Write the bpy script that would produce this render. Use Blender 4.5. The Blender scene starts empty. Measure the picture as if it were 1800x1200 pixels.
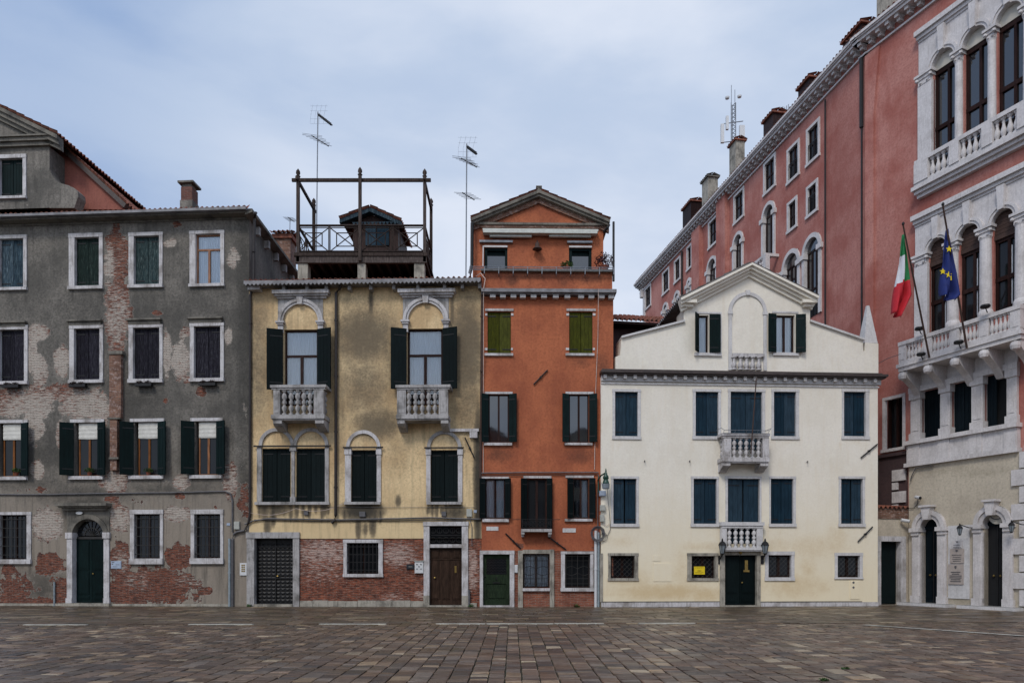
import bpy, math, random
from mathutils import Vector, noise
random.seed(7)
sc = bpy.context.scene
COL = sc.collection
R = math.radians
# ------------------------------------------------------------------ camera, sky, sun
F_PX, CX, HY, EYE = 1250.0, 900.0, 995.0, 1.6      # focal length, centre and horizon of the 1800 px wide photograph
cam = bpy.data.objects.new('camera', bpy.data.cameras.new('camera')); COL.objects.link(cam)
cam.location = (0, 0, EYE); cam.rotation_euler = (R(90), 0, 0)
cam.data.sensor_width = 36; cam.data.lens = F_PX / 1800 * 36
cam.data.shift_y = (HY - 600) / 1800; cam.data.clip_end = 2000
sc.camera = cam
sc.view_settings.view_transform = 'Standard'; sc.view_settings.look = 'None'
sc.view_settings.gamma = 1; sc.view_settings.use_curve_mapping = False
sc.view_settings.exposure = 0.12
sc.render.engine = 'CYCLES'
sc.cycles.use_denoising = True
sc.cycles.max_bounces = 6; sc.cycles.diffuse_bounces = 3; sc.cycles.glossy_bounces = 3; sc.cycles.transparent_max_bounces = 8
SUN_EL, SUN_AZ = R(46), R(204)      # azimuth clockwise from +Y: behind the camera, a little to the left
w = bpy.data.worlds.new('World'); sc.world = w; w.use_nodes = True
nt = w.node_tree; nt.nodes.clear()
def wn(t, **k):
    n = nt.nodes.new(t)
    for a, b in k.items(): setattr(n, a, b)
    return n
out = wn('ShaderNodeOutputWorld'); bg = wn('ShaderNodeBackground'); bg.inputs[1].default_value = 0.1
sky = wn('ShaderNodeTexSky', sky_type='NISHITA', sun_disc=False, sun_elevation=SUN_EL, sun_rotation=SUN_AZ)
sky.dust_density = 2.0
tc = wn('ShaderNodeTexCoord'); mp = wn('ShaderNodeMapping'); mp.inputs['Scale'].default_value = (1, 1, 2.6)
mp.inputs['Location'].default_value = (0.35, 0.0, 0.15)
n1 = wn('ShaderNodeTexNoise'); n1.inputs['Scale'].default_value = 2.1; n1.inputs['Detail'].default_value = 6; n1.inputs['Roughness'].default_value = .52; n1.inputs['Distortion'].default_value = .25
nt.links.new(tc.outputs['Generated'], mp.inputs[0]); nt.links.new(mp.outputs[0], n1.inputs[0])
sep = wn('ShaderNodeSeparateXYZ'); nt.links.new(tc.outputs['Generated'], sep.inputs[0])
def wm(op, a, b=None, c=None, clamp=False):
    n = wn('ShaderNodeMath', operation=op, use_clamp=clamp)
    for i, v in enumerate((a, b, c)):
        if v is None: continue
        if isinstance(v, (int, float)): n.inputs[i].default_value = v
        else: nt.links.new(v, n.inputs[i])
    return n.outputs[0]
def wmap(v, a, b, c, d):
    n = wn('ShaderNodeMapRange'); n.interpolation_type = 'SMOOTHSTEP'
    nt.links.new(v, n.inputs[0])
    for i, x in enumerate((a, b, c, d)): n.inputs[i+1].default_value = x
    return n.outputs[0]
low = wmap(sep.outputs[2], 0.05, 0.62, 1.0, 0.0)                 # thinner, paler cloud towards the horizon
dt = wn('ShaderNodeVectorMath', operation='DOT_PRODUCT'); nt.links.new(tc.outputs['Generated'], dt.inputs[0]); dt.inputs[1].default_value = (.12, .885, .45)   # thin spot in the cloud
thin = wmap(dt.outputs['Value'], .80, 1.0, -.12, .62)
cl = wm('ADD', wm('MULTIPLY_ADD', low, 0.32, thin), wmap(n1.outputs[0], 0.34, 0.68, -.14, 0.34), clamp=True)
ramp = wn('ShaderNodeValToRGB'); nt.links.new(cl, ramp.inputs[0])
e = ramp.color_ramp.elements
e[0].position = 0; e[0].color = (.255, .35, .535, 1)
e[1].position = 1; e[1].color = (.60, .645, .735, 1)
x = e.new(.5); x.color = (.40, .48, .62, 1)
behind = wmap(sep.outputs[1], 0.25, -0.7, 0.0, 1.0)               # the sun stands behind the cloud at the photographer's back
gain = wm('MULTIPLY_ADD', behind, 8.0, 12.2)
vm = wn('ShaderNodeVectorMath', operation='SCALE'); nt.links.new(ramp.outputs[0], vm.inputs[0]); nt.links.new(gain, vm.inputs['Scale'])
warm = wn('ShaderNodeMix', data_type='RGBA', blend_type='MULTIPLY'); nt.links.new(behind, warm.inputs[0])
nt.links.new(vm.outputs[0], warm.inputs[6]); warm.inputs[7].default_value = (1.12, 1.0, .86, 1)
mx = wn('ShaderNodeMix', data_type='RGBA'); mx.inputs[0].default_value = .94
nt.links.new(sky.outputs[0], mx.inputs[6]); nt.links.new(warm.outputs[2], mx.inputs[7])
nt.links.new(mx.outputs[2], bg.inputs[0]); nt.links.new(bg.outputs[0], out.inputs[0])
sl = bpy.data.lights.new('sun', 'SUN'); sl.energy = 1.45; sl.angle = R(16); sl.color = (1, .95, .88)
so = bpy.data.objects.new('sun', sl); COL.objects.link(so)
sd = Vector((math.sin(SUN_AZ)*math.cos(SUN_EL), math.cos(SUN_AZ)*math.cos(SUN_EL), math.sin(SUN_EL)))
so.rotation_euler = sd.to_track_quat('Z', 'Y').to_euler(); so.location = (0, -20, 40)

# ------------------------------------------------------------------ node helper for materials
class NT:
    def __init__(s, name):
        s.m = bpy.data.materials.new(name); s.m.use_nodes = True; s.t = s.m.node_tree; s.t.nodes.clear()
        s.out = s.n('ShaderNodeOutputMaterial'); s.b = s.n('ShaderNodeBsdfPrincipled')
        s.t.links.new(s.b.outputs[0], s.out.inputs[0])
        s.oc = s.n('ShaderNodeTexCoord').outputs['Object']
    def n(s, t, **k):
        n = s.t.nodes.new(t)
        for a, b in k.items(): setattr(n, a, b)
        return n
    def put(s, sock, v):
        if v is None: return
        if hasattr(v, 'is_linked') or hasattr(v, 'links'): s.t.links.new(v, sock)
        elif isinstance(v, (tuple, list)): sock.default_value = (*v, 1) if len(v) == 3 and sock.type == 'RGBA' else v
        else: sock.default_value = v
    def noise(s, scale, detail=3, rough=.5, stretch=None, vec=None, dist=0):
        v = vec or s.oc
        if stretch:
            m = s.n('ShaderNodeMapping'); m.inputs['Scale'].default_value = stretch; s.t.links.new(v, m.inputs[0]); v = m.outputs[0]
        n = s.n('ShaderNodeTexNoise'); s.t.links.new(v, n.inputs[0])
        n.inputs['Scale'].default_value = scale; n.inputs['Detail'].default_value = detail; n.inputs['Roughness'].default_value = rough
        n.inputs['Distortion'].default_value = dist
        return n.outputs[0]
    def mr(s, v, a, b, c=0., d=1., smooth=True):
        n = s.n('ShaderNodeMapRange', interpolation_type='SMOOTHSTEP' if smooth else 'LINEAR'); s.put(n.inputs[0], v)
        for i, x in enumerate((a, b, c, d)): n.inputs[i+1].default_value = x
        return n.outputs[0]
    def math(s, op, a, b=0., c=None, clamp=False):
        n = s.n('ShaderNodeMath', operation=op, use_clamp=clamp); s.put(n.inputs[0], a); s.put(n.inputs[1], b); s.put(n.inputs[2], c)
        return n.outputs[0]
    def mix(s, f, a, b, blend='MIX'):
        n = s.n('ShaderNodeMix', data_type='RGBA', blend_type=blend); s.put(n.inputs[0], f); s.put(n.inputs[6], a); s.put(n.inputs[7], b)
        return n.outputs[2]
    def attr(s, name):
        n = s.n('ShaderNodeAttribute'); n.attribute_name = name
        q = s.n('ShaderNodeSeparateColor'); s.t.links.new(n.outputs['Color'], q.inputs[0])
        return q.outputs
    def xyz(s):
        q = s.n('ShaderNodeSeparateXYZ'); s.t.links.new(s.oc, q.inputs[0]); return q.outputs
    def brick(s, c1, c2, mortar, bw=.26, bh=.068, ms=.009):
        q = s.xyz(); c = s.n('ShaderNodeCombineXYZ'); s.put(c.inputs[0], s.math('ADD', q[0], q[1])); s.put(c.inputs[1], q[2])
        wv = s.n('ShaderNodeVectorMath', operation='MULTIPLY_ADD'); 
        n = s.n('ShaderNodeTexNoise'); n.inputs['Scale'].default_value = 2.5; s.t.links.new(s.oc, n.inputs[0])
        s.t.links.new(n.outputs['Color'], wv.inputs[0]); wv.inputs[1].default_value = (.16, .09, 0); s.t.links.new(c.outputs[0], wv.inputs[2])
        b = s.n('ShaderNodeTexBrick'); s.t.links.new(wv.outputs[0], b.inputs[0])
        s.put(b.inputs['Color1'], c1); s.put(b.inputs['Color2'], c2); s.put(b.inputs['Mortar'], mortar)
        b.inputs['Scale'].default_value = 1; b.inputs['Mortar Size'].default_value = ms; b.inputs['Brick Width'].default_value = bw
        b.inputs['Row Height'].default_value = bh; b.inputs['Bias'].default_value = 0; b.inputs['Mortar Smooth'].default_value = .3
        return b.outputs[0], b.outputs[1]
    def fin(s, col, rough=.85, bump=None, bstr=.3, bdist=.02, metal=0, spec=None):
        s.put(s.b.inputs['Base Color'], col); s.put(s.b.inputs['Roughness'], rough); s.put(s.b.inputs['Metallic'], metal)
        if spec is not None: s.b.inputs['Specular IOR Level'].default_value = spec
        if bump is not None:
            b = s.n('ShaderNodeBump'); b.inputs['Strength'].default_value = bstr; b.inputs['Distance'].default_value = bdist
            s.put(b.inputs['Height'], bump); s.t.links.new(b.outputs[0], s.b.inputs['Normal'])
        return s.m
def S(r, g, b):           # sRGB 0-255 -> linear
    return tuple(((c/255)/12.92 if c <= 10 else (((c/255)+.055)/1.055)**2.4) for c in (r, g, b))

def m_paint(name, col, var=.35, pale=None, amt=.3, rough=.6):
    t = NT(name)
    n = t.noise(6, 4, .6, (3, 3, .5)); n2 = t.noise(1.3, 3); rnd = t.n('ShaderNodeObjectInfo').outputs['Random']
    c = t.mix(t.mr(n, .35, .7), tuple(v*(1-var) for v in col), tuple(v*(1+var) for v in col))
    c = t.mix(t.mr(n2, .4, .7, 0, .5), c, tuple(v*.6 for v in col))
    if pale:
        p = t.noise(30, 3, .7, (2.5, 2.5, .12)); c = t.mix(t.math('MULTIPLY', t.mr(p, .52, .68), amt), c, pale)
    hs = t.n('ShaderNodeHueSaturation'); t.put(hs.inputs['Value'], t.mr(rnd, 0, 1, .7, 1.45, False)); t.put(hs.inputs['Saturation'], t.mr(rnd, 0, 1, 1.1, .8, False)); t.put(hs.inputs['Color'], c); c = hs.outputs[0]
    return t.fin(c, rough, n, .15, .01, spec=.1)
def m_stone(name, col, stain, amt=.6, streak=True, rough=.8):
    t = NT(name)
    n = t.noise(1.6, 5, .6); f = t.noise(14, 5, .65); st = t.noise(7, 4, .6, (2.2, 2.2, .25))
    c = t.mix(t.mr(f, .3, .75), tuple(v*.86 for v in col), tuple(min(1, v*1.08) for v in col))
    c = t.mix(t.math('MULTIPLY', t.mr(n, .42, .72), amt), c, stain)
    c = t.mix(t.math('MULTIPLY', t.mr(st, .5, .72), amt*.8), c, stain)
    nb = t.n('ShaderNodeNewGeometry'); q = t.n('ShaderNodeSeparateXYZ'); t.t.links.new(nb.outputs['Normal'], q.inputs[0])
    up = t.math('MULTIPLY', t.mr(q.outputs[2], .5, .95), t.mr(f, .3, .6, .3, .9))       # lichen and soot that sits on ledges
    c = t.mix(up, c, (.07, .07, .06))
    return t.fin(c, rough, f, .25, .01)
def m_plain(name, col, rough=.6, metal=0, var=.2, sc_=8, spec=None):
    t = NT(name); n = t.noise(sc_, 4, .6)
    c = t.mix(t.mr(n, .3, .7), tuple(v*(1-var) for v in col), tuple(min(1, v*(1+var)) for v in col))
    return t.fin(c, rough, n, .1, .005, metal, spec)

M = {}
M['stone'] = m_stone('istrian_stone', S(200, 196, 196), S(104, 94, 84), .7)
M['stone_dirty'] = m_stone('weathered_stone', S(172, 168, 166), S(72, 68, 62), .75)
M['stone_dark'] = m_stone('sooty_stone', S(120, 114, 104), S(52, 50, 46), .8)
M['stone_clean'] = m_stone('clean_stone', S(208, 205, 204), S(150, 145, 140), .35)
M['stone_palace'] = m_stone('palace_stone', S(214, 208, 206), S(140, 132, 126), .35)
M['stone_base'] = m_stone('base_stone', S(165, 158, 145), S(62, 58, 52), .8)
M['green_sh'] = m_paint('dark_green_paint', S(10, 28, 28), .25)
M['green_sh2'] = m_paint('worn_green_paint', S(14, 32, 28), .3, S(110, 130, 120), .25)
M['black_green'] = m_paint('black_green_paint', S(8, 20, 21), .2)
M['olive_sh'] = m_paint('olive_paint', S(72, 74, 20), .3, S(44, 46, 16), .5)
M['navy_sh'] = m_paint('slate_blue_paint', S(26, 48, 62), .22)
M['purple_sh'] = m_paint('dark_plum_paint', S(26, 23, 33), .25, S(120, 120, 130), .3)
M['blue_sh'] = m_paint('weathered_blue_paint', S(44, 62, 74), .35, S(120, 140, 146), .7)
M['teal_sh'] = m_paint('weathered_teal_paint', S(36, 54, 56), .35, S(130, 146, 140), .6)
M['palace_sh'] = m_paint('palace_green_paint', S(8, 20, 26), .2)
M['wood'] = m_paint('orange_brown_wood', S(132, 84, 48), .3, rough=.5)
M['wood_dark'] = m_paint('dark_brown_wood', S(44, 26, 22), .3, rough=.5)
M['wood_grey'] = m_paint('weathered_grey_wood', S(70, 60, 56), .35, S(118, 106, 98), .4, .85)
M['door_brown'] = m_paint('brown_door_wood', S(52, 37, 28), .35, S(78, 60, 48), .5, .55)
M['door_green'] = m_paint('worn_green_door', S(40, 52, 38), .25, S(86, 100, 72), .5, .5)
M['strip'] = m_plain('white_strip_stone', S(176, 172, 160), .7, 0, .3, 2)
M['iron'] = m_plain('black_iron', S(24, 23, 24), .55, .3)
M['iron_grille'] = m_plain('grille_iron', S(44, 42, 40), .6, .2)
M['rust'] = m_plain('rusty_iron', S(66, 46, 38), .8)
M['zinc'] = m_plain('grey_metal', S(128, 132, 138), .5, .3)
M['pipe_grey'] = m_plain('grey_pipe', S(135, 145, 150), .5)
M['pipe_dark'] = m_plain('dark_downpipe', S(52, 46, 44), .45, .4)
M['gutter'] = m_plain('lead_gutter', S(120, 118, 120), .6, .2, .3, 3)
M['gutter_brown'] = m_plain('brown_gutter', S(70, 60, 56), .5, .3)
M['cable'] = m_plain('grey_cable', S(88, 86, 88), .6)
M['cable_pale'] = m_plain('pale_cable', S(190, 170, 160), .6)
M['plastic'] = m_plain('grey_plastic', S(168, 168, 160), .5, 0, .08)
M['plastic_w'] = m_plain('white_plastic', S(205, 205, 205), .5, 0, .05)
M['brass'] = m_plain('old_brass', S(150, 125, 70), .4, .7)
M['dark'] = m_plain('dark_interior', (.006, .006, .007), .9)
M['lampgreen'] = m_plain('green_lamp_paint', S(20, 62, 50), .4)
M['tree'] = m_plain('leaf_green', S(62, 92, 40), .7, 0, .5, 20)
M['leaf_purple'] = m_plain('purple_leaf', S(70, 40, 52), .7, 0, .5, 20)
M['dry'] = m_plain('dry_stems', S(66, 50, 46), .9, 0, .4, 20)
M['terracotta'] = m_plain('terracotta', S(130, 70, 50), .8)
M['yellow_sign'] = m_plain('yellow_sign', S(226, 196, 20), .5, 0, .03)
M['blackplate'] = m_plain('black_plate', S(34, 36, 42), .4)
M['blueplate'] = m_plain('pale_blue_plate', S(160, 172, 190), .4, 0, .05)
M['awning'] = m_plain('awning_white', S(190, 192, 184), .6, 0, .1)
M['blind'] = m_plain('cream_blind_cloth', S(205, 202, 194), .9, 0, .1)
M['flag_green'] = m_plain('flag_green', S(20, 112, 60), .8, 0, .12, 3)
M['flag_white'] = m_plain('flag_white', S(205, 205, 210), .8, 0, .05, 3)
M['flag_red'] = m_plain('flag_red', S(180, 24, 38), .8, 0, .12, 3)
M['flag_blue'] = m_plain('flag_blue', S(14, 34, 100), .8, 0, .15, 3)
M['flag_star'] = m_plain('flag_star', S(226, 200, 20), .8, 0, .03)
M['beige_plaque'] = m_plain('beige_plaque', S(172, 160, 152), .7, 0, .1)
M['glass_lamp'] = m_plain('lantern_glass', S(120, 128, 134), .15, 0, .1)
M['cream_fill'] = m_plain('cream_fill', S(186, 180, 168), .9, 0, .08, 4)

def m_glass():
    t = NT('window_glass'); t.t.nodes.remove(t.b)
    g = t.n('ShaderNodeBsdfGlossy'); g.inputs['Roughness'].default_value = .03; g.inputs['Color'].default_value = (.9, .95, 1, 1)
    tr = t.n('ShaderNodeBsdfTransparent'); tr.inputs[0].default_value = (.93, .95, .96, 1)
    fr = t.n('ShaderNodeFresnel'); fr.inputs[0].default_value = 1.6
    n = t.noise(2.2, 2); b = t.n('ShaderNodeBump'); b.inputs['Strength'].default_value = .06; t.put(b.inputs['Height'], n); t.t.links.new(b.outputs[0], g.inputs['Normal'])
    mx = t.n('ShaderNodeMixShader'); t.put(mx.inputs[0], t.math('MULTIPLY_ADD', fr.outputs[0], 1.0, .03)); t.t.links.new(tr.outputs[0], mx.inputs[1]); t.t.links.new(g.outputs[0], mx.inputs[2])
    t.t.links.new(mx.outputs[0], t.out.inputs[0]); return t.m
M['glass'] = m_glass()
def m_darkglass(name, k):
    t = NT(name); n = t.noise(2.0, 2)
    t.b.inputs['IOR'].default_value = k
    return t.fin((.012, .013, .015), .04, n, .05, .02)
M['dglass'] = m_darkglass('dark_window_glass', 1.38)
M['sglass'] = m_darkglass('sky_reflecting_glass', 2.1)
def m_curtain():
    t = NT('white_curtain'); q = t.xyz(); wv = t.n('ShaderNodeTexWave'); wv.inputs['Scale'].default_value = 8; wv.inputs['Distortion'].default_value = 1.5
    t.t.links.new(t.oc, wv.inputs[0])
    return t.fin(t.mix(wv.outputs[1], S(198, 204, 214), S(248, 248, 250)), .9)
M['curtain'] = m_curtain()

# ---- walls.  attribute 'wear': R = plaster fallen off, G = soot / damp, B = limewash left on the bricks
def m_wall(name, c1, c2, soot, lowtint=None, bare=((.30,.105,.06),(.42,.19,.12)), lime=S(168,148,142), mortar=S(150,130,118), bumps=.35, mott=.45, flake=.0, streaks=.5, edge=.55):
    t = NT(name); a = t.attr('wear')
    n0 = t.noise(.55, 4, .55); n1 = t.noise(2.6, 6, .65); n2 = t.noise(11, 5, .7); n3 = t.noise(2.2, 4, .6, (2.6, 2.6, .22))
    pl = t.mix(t.mr(t.math('ADD', t.math('MULTIPLY', n0, .7), t.math('MULTIPLY', t.noise(1.7, 6, .7, (1.6, 1.6, .6)), .3)), .38, .62), c1, c2)
    n4 = t.noise(34, 3, .7); pl = t.mix(t.mr(n2, .42, .7, 0, mott), pl, tuple(v*.55 for v in c1)); pl = t.mix(t.mr(n4, .6, .72, 0, mott), pl, tuple(v*.5 for v in c1)); pl = t.mix(t.mr(t.noise(5.5, 6, .75), .6, .68, 0, flake), pl, tuple(min(1, v*1.8+.05) for v in c2))
    pl = t.mix(t.mr(n1, .5, .8, 0, .35), pl, tuple(min(1, v*1.25) for v in c2))
    if lowtint: pl = t.mix(t.mr(t.math('ADD', t.xyz()[2], t.math('MULTIPLY', n1, lowtint[3])), lowtint[1], lowtint[2], 1, 0), pl, lowtint[0])
    g = t.math('ADD', a[1], t.math('MULTIPLY', t.math('SUBTRACT', n1, .5), .9)); g = t.math('ADD', g, t.math('MULTIPLY', t.math('SUBTRACT', n2, .5), .5))
    g = t.math('ADD', g, t.math('MULTIPLY', t.math('SUBTRACT', n0, .5), .5)); gd = t.mr(g, .95, 1.6, 0, .8); g = t.math('MULTIPLY', t.mr(g, .0, 1.0), .85)
    st = t.math('MULTIPLY', t.mr(n3, .46, .74), streaks)
    pl = t.mix(t.math('MAXIMUM', g, t.math('MULTIPLY', st, .55)), pl, soot); pl = t.mix(gd, pl, (.022, .021, .018))
    if bare is None: return t.fin(pl, .9, t.math('ADD', n2, n1), bumps, .012)
    bc, bf = t.brick(bare[0], bare[1], mortar)
    nb = t.noise(9, 3, .6, (.5, .5, 3)); bc = t.mix(t.mr(nb, .35, .68, 0, .85), bc, tuple(v*.35 for v in bare[0])); bc = t.mix(t.mr(t.noise(16, 2, .6, (.35, .35, 1.6)), .5, .7, 0, .55), bc, tuple(min(1, v*1.5) for v in bare[1]))
    nl = t.noise(7, 6, .78, (.5, .5, 2.2))
    lm = t.math('MULTIPLY', t.mr(t.math('ADD', a[2], t.math('MULTIPLY', t.math('SUBTRACT', nl, .5), 3.4)), .35, .85), .88)
    bc2 = t.mix(lm, bc, t.mix(bf, lime, tuple(v*.55 for v in lime)))
    bc2 = t.mix(t.math('MULTIPLY', t.mr(n1, .5, .75), .45), bc2, tuple(v*.4 for v in bare[0]))
    ex = t.math('ADD', a[0], t.math('MULTIPLY', t.math('SUBTRACT', n1, .5), 1.5)); ex = t.math('ADD', ex, t.math('MULTIPLY', t.math('SUBTRACT', n2, .5), .5))
    e1 = t.mr(ex, edge, edge+.03); e2 = t.mr(ex, edge-.07, edge)
    col = t.mix(t.math('MULTIPLY', e2, .6), pl, tuple(v*1.5 for v in c2)); col = t.mix(e1, col, bc2)
    h = t.math('ADD', t.math('MULTIPLY', n2, .5), t.math('MULTIPLY', e1, -1.2)); h = t.math('ADD', h, t.math('MULTIPLY', t.math('MULTIPLY', bf, e1), -.5))
    return t.fin(col, .92, h, .9, .045)
M['w_grey'] = m_wall('grey_render', S(92, 88, 82), S(138, 131, 122), S(50, 48, 44), (S(140, 129, 116), 4.4, 7.6, 2.6), bare=(S(88, 46, 33), S(142, 80, 56)), lime=S(190, 180, 168), mortar=S(140, 126, 116), mott=.7, flake=.55, streaks=1.0)
M['w_yellow'] = m_wall('yellow_render', S(196, 166, 124), S(232, 204, 158), S(82, 74, 62), (S(218, 194, 150), 2.5, 6.5, 2), bare=None, streaks=.65)
M['w_yellowbrick'] = m_wall('bare_brick', S(160, 96, 74), S(180, 130, 110), S(60, 44, 40), bare=(S(94, 45, 31), S(152, 84, 58)), lime=S(196, 172, 160), mortar=S(150, 128, 114))
M['w_orange'] = m_wall('orange_render', S(154, 84, 56), S(184, 106, 70), S(92, 54, 40), bare=(S(116, 62, 44), S(146, 88, 66)), streaks=.25, bumps=.25)
M['w_white'] = m_wall('cream_render', S(228, 220, 205), S(236, 229, 216), S(206, 180, 136), (S(233, 219, 188), .5, 8.0, 2.6), bare=None, bumps=.5, streaks=.2, mott=.14)
M['w_palace'] = m_wall('pink_render', S(164, 96, 84), S(192, 134, 122), S(140, 76, 64), bare=None, bumps=.2, streaks=.7)
M['w_cream2'] = m_wall('cream_palace_render', S(182, 170, 152), S(204, 192, 172), S(140, 130, 110), bare=None, bumps=.2, streaks=.3)
M['w_pinkside'] = m_wall('old_pink_render', S(140, 82, 70), S(152, 94, 80), S(88, 56, 50), bare=None, streaks=.6)
M['w_dark'] = m_wall('dark_brown_render', S(66, 50, 52), S(78, 58, 58), S(46, 38, 40), bare=None)
def m_brickonly(name, a, b, mo, lime=0):
    t = NT(name); bc, bf = t.brick(a, b, mo); n = t.noise(2.5, 5, .65); n2 = t.noise(8, 3)
    c = t.mix(t.mr(n, .4, .7, 0, .6), bc, tuple(v*.5 for v in a))
    if lime: c = t.mix(t.mr(n2, .5, .7, 0, lime), c, S(180, 160, 152))
    return t.fin(c, .9, t.math('ADD', t.math('MULTIPLY', bf, -.6), t.math('MULTIPLY', n2, .4)), .6, .015)
M['brick'] = m_brickonly('red_brick', S(118, 60, 42), S(150, 86, 62), S(140, 122, 108))
M['brick_old'] = m_brickonly('old_brick', S(104, 68, 54), S(140, 100, 80), S(130, 116, 104), .5)
M['brick_chim'] = m_brickonly('chimney_brick', S(96, 58, 50), S(120, 74, 62), S(110, 96, 88))
def m_tile():
    t = NT('terracotta_tiles'); n = t.noise(1.5, 4); n2 = t.noise(7, 4, .7)
    c = t.mix(t.mr(n2, .3, .7), S(96, 56, 44), S(150, 92, 72)); c = t.mix(t.mr(n, .5, .7, 0, .7), c, S(72, 62, 52))
    return t.fin(c, .9, n2, .3, .01)
M['tile'] = m_tile()
def m_paving():
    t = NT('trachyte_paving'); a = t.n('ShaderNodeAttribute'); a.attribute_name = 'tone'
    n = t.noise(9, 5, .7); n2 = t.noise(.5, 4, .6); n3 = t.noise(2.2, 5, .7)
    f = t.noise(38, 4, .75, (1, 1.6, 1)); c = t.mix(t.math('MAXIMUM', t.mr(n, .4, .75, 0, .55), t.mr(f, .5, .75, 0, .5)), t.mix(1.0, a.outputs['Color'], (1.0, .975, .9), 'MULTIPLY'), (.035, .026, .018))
    q = t.xyz(); near = t.mr(t.math('ADD', q[1], t.math('MULTIPLY', n2, 6)), 20, 25.5)
    mo = t.math('MULTIPLY', t.mr(n3, .46, .66), t.math('MULTIPLY_ADD', near, .5, t.mr(n2, .54, .68, 0, .45)))
    c = t.mix(mo, c, S(84, 78, 40))
    c = t.mix(t.math('MULTIPLY', near, .3), c, S(48, 46, 36))
    return t.fin(c, t.mr(t.noise(1.1, 4, .6), .35, .65, .3, .55), n, .7, .014, spec=.5)
M['paving'] = m_paving()
def m_ground():
    t = NT('joint_dirt'); n = t.noise(3, 4); return t.fin(t.mix(n, (.016, .014, .01), (.045, .046, .022)), .95, n, .4)
M['ground'] = m_ground()

# ------------------------------------------------------------------ mesh builder
class MB:
    def __init__(s): s.v = []; s.f = []; s.m = []; s.mi = 0; s.sm = False
    def add(s, vs, fs):
        o = len(s.v); s.v += [tuple(v) for v in vs]
        for f in fs: s.f.append(tuple(i+o for i in f)); s.m.append(s.mi)
        return s
    def box(s, x0, x1, y0, y1, z0, z1, skx=0):
        if x0 > x1: x0, x1 = x1, x0
        if y0 > y1: y0, y1 = y1, y0
        if z0 > z1: z0, z1 = z1, z0
        v = [(x0,y0,z0),(x1,y0,z0),(x1+skx,y1,z0),(x0+skx,y1,z0),(x0,y0,z1),(x1,y0,z1),(x1+skx,y1,z1),(x0+skx,y1,z1)]
        return s.add(v, [(0,3,2,1),(4,5,6,7),(0,1,5,4),(1,2,6,5),(2,3,7,6),(3,0,4,7)])
    def quad(s, a, b, c, d): return s.add([a,b,c,d], [(0,1,2,3)])
    def prism(s, poly, y0, y1, dx=0, dz=0):          # polygon in x,z, counter-clockwise seen from the front (-y)
        n = len(poly); v = [(x, y0, z) for x, z in poly] + [(x+dx, y1, z+dz) for x, z in poly]
        f = [tuple(range(n)), tuple(range(2*n-1, n-1, -1))] + [(i, i+n, (i+1) % n + n, (i+1) % n) for i in range(n)]
        return s.add(v, f)
    def tube(s, pts, r, n=6, r2=None):
        pts = [Vector(p) for p in pts]; rings = []; m = len(pts); o = len(s.v)
        for i, p in enumerate(pts):
            d = (pts[min(i+1, m-1)] - pts[max(i-1, 0)]).normalized()
            up = Vector((0, 0, 1)) if abs(d.z) < .9 else Vector((1, 0, 0))
            a = d.cross(up).normalized(); b = d.cross(a)
            rr = r if r2 is None else r + (r2-r)*i/(m-1)
            s.v += [tuple(p + a*math.cos(t)*rr + b*math.sin(t)*rr) for t in [k*math.tau/n for k in range(n)]]
        for i in range(m-1):
            for k in range(n):
                s.f.append((o+i*n+k, o+i*n+(k+1) % n, o+(i+1)*n+(k+1) % n, o+(i+1)*n+k)); s.m.append(s.mi)
        s.f.append(tuple(o+k for k in range(n-1, -1, -1))); s.m.append(s.mi)
        s.f.append(tuple(o+(m-1)*n+k for k in range(n))); s.m.append(s.mi); return s
    def lathe(s, c, prof, n=12, sq=None):
        o = len(s.v)
        for r, z in prof: s.v += [(c[0]+r*math.cos(k*math.tau/n), c[1]+r*math.sin(k*math.tau/n), c[2]+z) for k in range(n)]
        for i in range(len(prof)-1):
            for k in range(n): s.f.append((o+i*n+k, o+i*n+(k+1) % n, o+(i+1)*n+(k+1) % n, o+(i+1)*n+k)); s.m.append(s.mi)
        s.f.append(tuple(o+k for k in range(n-1, -1, -1))); s.m.append(s.mi)
        s.f.append(tuple(o+(len(prof)-1)*n+k for k in range(n))); s.m.append(s.mi); return s
    def ring(s, cx, cz, ri, ro, y0, y1, a0=0, a1=math.pi, n=20, el=1.0):
        v = []; f = []
        for k in range(n+1):
            a = a0+(a1-a0)*k/n; c, d = math.cos(a), math.sin(a)*el
            v += [(cx+ri*c, y0, cz+ri*d), (cx+ro*c, y0, cz+ro*d), (cx+ro*c, y1, cz+ro*d), (cx+ri*c, y1, cz+ri*d)]
        for k in range(n):
            i, j = 4*k, 4*k+4
            f += [(i, i+1, j+1, j), (i+1, i+2, j+2, j+1), (i+2, i+3, j+3, j+2), (i+3, i, j, j+3)]
        f += [(3, 2, 1, 0), (4*n, 4*n+1, 4*n+2, 4*n+3)]
        return s.add(v, f)
    def arch_fill(s, cx, r, zs, z1, y0, y1, n=18):       # solid above a semicircular opening up to z1
        for k in range(n):
            a, b = math.pi*(1-k/n), math.pi*(1-(k+1)/n)
            xa, za, xb, zb = cx+r*math.cos(a), zs+r*math.sin(a), cx+r*math.cos(b), zs+r*math.sin(b)
            s.add([(xa,y0,za),(xb,y0,zb),(xb,y0,z1),(xa,y0,z1),(xa,y1,za),(xb,y1,zb),(xb,y1,z1),(xa,y1,z1)], [(0,1,2,3),(7,6,5,4),(0,4,5,1),(3,2,6,7)])
        return s
    def half_disc(s, cx, cz, r, y0, y1, n=16): 
        return s.prism([(cx+r*math.cos(k*math.pi/n), cz+r*math.sin(k*math.pi/n)) for k in range(n+1)], y0, y1)
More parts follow.
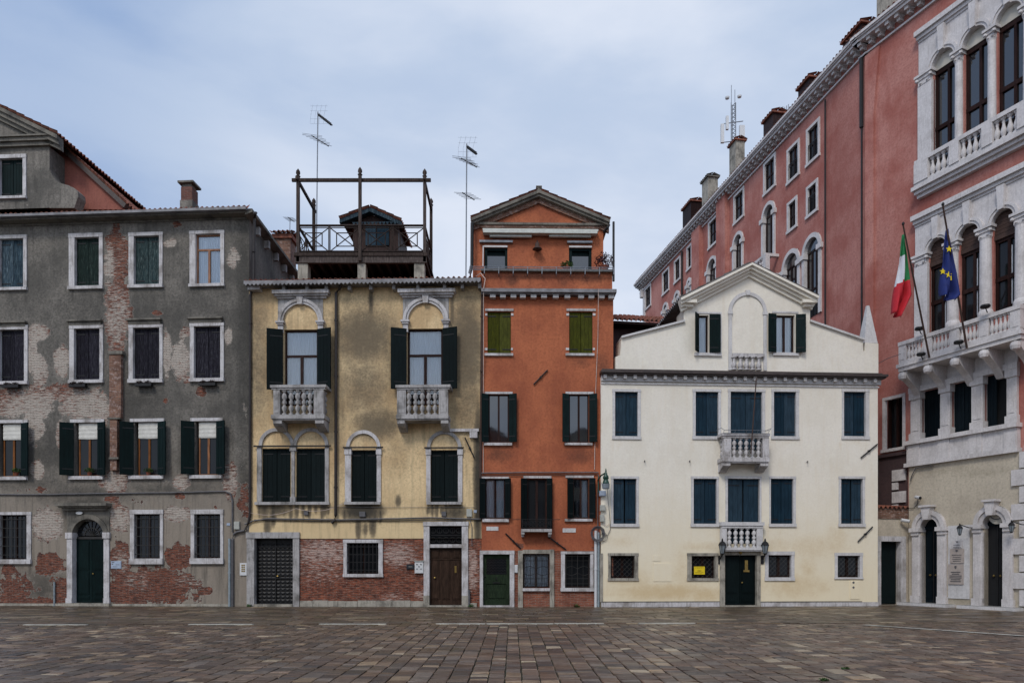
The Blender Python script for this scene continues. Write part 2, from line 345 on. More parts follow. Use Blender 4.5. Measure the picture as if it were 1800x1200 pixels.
def mesh(name, mb, mats, smooth=False):
    me = bpy.data.meshes.new(name); me.from_pydata(mb.v, [], mb.f)
    for m in (mats if isinstance(mats, (list, tuple)) else [mats]): me.materials.append(M[m] if isinstance(m, str) else m)
    if any(mb.m): me.polygons.foreach_set('material_index', mb.m)
    if smooth: me.polygons.foreach_set('use_smooth', [True]*len(mb.f))
    me.update(); return me
def ob(name, mb, mat, parent=None, label=None, smooth=False, loc=None, rz=0):
    me = mb if isinstance(mb, bpy.types.Mesh) else mesh(name, mb, mat, smooth)
    o = bpy.data.objects.new(name, me); COL.objects.link(o)
    if parent: o.parent = parent
    if label: o['label'] = label
    if loc is not None: o.location = loc
    o.rotation_euler.z = rz
    return o
def tag(o, label, cat, group=None, kind=None):
    o['label'] = label
    if cat: o['category'] = cat
    if group: o['group'] = group
    if kind: o['kind'] = kind
    return o
def empty(name, loc, rz, label, cat, group=None):
    o = bpy.data.objects.new(name, None); COL.objects.link(o); o.location = loc; o.rotation_euler.z = rz; o.empty_display_size = .3
    return tag(o, label, cat, group)
def W(px, py, Y): return Vector(((px-CX)/F_PX*Y, Y, EYE+(HY-py)/F_PX*Y))

class Fac:
    """A facade plane: local x along it to the right, y into the building, z up."""
    def __init__(s, pl, Yl, pr, Yr, steep=False):
        a = W(pl, HY, Yl); b = W(pr, HY, Yr); s.A = Vector((a.x, a.y, 0)); d = b-a; d.z = 0; s.L = d.length; s.u = d.normalized()
        s.n = Vector((-s.u.y, s.u.x, 0)); s.rz = math.atan2(s.u.y, s.u.x); s.steep = steep; s.holes = []
    def P(s, px, py=HY, d=0):
        k = (px-CX)/F_PX; O = s.A - s.n*d
        t = (k*O.y-O.x)/(s.u.x-k*s.u.y); Y = O.y+s.u.y*t
        return t, EYE+(HY-py)/F_PX*Y
    def R(s, r, d=0):      # px rect (l,t,r,b) -> x0,x1,z0,z1
        l, t, rr, b = r; m = l if s.steep else (l+rr)/2
        return s.P(l, 0, d)[0], s.P(rr, 0, d)[0], s.P(m, b, d)[1], s.P(m, t, d)[1]
    def proj(s, x, z, y=0):
        p = s.A+s.u*x+s.n*y; return CX+p.x/p.y*F_PX, HY-(z-EYE)/p.y*F_PX
    def world(s, x, y, z): p = s.A+s.u*x+s.n*y; return Vector((p.x, p.y, z))
    def empty(s, name, label, cat): s.e = empty(name, s.A, s.rz, label, cat); return s.e

def field(blobs, px, py):
    v = 0
    for b in blobs:
        dx, dy = (px-b[0])/b[2], (py-b[1])/b[3]; q = dx*dx+dy*dy
        if q < 2.2: v = max(v, (1.0-q*.45)*(b[4] if len(b) > 4 else 1))
    return v
def wall(F, name, x0, x1, z0, z1, mat, wear=None, step=.13, rev=.3, y=0, e=None, holes=None):
    """Front sheet with real openings and reveals; wear = (fallen, soot, lime) blob lists in photo coordinates of the facade."""
    H = F.holes if holes is None else holes
    H = [h for h in H if h[0] < x1 and h[1] > x0 and h[2] < z1 and h[3] > z0]
    def lines(a, b, cuts):
        c = sorted({a, b, *[min(max(q, a), b) for q in cuts]}); L = []
        for p, q in zip(c, c[1:]):
            if q-p < 1e-5: continue
            n = max(1, int(round((q-p)/step))) if wear else 1
            L += [p+(q-p)*i/n for i in range(n)]
        return L+[b]
    xs = lines(x0, x1, [q for h in H for q in h[:2]]); zs = lines(z0, z1, [q for h in H for q in h[2:4]])
    mb = MB(); idx = {}
    def vi(i, j):
        if (i, j) not in idx: idx[(i, j)] = len(mb.v); mb.v.append((xs[i], y, zs[j]))
        return idx[(i, j)]
    for i in range(len(xs)-1):
        for j in range(len(zs)-1):
            cx, cz = (xs[i]+xs[i+1])/2, (zs[j]+zs[j+1])/2
            if any(h[0] < cx < h[1] and h[2] < cz < h[3] for h in H): continue
            mb.f.append((vi(i, j), vi(i+1, j), vi(i+1, j+1), vi(i, j+1))); mb.m.append(0)
    for h in H:
        a, b, c, d = max(h[0], x0), min(h[1], x1), max(h[2], z0), min(h[3], z1)
        mb.quad((a,y,c),(a,y,d),(a,y+rev,d),(a,y+rev,c)); mb.quad((b,y,d),(b,y,c),(b,y+rev,c),(b,y+rev,d))
        mb.quad((a,y,d),(b,y,d),(b,y+rev,d),(a,y+rev,d)); mb.quad((b,y,c),(a,y,c),(a,y+rev,c),(b,y+rev,c))
    me = mesh(name, mb, mat)
    if wear:
        ca = me.color_attributes.new('wear', 'FLOAT_COLOR', 'POINT'); buf = []
        for v in me.vertices:
            px, py = F.proj(v.co.x, v.co.z, y)
            buf += [field(wear[0], px, py), field(wear[1], px, py), field(wear[2], px, py), 1]
        ca.data.foreach_set('color', buf)
    return ob(name, me, mat, e or F.e)
def body(F, name, x0, x1, z1, depth, mat, skl=0, skr=0, y=0, z0=0):
    """Sides and back of a building behind its front sheet."""
    mb = MB(); a, b, c, d = (x0, y), (x1, y), (x1+skr, y+depth), (x0+skl, y+depth)
    for p, q in ((b, c), (c, d), (d, a)): mb.quad((*p, z0), (*q, z0), (*q, z1), (*p, z1))
    return ob(name, mb, mat, F.e)
def gable(F, name, pts, xcuts, mat, holes=(), depth=.5, y=0, zb=0):
    """Wall whose top is the polyline pts [(x,z)...]; openings cut out, solid to the back."""
    mb = MB(); xs = sorted({*[p[0] for p in pts], *[q for h in holes for q in h[:2]], *xcuts})
    def top(x):
        for (a, b), (c, d) in zip(pts, pts[1:]):
            if a <= x <= c and c > a: return b+(d-b)*(x-a)/(c-a)
        return pts[-1][1]
    eps = 1e-5
    for a, b in zip(xs, xs[1:]):
        if b-a < 1e-4: continue
        ta, tb = top(a+eps), top(b-eps); m = (a+b)/2; h = [q for q in holes if q[0] < m < q[1]]
        segs = [(zb, zb, ta, tb)]
        for q in sorted(h, key=lambda q: q[2]):
            s0 = segs.pop(); segs += [(s0[0], s0[1], q[2], q[2]), (q[3], q[3], s0[2], s0[3])]
        for s0 in segs: mb.quad((a,y,s0[0]),(b,y,s0[1]),(b,y,s0[3]),(a,y,s0[2])); mb.quad((b,y+depth,s0[1]),(a,y+depth,s0[0]),(a,y+depth,s0[2]),(b,y+depth,s0[3]))
        mb.quad((a,y,ta),(b,y,tb),(b,y+depth,tb),(a,y+depth,ta))
    for q in holes:
        a, b, c, d = q
        mb.quad((a,y,c),(a,y,d),(a,y+depth,d),(a,y+depth,c)); mb.quad((b,y,d),(b,y,c),(b,y+depth,c),(b,y+depth,d))
        mb.quad((a,y,d),(b,y,d),(b,y+depth,d),(a,y+depth,d)); mb.quad((b,y,c),(a,y,c),(a,y+depth,c),(b,y+depth,c))
    for p, q in zip(pts, pts[1:]):
        if abs(p[0]-q[0]) < 1e-4: mb.quad((p[0],y,p[1]),(p[0],y,q[1]),(p[0],y+depth,q[1]),(p[0],y+depth,p[1]))
    for x_, z_ in (pts[0], pts[-1]): mb.quad((x_,y,zb),(x_,y,z_),(x_,y+depth,z_),(x_,y+depth,zb))
    return ob(name, mb, mat, F.e)
def tiles(mb, P0, U, V, pitch=.21, row=.38, amp=.045):
    """Barrel tiles over the parallelogram P0, U (along the eave), V (up the slope)."""
    P0, U, V = Vector(P0), Vector(U), Vector(V); nrm = U.cross(V).normalized()
    if nrm.z < 0: nrm = -nrm
    nu = max(2, int(U.length/pitch)); nv = max(1, int(V.length/row)); K = 6
    rows = []
    for j in range(nv):
        rows += [(j/nv, .03), ((j+.98)/nv, 0)]
    o = len(mb.v); cols = nu*K+1
    jit = [random.uniform(-.012, .012) for _ in range((nu+1)*(nv+1))]
    for ri, (v, lift) in enumerate(rows):
        for i in range(cols):
            ph = math.cos(math.tau*i/K); h = amp*(abs(ph)**.7*(1 if ph > 0 else -1)) + lift + jit[(i//K)*(nv+1)+ri//2]
            mb.v.append(tuple(P0+U*(i/(cols-1))+V*v+nrm*h))
    for r in range(len(rows)-1):
        for i in range(cols-1):
            mb.f.append((o+r*cols+i, o+r*cols+i+1, o+(r+1)*cols+i+1, o+(r+1)*cols+i)); mb.m.append(mb.mi)
    # open barrel ends along the eave
    o2 = len(mb.v)
    for i in range(cols): mb.v.append(tuple(Vector(mb.v[o+i])-nrm*.03))
    for i in range(cols-1): mb.f.append((o2+i, o2+i+1, o+i+1, o+i)); mb.m.append(mb.mi)
    return mb
# ------------------------------------------------------------------ parts shared by the houses
def win(F, inner, outer=None, sill=None, lintel=None, stone='stone', d=.045, rev=.3, name='window', label=None, back='dark', sd=.06, hole=True, side_w=None, e=None):
    x0, x1, z0, z1 = F.R(inner); g = .01 if outer else 0
    if hole: F.holes.append((x0-g, x1+g, z0-g, z1+g))
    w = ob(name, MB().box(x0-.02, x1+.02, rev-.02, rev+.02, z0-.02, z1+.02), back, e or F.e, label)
    if outer:
        X0, X1, Z0, Z1 = F.R(outer); mb = MB()
        mb.box(X0, x0, -d, rev-.03, z0, z1); mb.box(x1, X1, -d, rev-.03, z0, z1); mb.box(X0-.012, X1+.012, -d-.012, rev-.03, z1, Z1)
        ob('stone_frame', mb, stone, w)
        if Z0 < z0-.02: ob('sill', MB().box(X0-.02, X1+.02, -d-sd, rev-.03, Z0, z0), stone, w)
    if lintel:
        a, b, c, e_ = F.R(lintel); ob('lintel', MB().box(a, b, -d, .05, c, e_), stone, w)
    if sill:
        a, b, c, e_ = F.R(sill); ob('sill', MB().box(a, b, -d-sd, .1, c, e_), stone, w)
    return w, (x0, x1, z0, z1)
def drips(F, soot, amt=1.0, every=1):
    """Damp and soot that the sills have let run down the wall, added to the facade's wear map."""
    for h in F.holes[::every]:
        if h[2] < .6: continue
        a, yb = F.proj(h[0]-.1, h[2]-.1); b, _ = F.proj(h[1]+.1, h[2]-.1)
        for x in (a, b): soot.append((x+random.uniform(-1, 1), yb+random.uniform(9, 14), random.uniform(2, 3.5), random.uniform(14, 24), amt*random.uniform(.6, 1.1)))
        for _ in range(3): x = random.uniform(a, b); soot.append((x, yb+8, random.uniform(2, 5), random.uniform(8, 18), amt*random.uniform(.3, .9)))
        soot.append(((a+b)/2, yb+5, (b-a)/2, 7, amt*.6))
def closed(w, r, mat, y=.06, leaves=2, planks=3, gap=.012, straps=True, tilt=0):
    x0, x1, z0, z1 = r; lw = (x1-x0)/leaves
    for k in range(leaves):
        a = x0+k*lw+gap/2+.004; b = a+lw-gap-.004; mb = MB(); pw = (b-a)/planks
        yy = y+random.uniform(0, .012)
        for p in range(planks): mb.box(a+p*pw+.004, a+(p+1)*pw-.004, yy+random.uniform(0, .004), yy+.035, z0+.012, z1-.012)
        mb.box(a, b, yy+.02, yy+.04, z0+.012, z1-.012)
        if straps:
            mb.mi = 1; s0, s1 = (a, a+lw*.72) if k == 0 else (b-lw*.72, b)
            if leaves == 1: s0, s1 = a, a+lw*.8
            for zz in (z0+(z1-z0)*.1, z1-(z1-z0)*.1): mb.box(s0, s1, yy-.012, yy+.001, zz-.018, zz+.018)
        ob('shutter', mb, [mat, 'iron'], w)
def leaf(w, xh, side, wd, z0, z1, ang, mat, y=-.06, panels=2, t=.038):
    """An open shutter leaf hinged at xh, swung out beside the opening by ang from the wall."""
    c, s = math.cos(ang)*side, -math.sin(ang); mb = MB()
    nx, ny = -math.sin(ang)*side*-1, 0
    def slab(u0, u1, za, zb, o0, o1):
        n = (s*side*-1, abs(math.cos(ang))*-1)   # outward normal of the leaf in plan
        n = (-abs(s)*side*-1*0 + (-s*side)*-1*0 + 0, -1)
        pn = Vector((-s, c)); 
        if pn.y > 0: pn = -pn
        P = lambda u, o: (xh+c*u+pn.x*o, y+s*u+pn.y*o)
        v = [(*P(u0, o0), za), (*P(u1, o0), za), (*P(u1, o1), za), (*P(u0, o1), za), (*P(u0, o0), zb), (*P(u1, o0), zb), (*P(u1, o1), zb), (*P(u0, o1), zb)]
        mb.add(v, [(0,3,2,1),(4,5,6,7),(0,1,5,4),(1,2,6,5),(2,3,7,6),(3,0,4,7)])
    slab(0, wd, z0, z1, 0, t)
    n = max(2, int(wd/.13))
    for k in range(n): slab(wd*k/n+.006, wd*(k+1)/n-.006, z0+.01, z1-.01, t, t+.008)
    mb.mi = 1
    for zz in (z0+(z1-z0)*.12, z1-(z1-z0)*.12): slab(0, wd*.8, zz-.018, zz+.018, t+.008, t+.016)
    ob('shutter', mb, [mat, 'iron'], w)
def casement(w, r, mat, nx=2, transom=None, curtain=False, glass='dglass', y=.12, fw=.055, blind=None, low=None, cy=.05):
    x0, x1, z0, z1 = r; mb = MB(); f = fw
    mb.box(x0, x0+f, y, y+.06, z0, z1); mb.box(x1-f, x1, y, y+.06, z0, z1); mb.box(x0+f, x1-f, y, y+.058, z0, z0+f); mb.box(x0+f, x1-f, y, y+.058, z1-f, z1)
    ztop = z1-f
    if transom:
        zt = z0+(z1-z0)*transom; mb.box(x0+f, x1-f, y-.01, y+.062, zt-f*.6, zt+f*.6)
        ob('pane', MB().box(x0+f, x1-f, y+.02, y+.026, zt+f*.6, z1-f), glass, w); ztop = zt-f*.6
    for k in range(1, nx): xm = x0+(x1-x0)*k/nx; mb.box(xm-f*.75, xm+f*.75, y-.012, y+.06, z0+f, ztop)
    ob('casement', mb, mat, w)
    for k in range(nx):
        a = x0+(x1-x0)*k/nx+f*.75; b = x0+(x1-x0)*(k+1)/nx-f*.75
        ob('pane', MB().box(a, b, y+.02+.001*k, y+.026+.001*k, z0+f, ztop), glass, w)
    if curtain:
        c = MB(); n = 60; yc = y+.06+cy; cz0 = low if low is not None else z0
        c0, c1 = (x0+f*.5, x1-f*.5) if curtain is True else (x0+(x1-x0)*curtain[0], x0+(x1-x0)*curtain[1])
        for k in range(n+1):
            xx = c0+(c1-c0)*k/n; yy = yc+.018*math.sin(k*1.25)+.008*math.sin(k*.5); c.v += [(xx, yy, cz0+f*.5), (xx+.004*math.sin(k), yy, z1-f*.5)]
        for k in range(n): c.f.append((2*k, 2*k+2, 2*k+3, 2*k+1)); c.m.append(0)
        ob('curtain', c, 'curtain', w, smooth=True)
    if blind:
        c = MB(); zb = z1-(z1-z0)*blind; n = 14
        for j in range(n+1):
            zz = zb+(z1-zb)*j/n; yy = y-.03-.02*abs(math.sin(j*.9)); sg = .03*random.random() if j == 0 else 0
            c.v += [(x0+f*.3, yy, zz+sg), ((x0+x1)/2, yy-.006, zz-sg*.6), (x1-f*.3, yy, zz+sg*.4)]
        for j in range(n):
            for k in range(2): c.f.append((3*j+k, 3*j+k+1, 3*j+k+4, 3*j+k+3)); c.m.append(0)
        ob('blind', c, 'blind', w, smooth=True)
def reps(name, mb, mat, parent, spots):
    """The same small part set at several places: separate objects on shared mesh data."""
    me = mesh(name, mb, mat)
    for p in spots:
        o = bpy.data.objects.new(name, me); COL.objects.link(o); o.parent = parent; o.location = p
def grille(w, r, nx, nz, y=.03, t=.011, mat='iron_grille', name='grille'):
    x0, x1, z0, z1 = r; mb = MB()
    for k in range(nx): x = x0+(x1-x0)*(k+.5)/nx; mb.box(x-t, x+t, y-t, y+t, z0, z1)
    for k in range(nz): z = z0+(z1-z0)*(k+.5)/nz; mb.box(x0, x1, y-t*1.5, y+t*.6, z-t, z+t)
    ob(name, mb, mat, w)
BAL_PROF = [(.85,0),(.85,.06),(.42,.075),(.38,.12),(.66,.17),(.9,.25),(.86,.31),(.5,.38),(.34,.43),(.74,.445),(.74,.555),(.34,.57),(.5,.62),(.86,.69),(.9,.75),(.66,.83),(.38,.88),(.42,.925),(.85,.94),(.85,1)]
BAL_PROF2 = [(1,0),(1,.08),(.5,.1),(.55,.14),(.9,.24),(1,.34),(.85,.46),(.5,.62),(.42,.74),(.6,.8),(.42,.85),(.5,.9),(.95,.92),(.95,1)]
_bal = {}
def baluster(parent, x, y, z0, z1, r, mat, prof=None):
    key = (mat, id(prof))
    if key not in _bal: _bal[key] = mesh('baluster', MB().lathe((0, 0, 0), prof or BAL_PROF, 12), mat, True)
    o = bpy.data.objects.new('baluster', _bal[key]); COL.objects.link(o); o.parent = parent; o.location = (x, y, z0); o.scale = (r, r, z1-z0)
    return o
def balcony(F, d, rail, slab, piers, bals, by, corb, cyb, mat='stone_dirty', side=3, r=.115, prof=None, label=None):
    x0, x1, z0, z1 = F.R(slab, d); rx0, rx1, rz0, rz1 = F.R(rail, d)
    b = ob('balcony', MB().box(x0, x1, -d, 0.02, z0+.03, z1).box(x0+.04, x1-.04, -d+.04, .02, z0-.02, z0+.029), mat, F.e, label)
    mb = MB(); h = .30
    mb.box(rx0, rx1, -d-.03, -d+h-.06, rz0+(rz1-rz0)*.4, rz1); mb.box(rx0+.04, rx1-.04, -d+.01, -d+h-.10, rz0, rz0+(rz1-rz0)*.4)
    for a, c in ((rx0, rx0+.26), (rx1-.26, rx1)): mb.box(a, c, -d+h-.06, .0, rz0+(rz1-rz0)*.4, rz1-.002)
    ob('rail', mb, mat, b)
    bz0, bz1 = z1, rz0
    for a, c in piers:
        p0, p1 = F.P(a, 0, d)[0], F.P(c, 0, d)[0]
        q = MB().box(p0, p1, -d+.03, -d+.24, bz0, bz1).box(p0+.05, p1-.05, -d+.018, -d+.04, bz0+.08, bz1-.08)
        ob('pier', q, mat, b)
    for x in bals: baluster(b, F.P(x, 0, d)[0], -d+.13, bz0, bz1, r, mat, prof)
    for sx in (x0+.16, x1-.16):
        for k in range(side): baluster(b, sx, -d+.36+(d-.42)*(k+.3)/side, bz0, bz1, r*.9, mat, prof)
    for a, c in corb:
        p0, p1 = F.P(a, 0, d)[0], F.P(c, 0, d)[0]; cz = F.P(a, cyb, d*.5)[1]; mb = MB(); hh = z0-.02-cz
        pr = [(-d+.06, z0-.02), (-d+.06, z0-.02-hh*.35), (-d+.2, z0-.02-hh*.6), (-d+.32, z0-.02-hh*.7), (-.12, cz), (.02, cz), (.02, z0-.02)]
        n = len(pr); v = [(p0, y, z) for y, z in pr]+[(p1, y, z) for y, z in pr]
        mb.add(v, [tuple(range(n-1, -1, -1)), tuple(range(n, 2*n))]+[(i, (i+1) % n, (i+1) % n+n, i+n) for i in range(n)])
        ob('bracket', mb, mat, b)
    return b
def bars(F, name, items, mat, d0=.03, d1=.0, parent=None, label=None):
    mb = MB()
    for r in items: x0, x1, z0, z1 = F.R(r); mb.box(x0, x1, -d0, d1, z0, z1)
    return ob(name, mb, mat, parent or F.e, label)
def anchor(F, a, b, mat='iron'):
    (x0, z0), (x1, z1) = F.P(*a), F.P(*b); mb = MB().tube([(x0, -.05, z0), (x1, -.05, z1)], .028, 6)
    xm, zm = (x0+x1)/2, (z0+z1)/2; mb.tube([(xm, -.09, zm), (xm, .05, zm)], .045, 8)
    ob('tie_rod_anchor', mb, mat, F.e)
def pipe(F, pts, r, mat, d=.1, name='downpipe', parent=None, clips=True):
    P = []; 
    for p in pts: x, z = F.P(p[0], p[1], p[2] if len(p) > 2 else d); P.append((x, -(p[2] if len(p) > 2 else d), z))
    mb = MB().tube(P, r, 10)
    if clips:
        for a, b in zip(P, P[1:]):
            if abs(a[2]-b[2]) > 2:
                n = int(abs(a[2]-b[2])/2)
                for k in range(n): z = a[2]+(b[2]-a[2])*(k+.5)/n; x = a[0]+(b[0]-a[0])*(k+.5)/n; mb.tube([(x, a[1], z-.03), (x, a[1], z+.03)], r*1.3, 10)
    return ob(name, mb, mat, parent or F.e, smooth=False)
def wire(F, pts, r, mat, label, d=.04, sag=0, group=None, n=8):
    P = []
    pts = [(*p, d)[:3] if len(p) == 2 else p for p in pts]
    Q = []
    for a, b in zip(pts, pts[1:]):
        for k in range(n):
            t = k/n; Q.append((a[0]+(b[0]-a[0])*t, a[1]+(b[1]-a[1])*t+sag*4*t*(1-t)+random.uniform(-.25, .25), a[2]+(b[2]-a[2])*t))
    Q.append(pts[-1])
    for p in Q: x, z = F.P(p[0], p[1], p[2]); P.append(F.world(x, -p[2], z))
    o = P[0].copy(); c = ob('cable', MB().tube([p-o for p in P], r, 6), mat); c.location = o
    return tag(c, label, 'cable', group)
def F_thing(F, name, px, py, label, cat, group=None, d=0):
    x, z = F.P(px, py, d); return empty(name, F.world(x, -d, z), F.rz, label, cat, group)
def panel_door(F, w, r, mat, leaves=2, rows=(.12, .55, .95), y=.12, knob='brass', glass_top=None):
    x0, x1, z0, z1 = r; lw = (x1-x0)/leaves
    for k in range(leaves):
        a, b = x0+k*lw+.006, x0+(k+1)*lw-.006; mb = MB(); mb.box(a, b, y, y+.05, z0+.01, z1-.01); H = z1-z0
        for p, q in zip((.04,)+rows, rows+(.97,)):
            pa, pb = z0+H*p+.03, z0+H*q-.03
            if pb-pa < .08: continue
            mb.box(a+lw*.14, b-lw*.14, y-.018, y, pa, pb); mb.box(a+lw*.2, b-lw*.2, y-.03, y-.018, pa+.05, pb-.05)
        dr = ob('door_leaf', mb, mat, w)
    xk = (x0+x1)/2+(.09 if leaves == 2 else -lw*.35)
    ob('handle', MB().lathe((0, 0, 0), [(.012, -.03), (.03, -.02), (.035, 0), (.03, .02), (.012, .03)], 10), knob, w, loc=(xk, y-.06, z0+(z1-z0)*.45))
def scallop(mb, x0, x1, y, z, h, n, t=.012):
    for k in range(n):
        a, b = x0+(x1-x0)*k/n, x0+(x1-x0)*(k+1)/n; mb.add([(a, y, z), (b, y, z), ((a+b)/2, y, z-h), (a, y+t, z), (b, y+t, z), ((a+b)/2, y+t, z-h)], [(0, 2, 1), (3, 4, 5), (0, 3, 5, 2), (1, 2, 5, 4)])
def leaves_mb(c, r, n, size, squash=.8, mb=None):
    mb = mb or MB()
    for _ in range(n):
        d = Vector((random.gauss(0, 1), random.gauss(0, 1), random.gauss(0, 1))).normalized()*r*random.random()**.4; d.z = d.z*squash
        p = Vector(c)+d; a = Vector((random.gauss(0, 1), random.gauss(0, 1), random.gauss(0, 1))).normalized(); b = a.cross(Vector((0, .3, 1))).normalized()
        s = size*random.uniform(.6, 1.3); mb.add([p-a*s, p+b*s*.5, p+a*s, p-b*s*.5], [(0, 1, 2, 3)])
    return mb

# ------------------------------------------------------------------ ground and paving
g = MB(); g.quad((-150, -60, -.03), (150, -60, -.03), (150, 220, -.03), (-150, 220, -.03))
tag(ob('ground', g, 'ground'), 'brown dirt ground under the paving', 'ground', kind='structure')
def paving():
    mb = MB(); tone = []
    pal = [S(102, 86, 74), S(86, 71, 62), S(114, 96, 84), S(76, 67, 62), S(138, 118, 98), S(98, 78, 64), S(108, 96, 88), S(160, 144, 124)]
    wt = [6, 6, 5, 4, 2.2, 5, 4, 1.0]
    YS = 19.75
    def stone(x0, x1, y0, y1, c, lift=0):
        g = .009; zt = [lift+random.uniform(-.007, .007) for _ in range(4)]; t = random.uniform(-.004, .004); ch = .006
        a, b, cc, d = x0+g+random.uniform(-.006, .008), x1-g+random.uniform(-.008, .006), y0+g, y1-g; ins = random.uniform(.01, .022); sk = random.uniform(-.008, .008)
        v = [(a, cc, -.04), (b, cc, -.04), (b, d, -.04), (a, d, -.04), (a, cc, zt[0]-ch), (b, cc, zt[1]-ch), (b, d, zt[2]-ch), (a, d, zt[3]-ch),
             (a+ins, cc+ins, zt[0]), (b-ins, cc+ins, zt[1]), (b-ins+sk, d-ins, zt[2]), (a+ins+sk, d-ins, zt[3])]
        mb.add(v, [(0,1,5,4),(1,2,6,5),(3,0,4,7),(4,5,9,8),(5,6,10,9),(6,7,11,10),(7,4,8,11),(8,9,10,11)]); wr = random.choice((1.0, 1.25, 1.6)); e = tuple(min(.6, v*wr) for v in c); tone.extend([c]*4+[e, e, c, c]+[c]*4)  # camera-side edge painted paler: wear, plus caught light put into the tone
    def colr(x, y):
        k = random.choices(range(len(pal)), wt)[0]; c = pal[k]; q = random.uniform(.72, 1.34); m = noise.noise(Vector((x*.15, y*.2, 0)))*.18+1
        return tuple(v*q*m for v in c)
    def wl(x):    # white strip runs nearly straight, bending towards the camera beside the palace
        return 19.45+.03*(x+15)
    x = -30.0
    while x < 26:
        wdt = random.uniform(.23, .31); y = 7.5-random.random()*.4
        while y < wl(x)-.15:
            l = random.choice((.12, .16, .2, .24, .3, .38))*random.uniform(.9, 1.1); y1 = min(y+l, wl(x)-.13)
            if y1-y > .05: stone(x, x+wdt, y, y1, colr(x, y))
            y = y1 if y1 >= wl(x)-.131 else y+l
            if y1 >= wl(x)-.131: break
        x += wdt
    x = -30.0
    while x < 26:                                   # behind the strip the rows run the other way
        x += .0
        break
    y = 19.2; row = 0
    # far band: longer stones laid along the facades
    yy = 19.9
    while yy < 33:
        h = random.uniform(.3, .42); x = -32-random.random()
        while x < 26:
            l = random.uniform(.42, .8); f = wl(x)+.13
            a = yy
            if a+h > f: stone(x, x+l, max(a, f), a+h, colr(x, yy))
            x += l
        yy += h
    # fill the sliver between the strip and the first far row
    x = -32
    while x < 26:
        l = random.uniform(.4, .7); f = wl(x)+.13
        if 19.9-f > .06: stone(x, x+l, f, 19.9, colr(x, 19.8))
        x += l
    me = mesh('paving', mb, 'paving')
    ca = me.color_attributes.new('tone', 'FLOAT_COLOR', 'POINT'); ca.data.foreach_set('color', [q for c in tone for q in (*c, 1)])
    tag(ob('paving', me, None), 'damp grey brown trachyte paving stones of the square with moss near the houses', 'paving', kind='structure')
    mb = MB(); x = -30.0
    while x < 6.4:
        l = random.uniform(.9, 1.9)
        if random.random() < .62: mb.box(x+.01, x+l-.02, wl(x)-.085+random.uniform(-.02, .02), wl(x)+.07, -.03, .013+random.uniform(-.002, .002))
        x += l
    o = ob('white_strip', mb, 'strip'); tag(o, 'line of white stone strips set into the paving parallel to the houses', 'paving', kind='structure')
    mb = MB(); p, q = Vector((9.6, 19.4)), Vector((13.2, 14.2)); d = (q-p).normalized(); n = Vector((-d.y, d.x)); t = 0; L = (q-p).length
    while t < L:
        l = random.uniform(.9, 1.7); a = p+d*(t+.01); b = p+d*(t+l-.02); m = n*.1
        if random.random() < .85: mb.add([(a.x-m.x, a.y-m.y, .014), (b.x-m.x, b.y-m.y, .014), (b.x+m.x, b.y+m.y, .014), (a.x+m.x, a.y+m.y, .012)], [(0, 1, 2, 3)])
        t += l
    tag(ob('white_strip', mb, 'strip'), 'short line of white stone strips in the paving running towards the pink palace', 'paving', kind='structure')
paving()
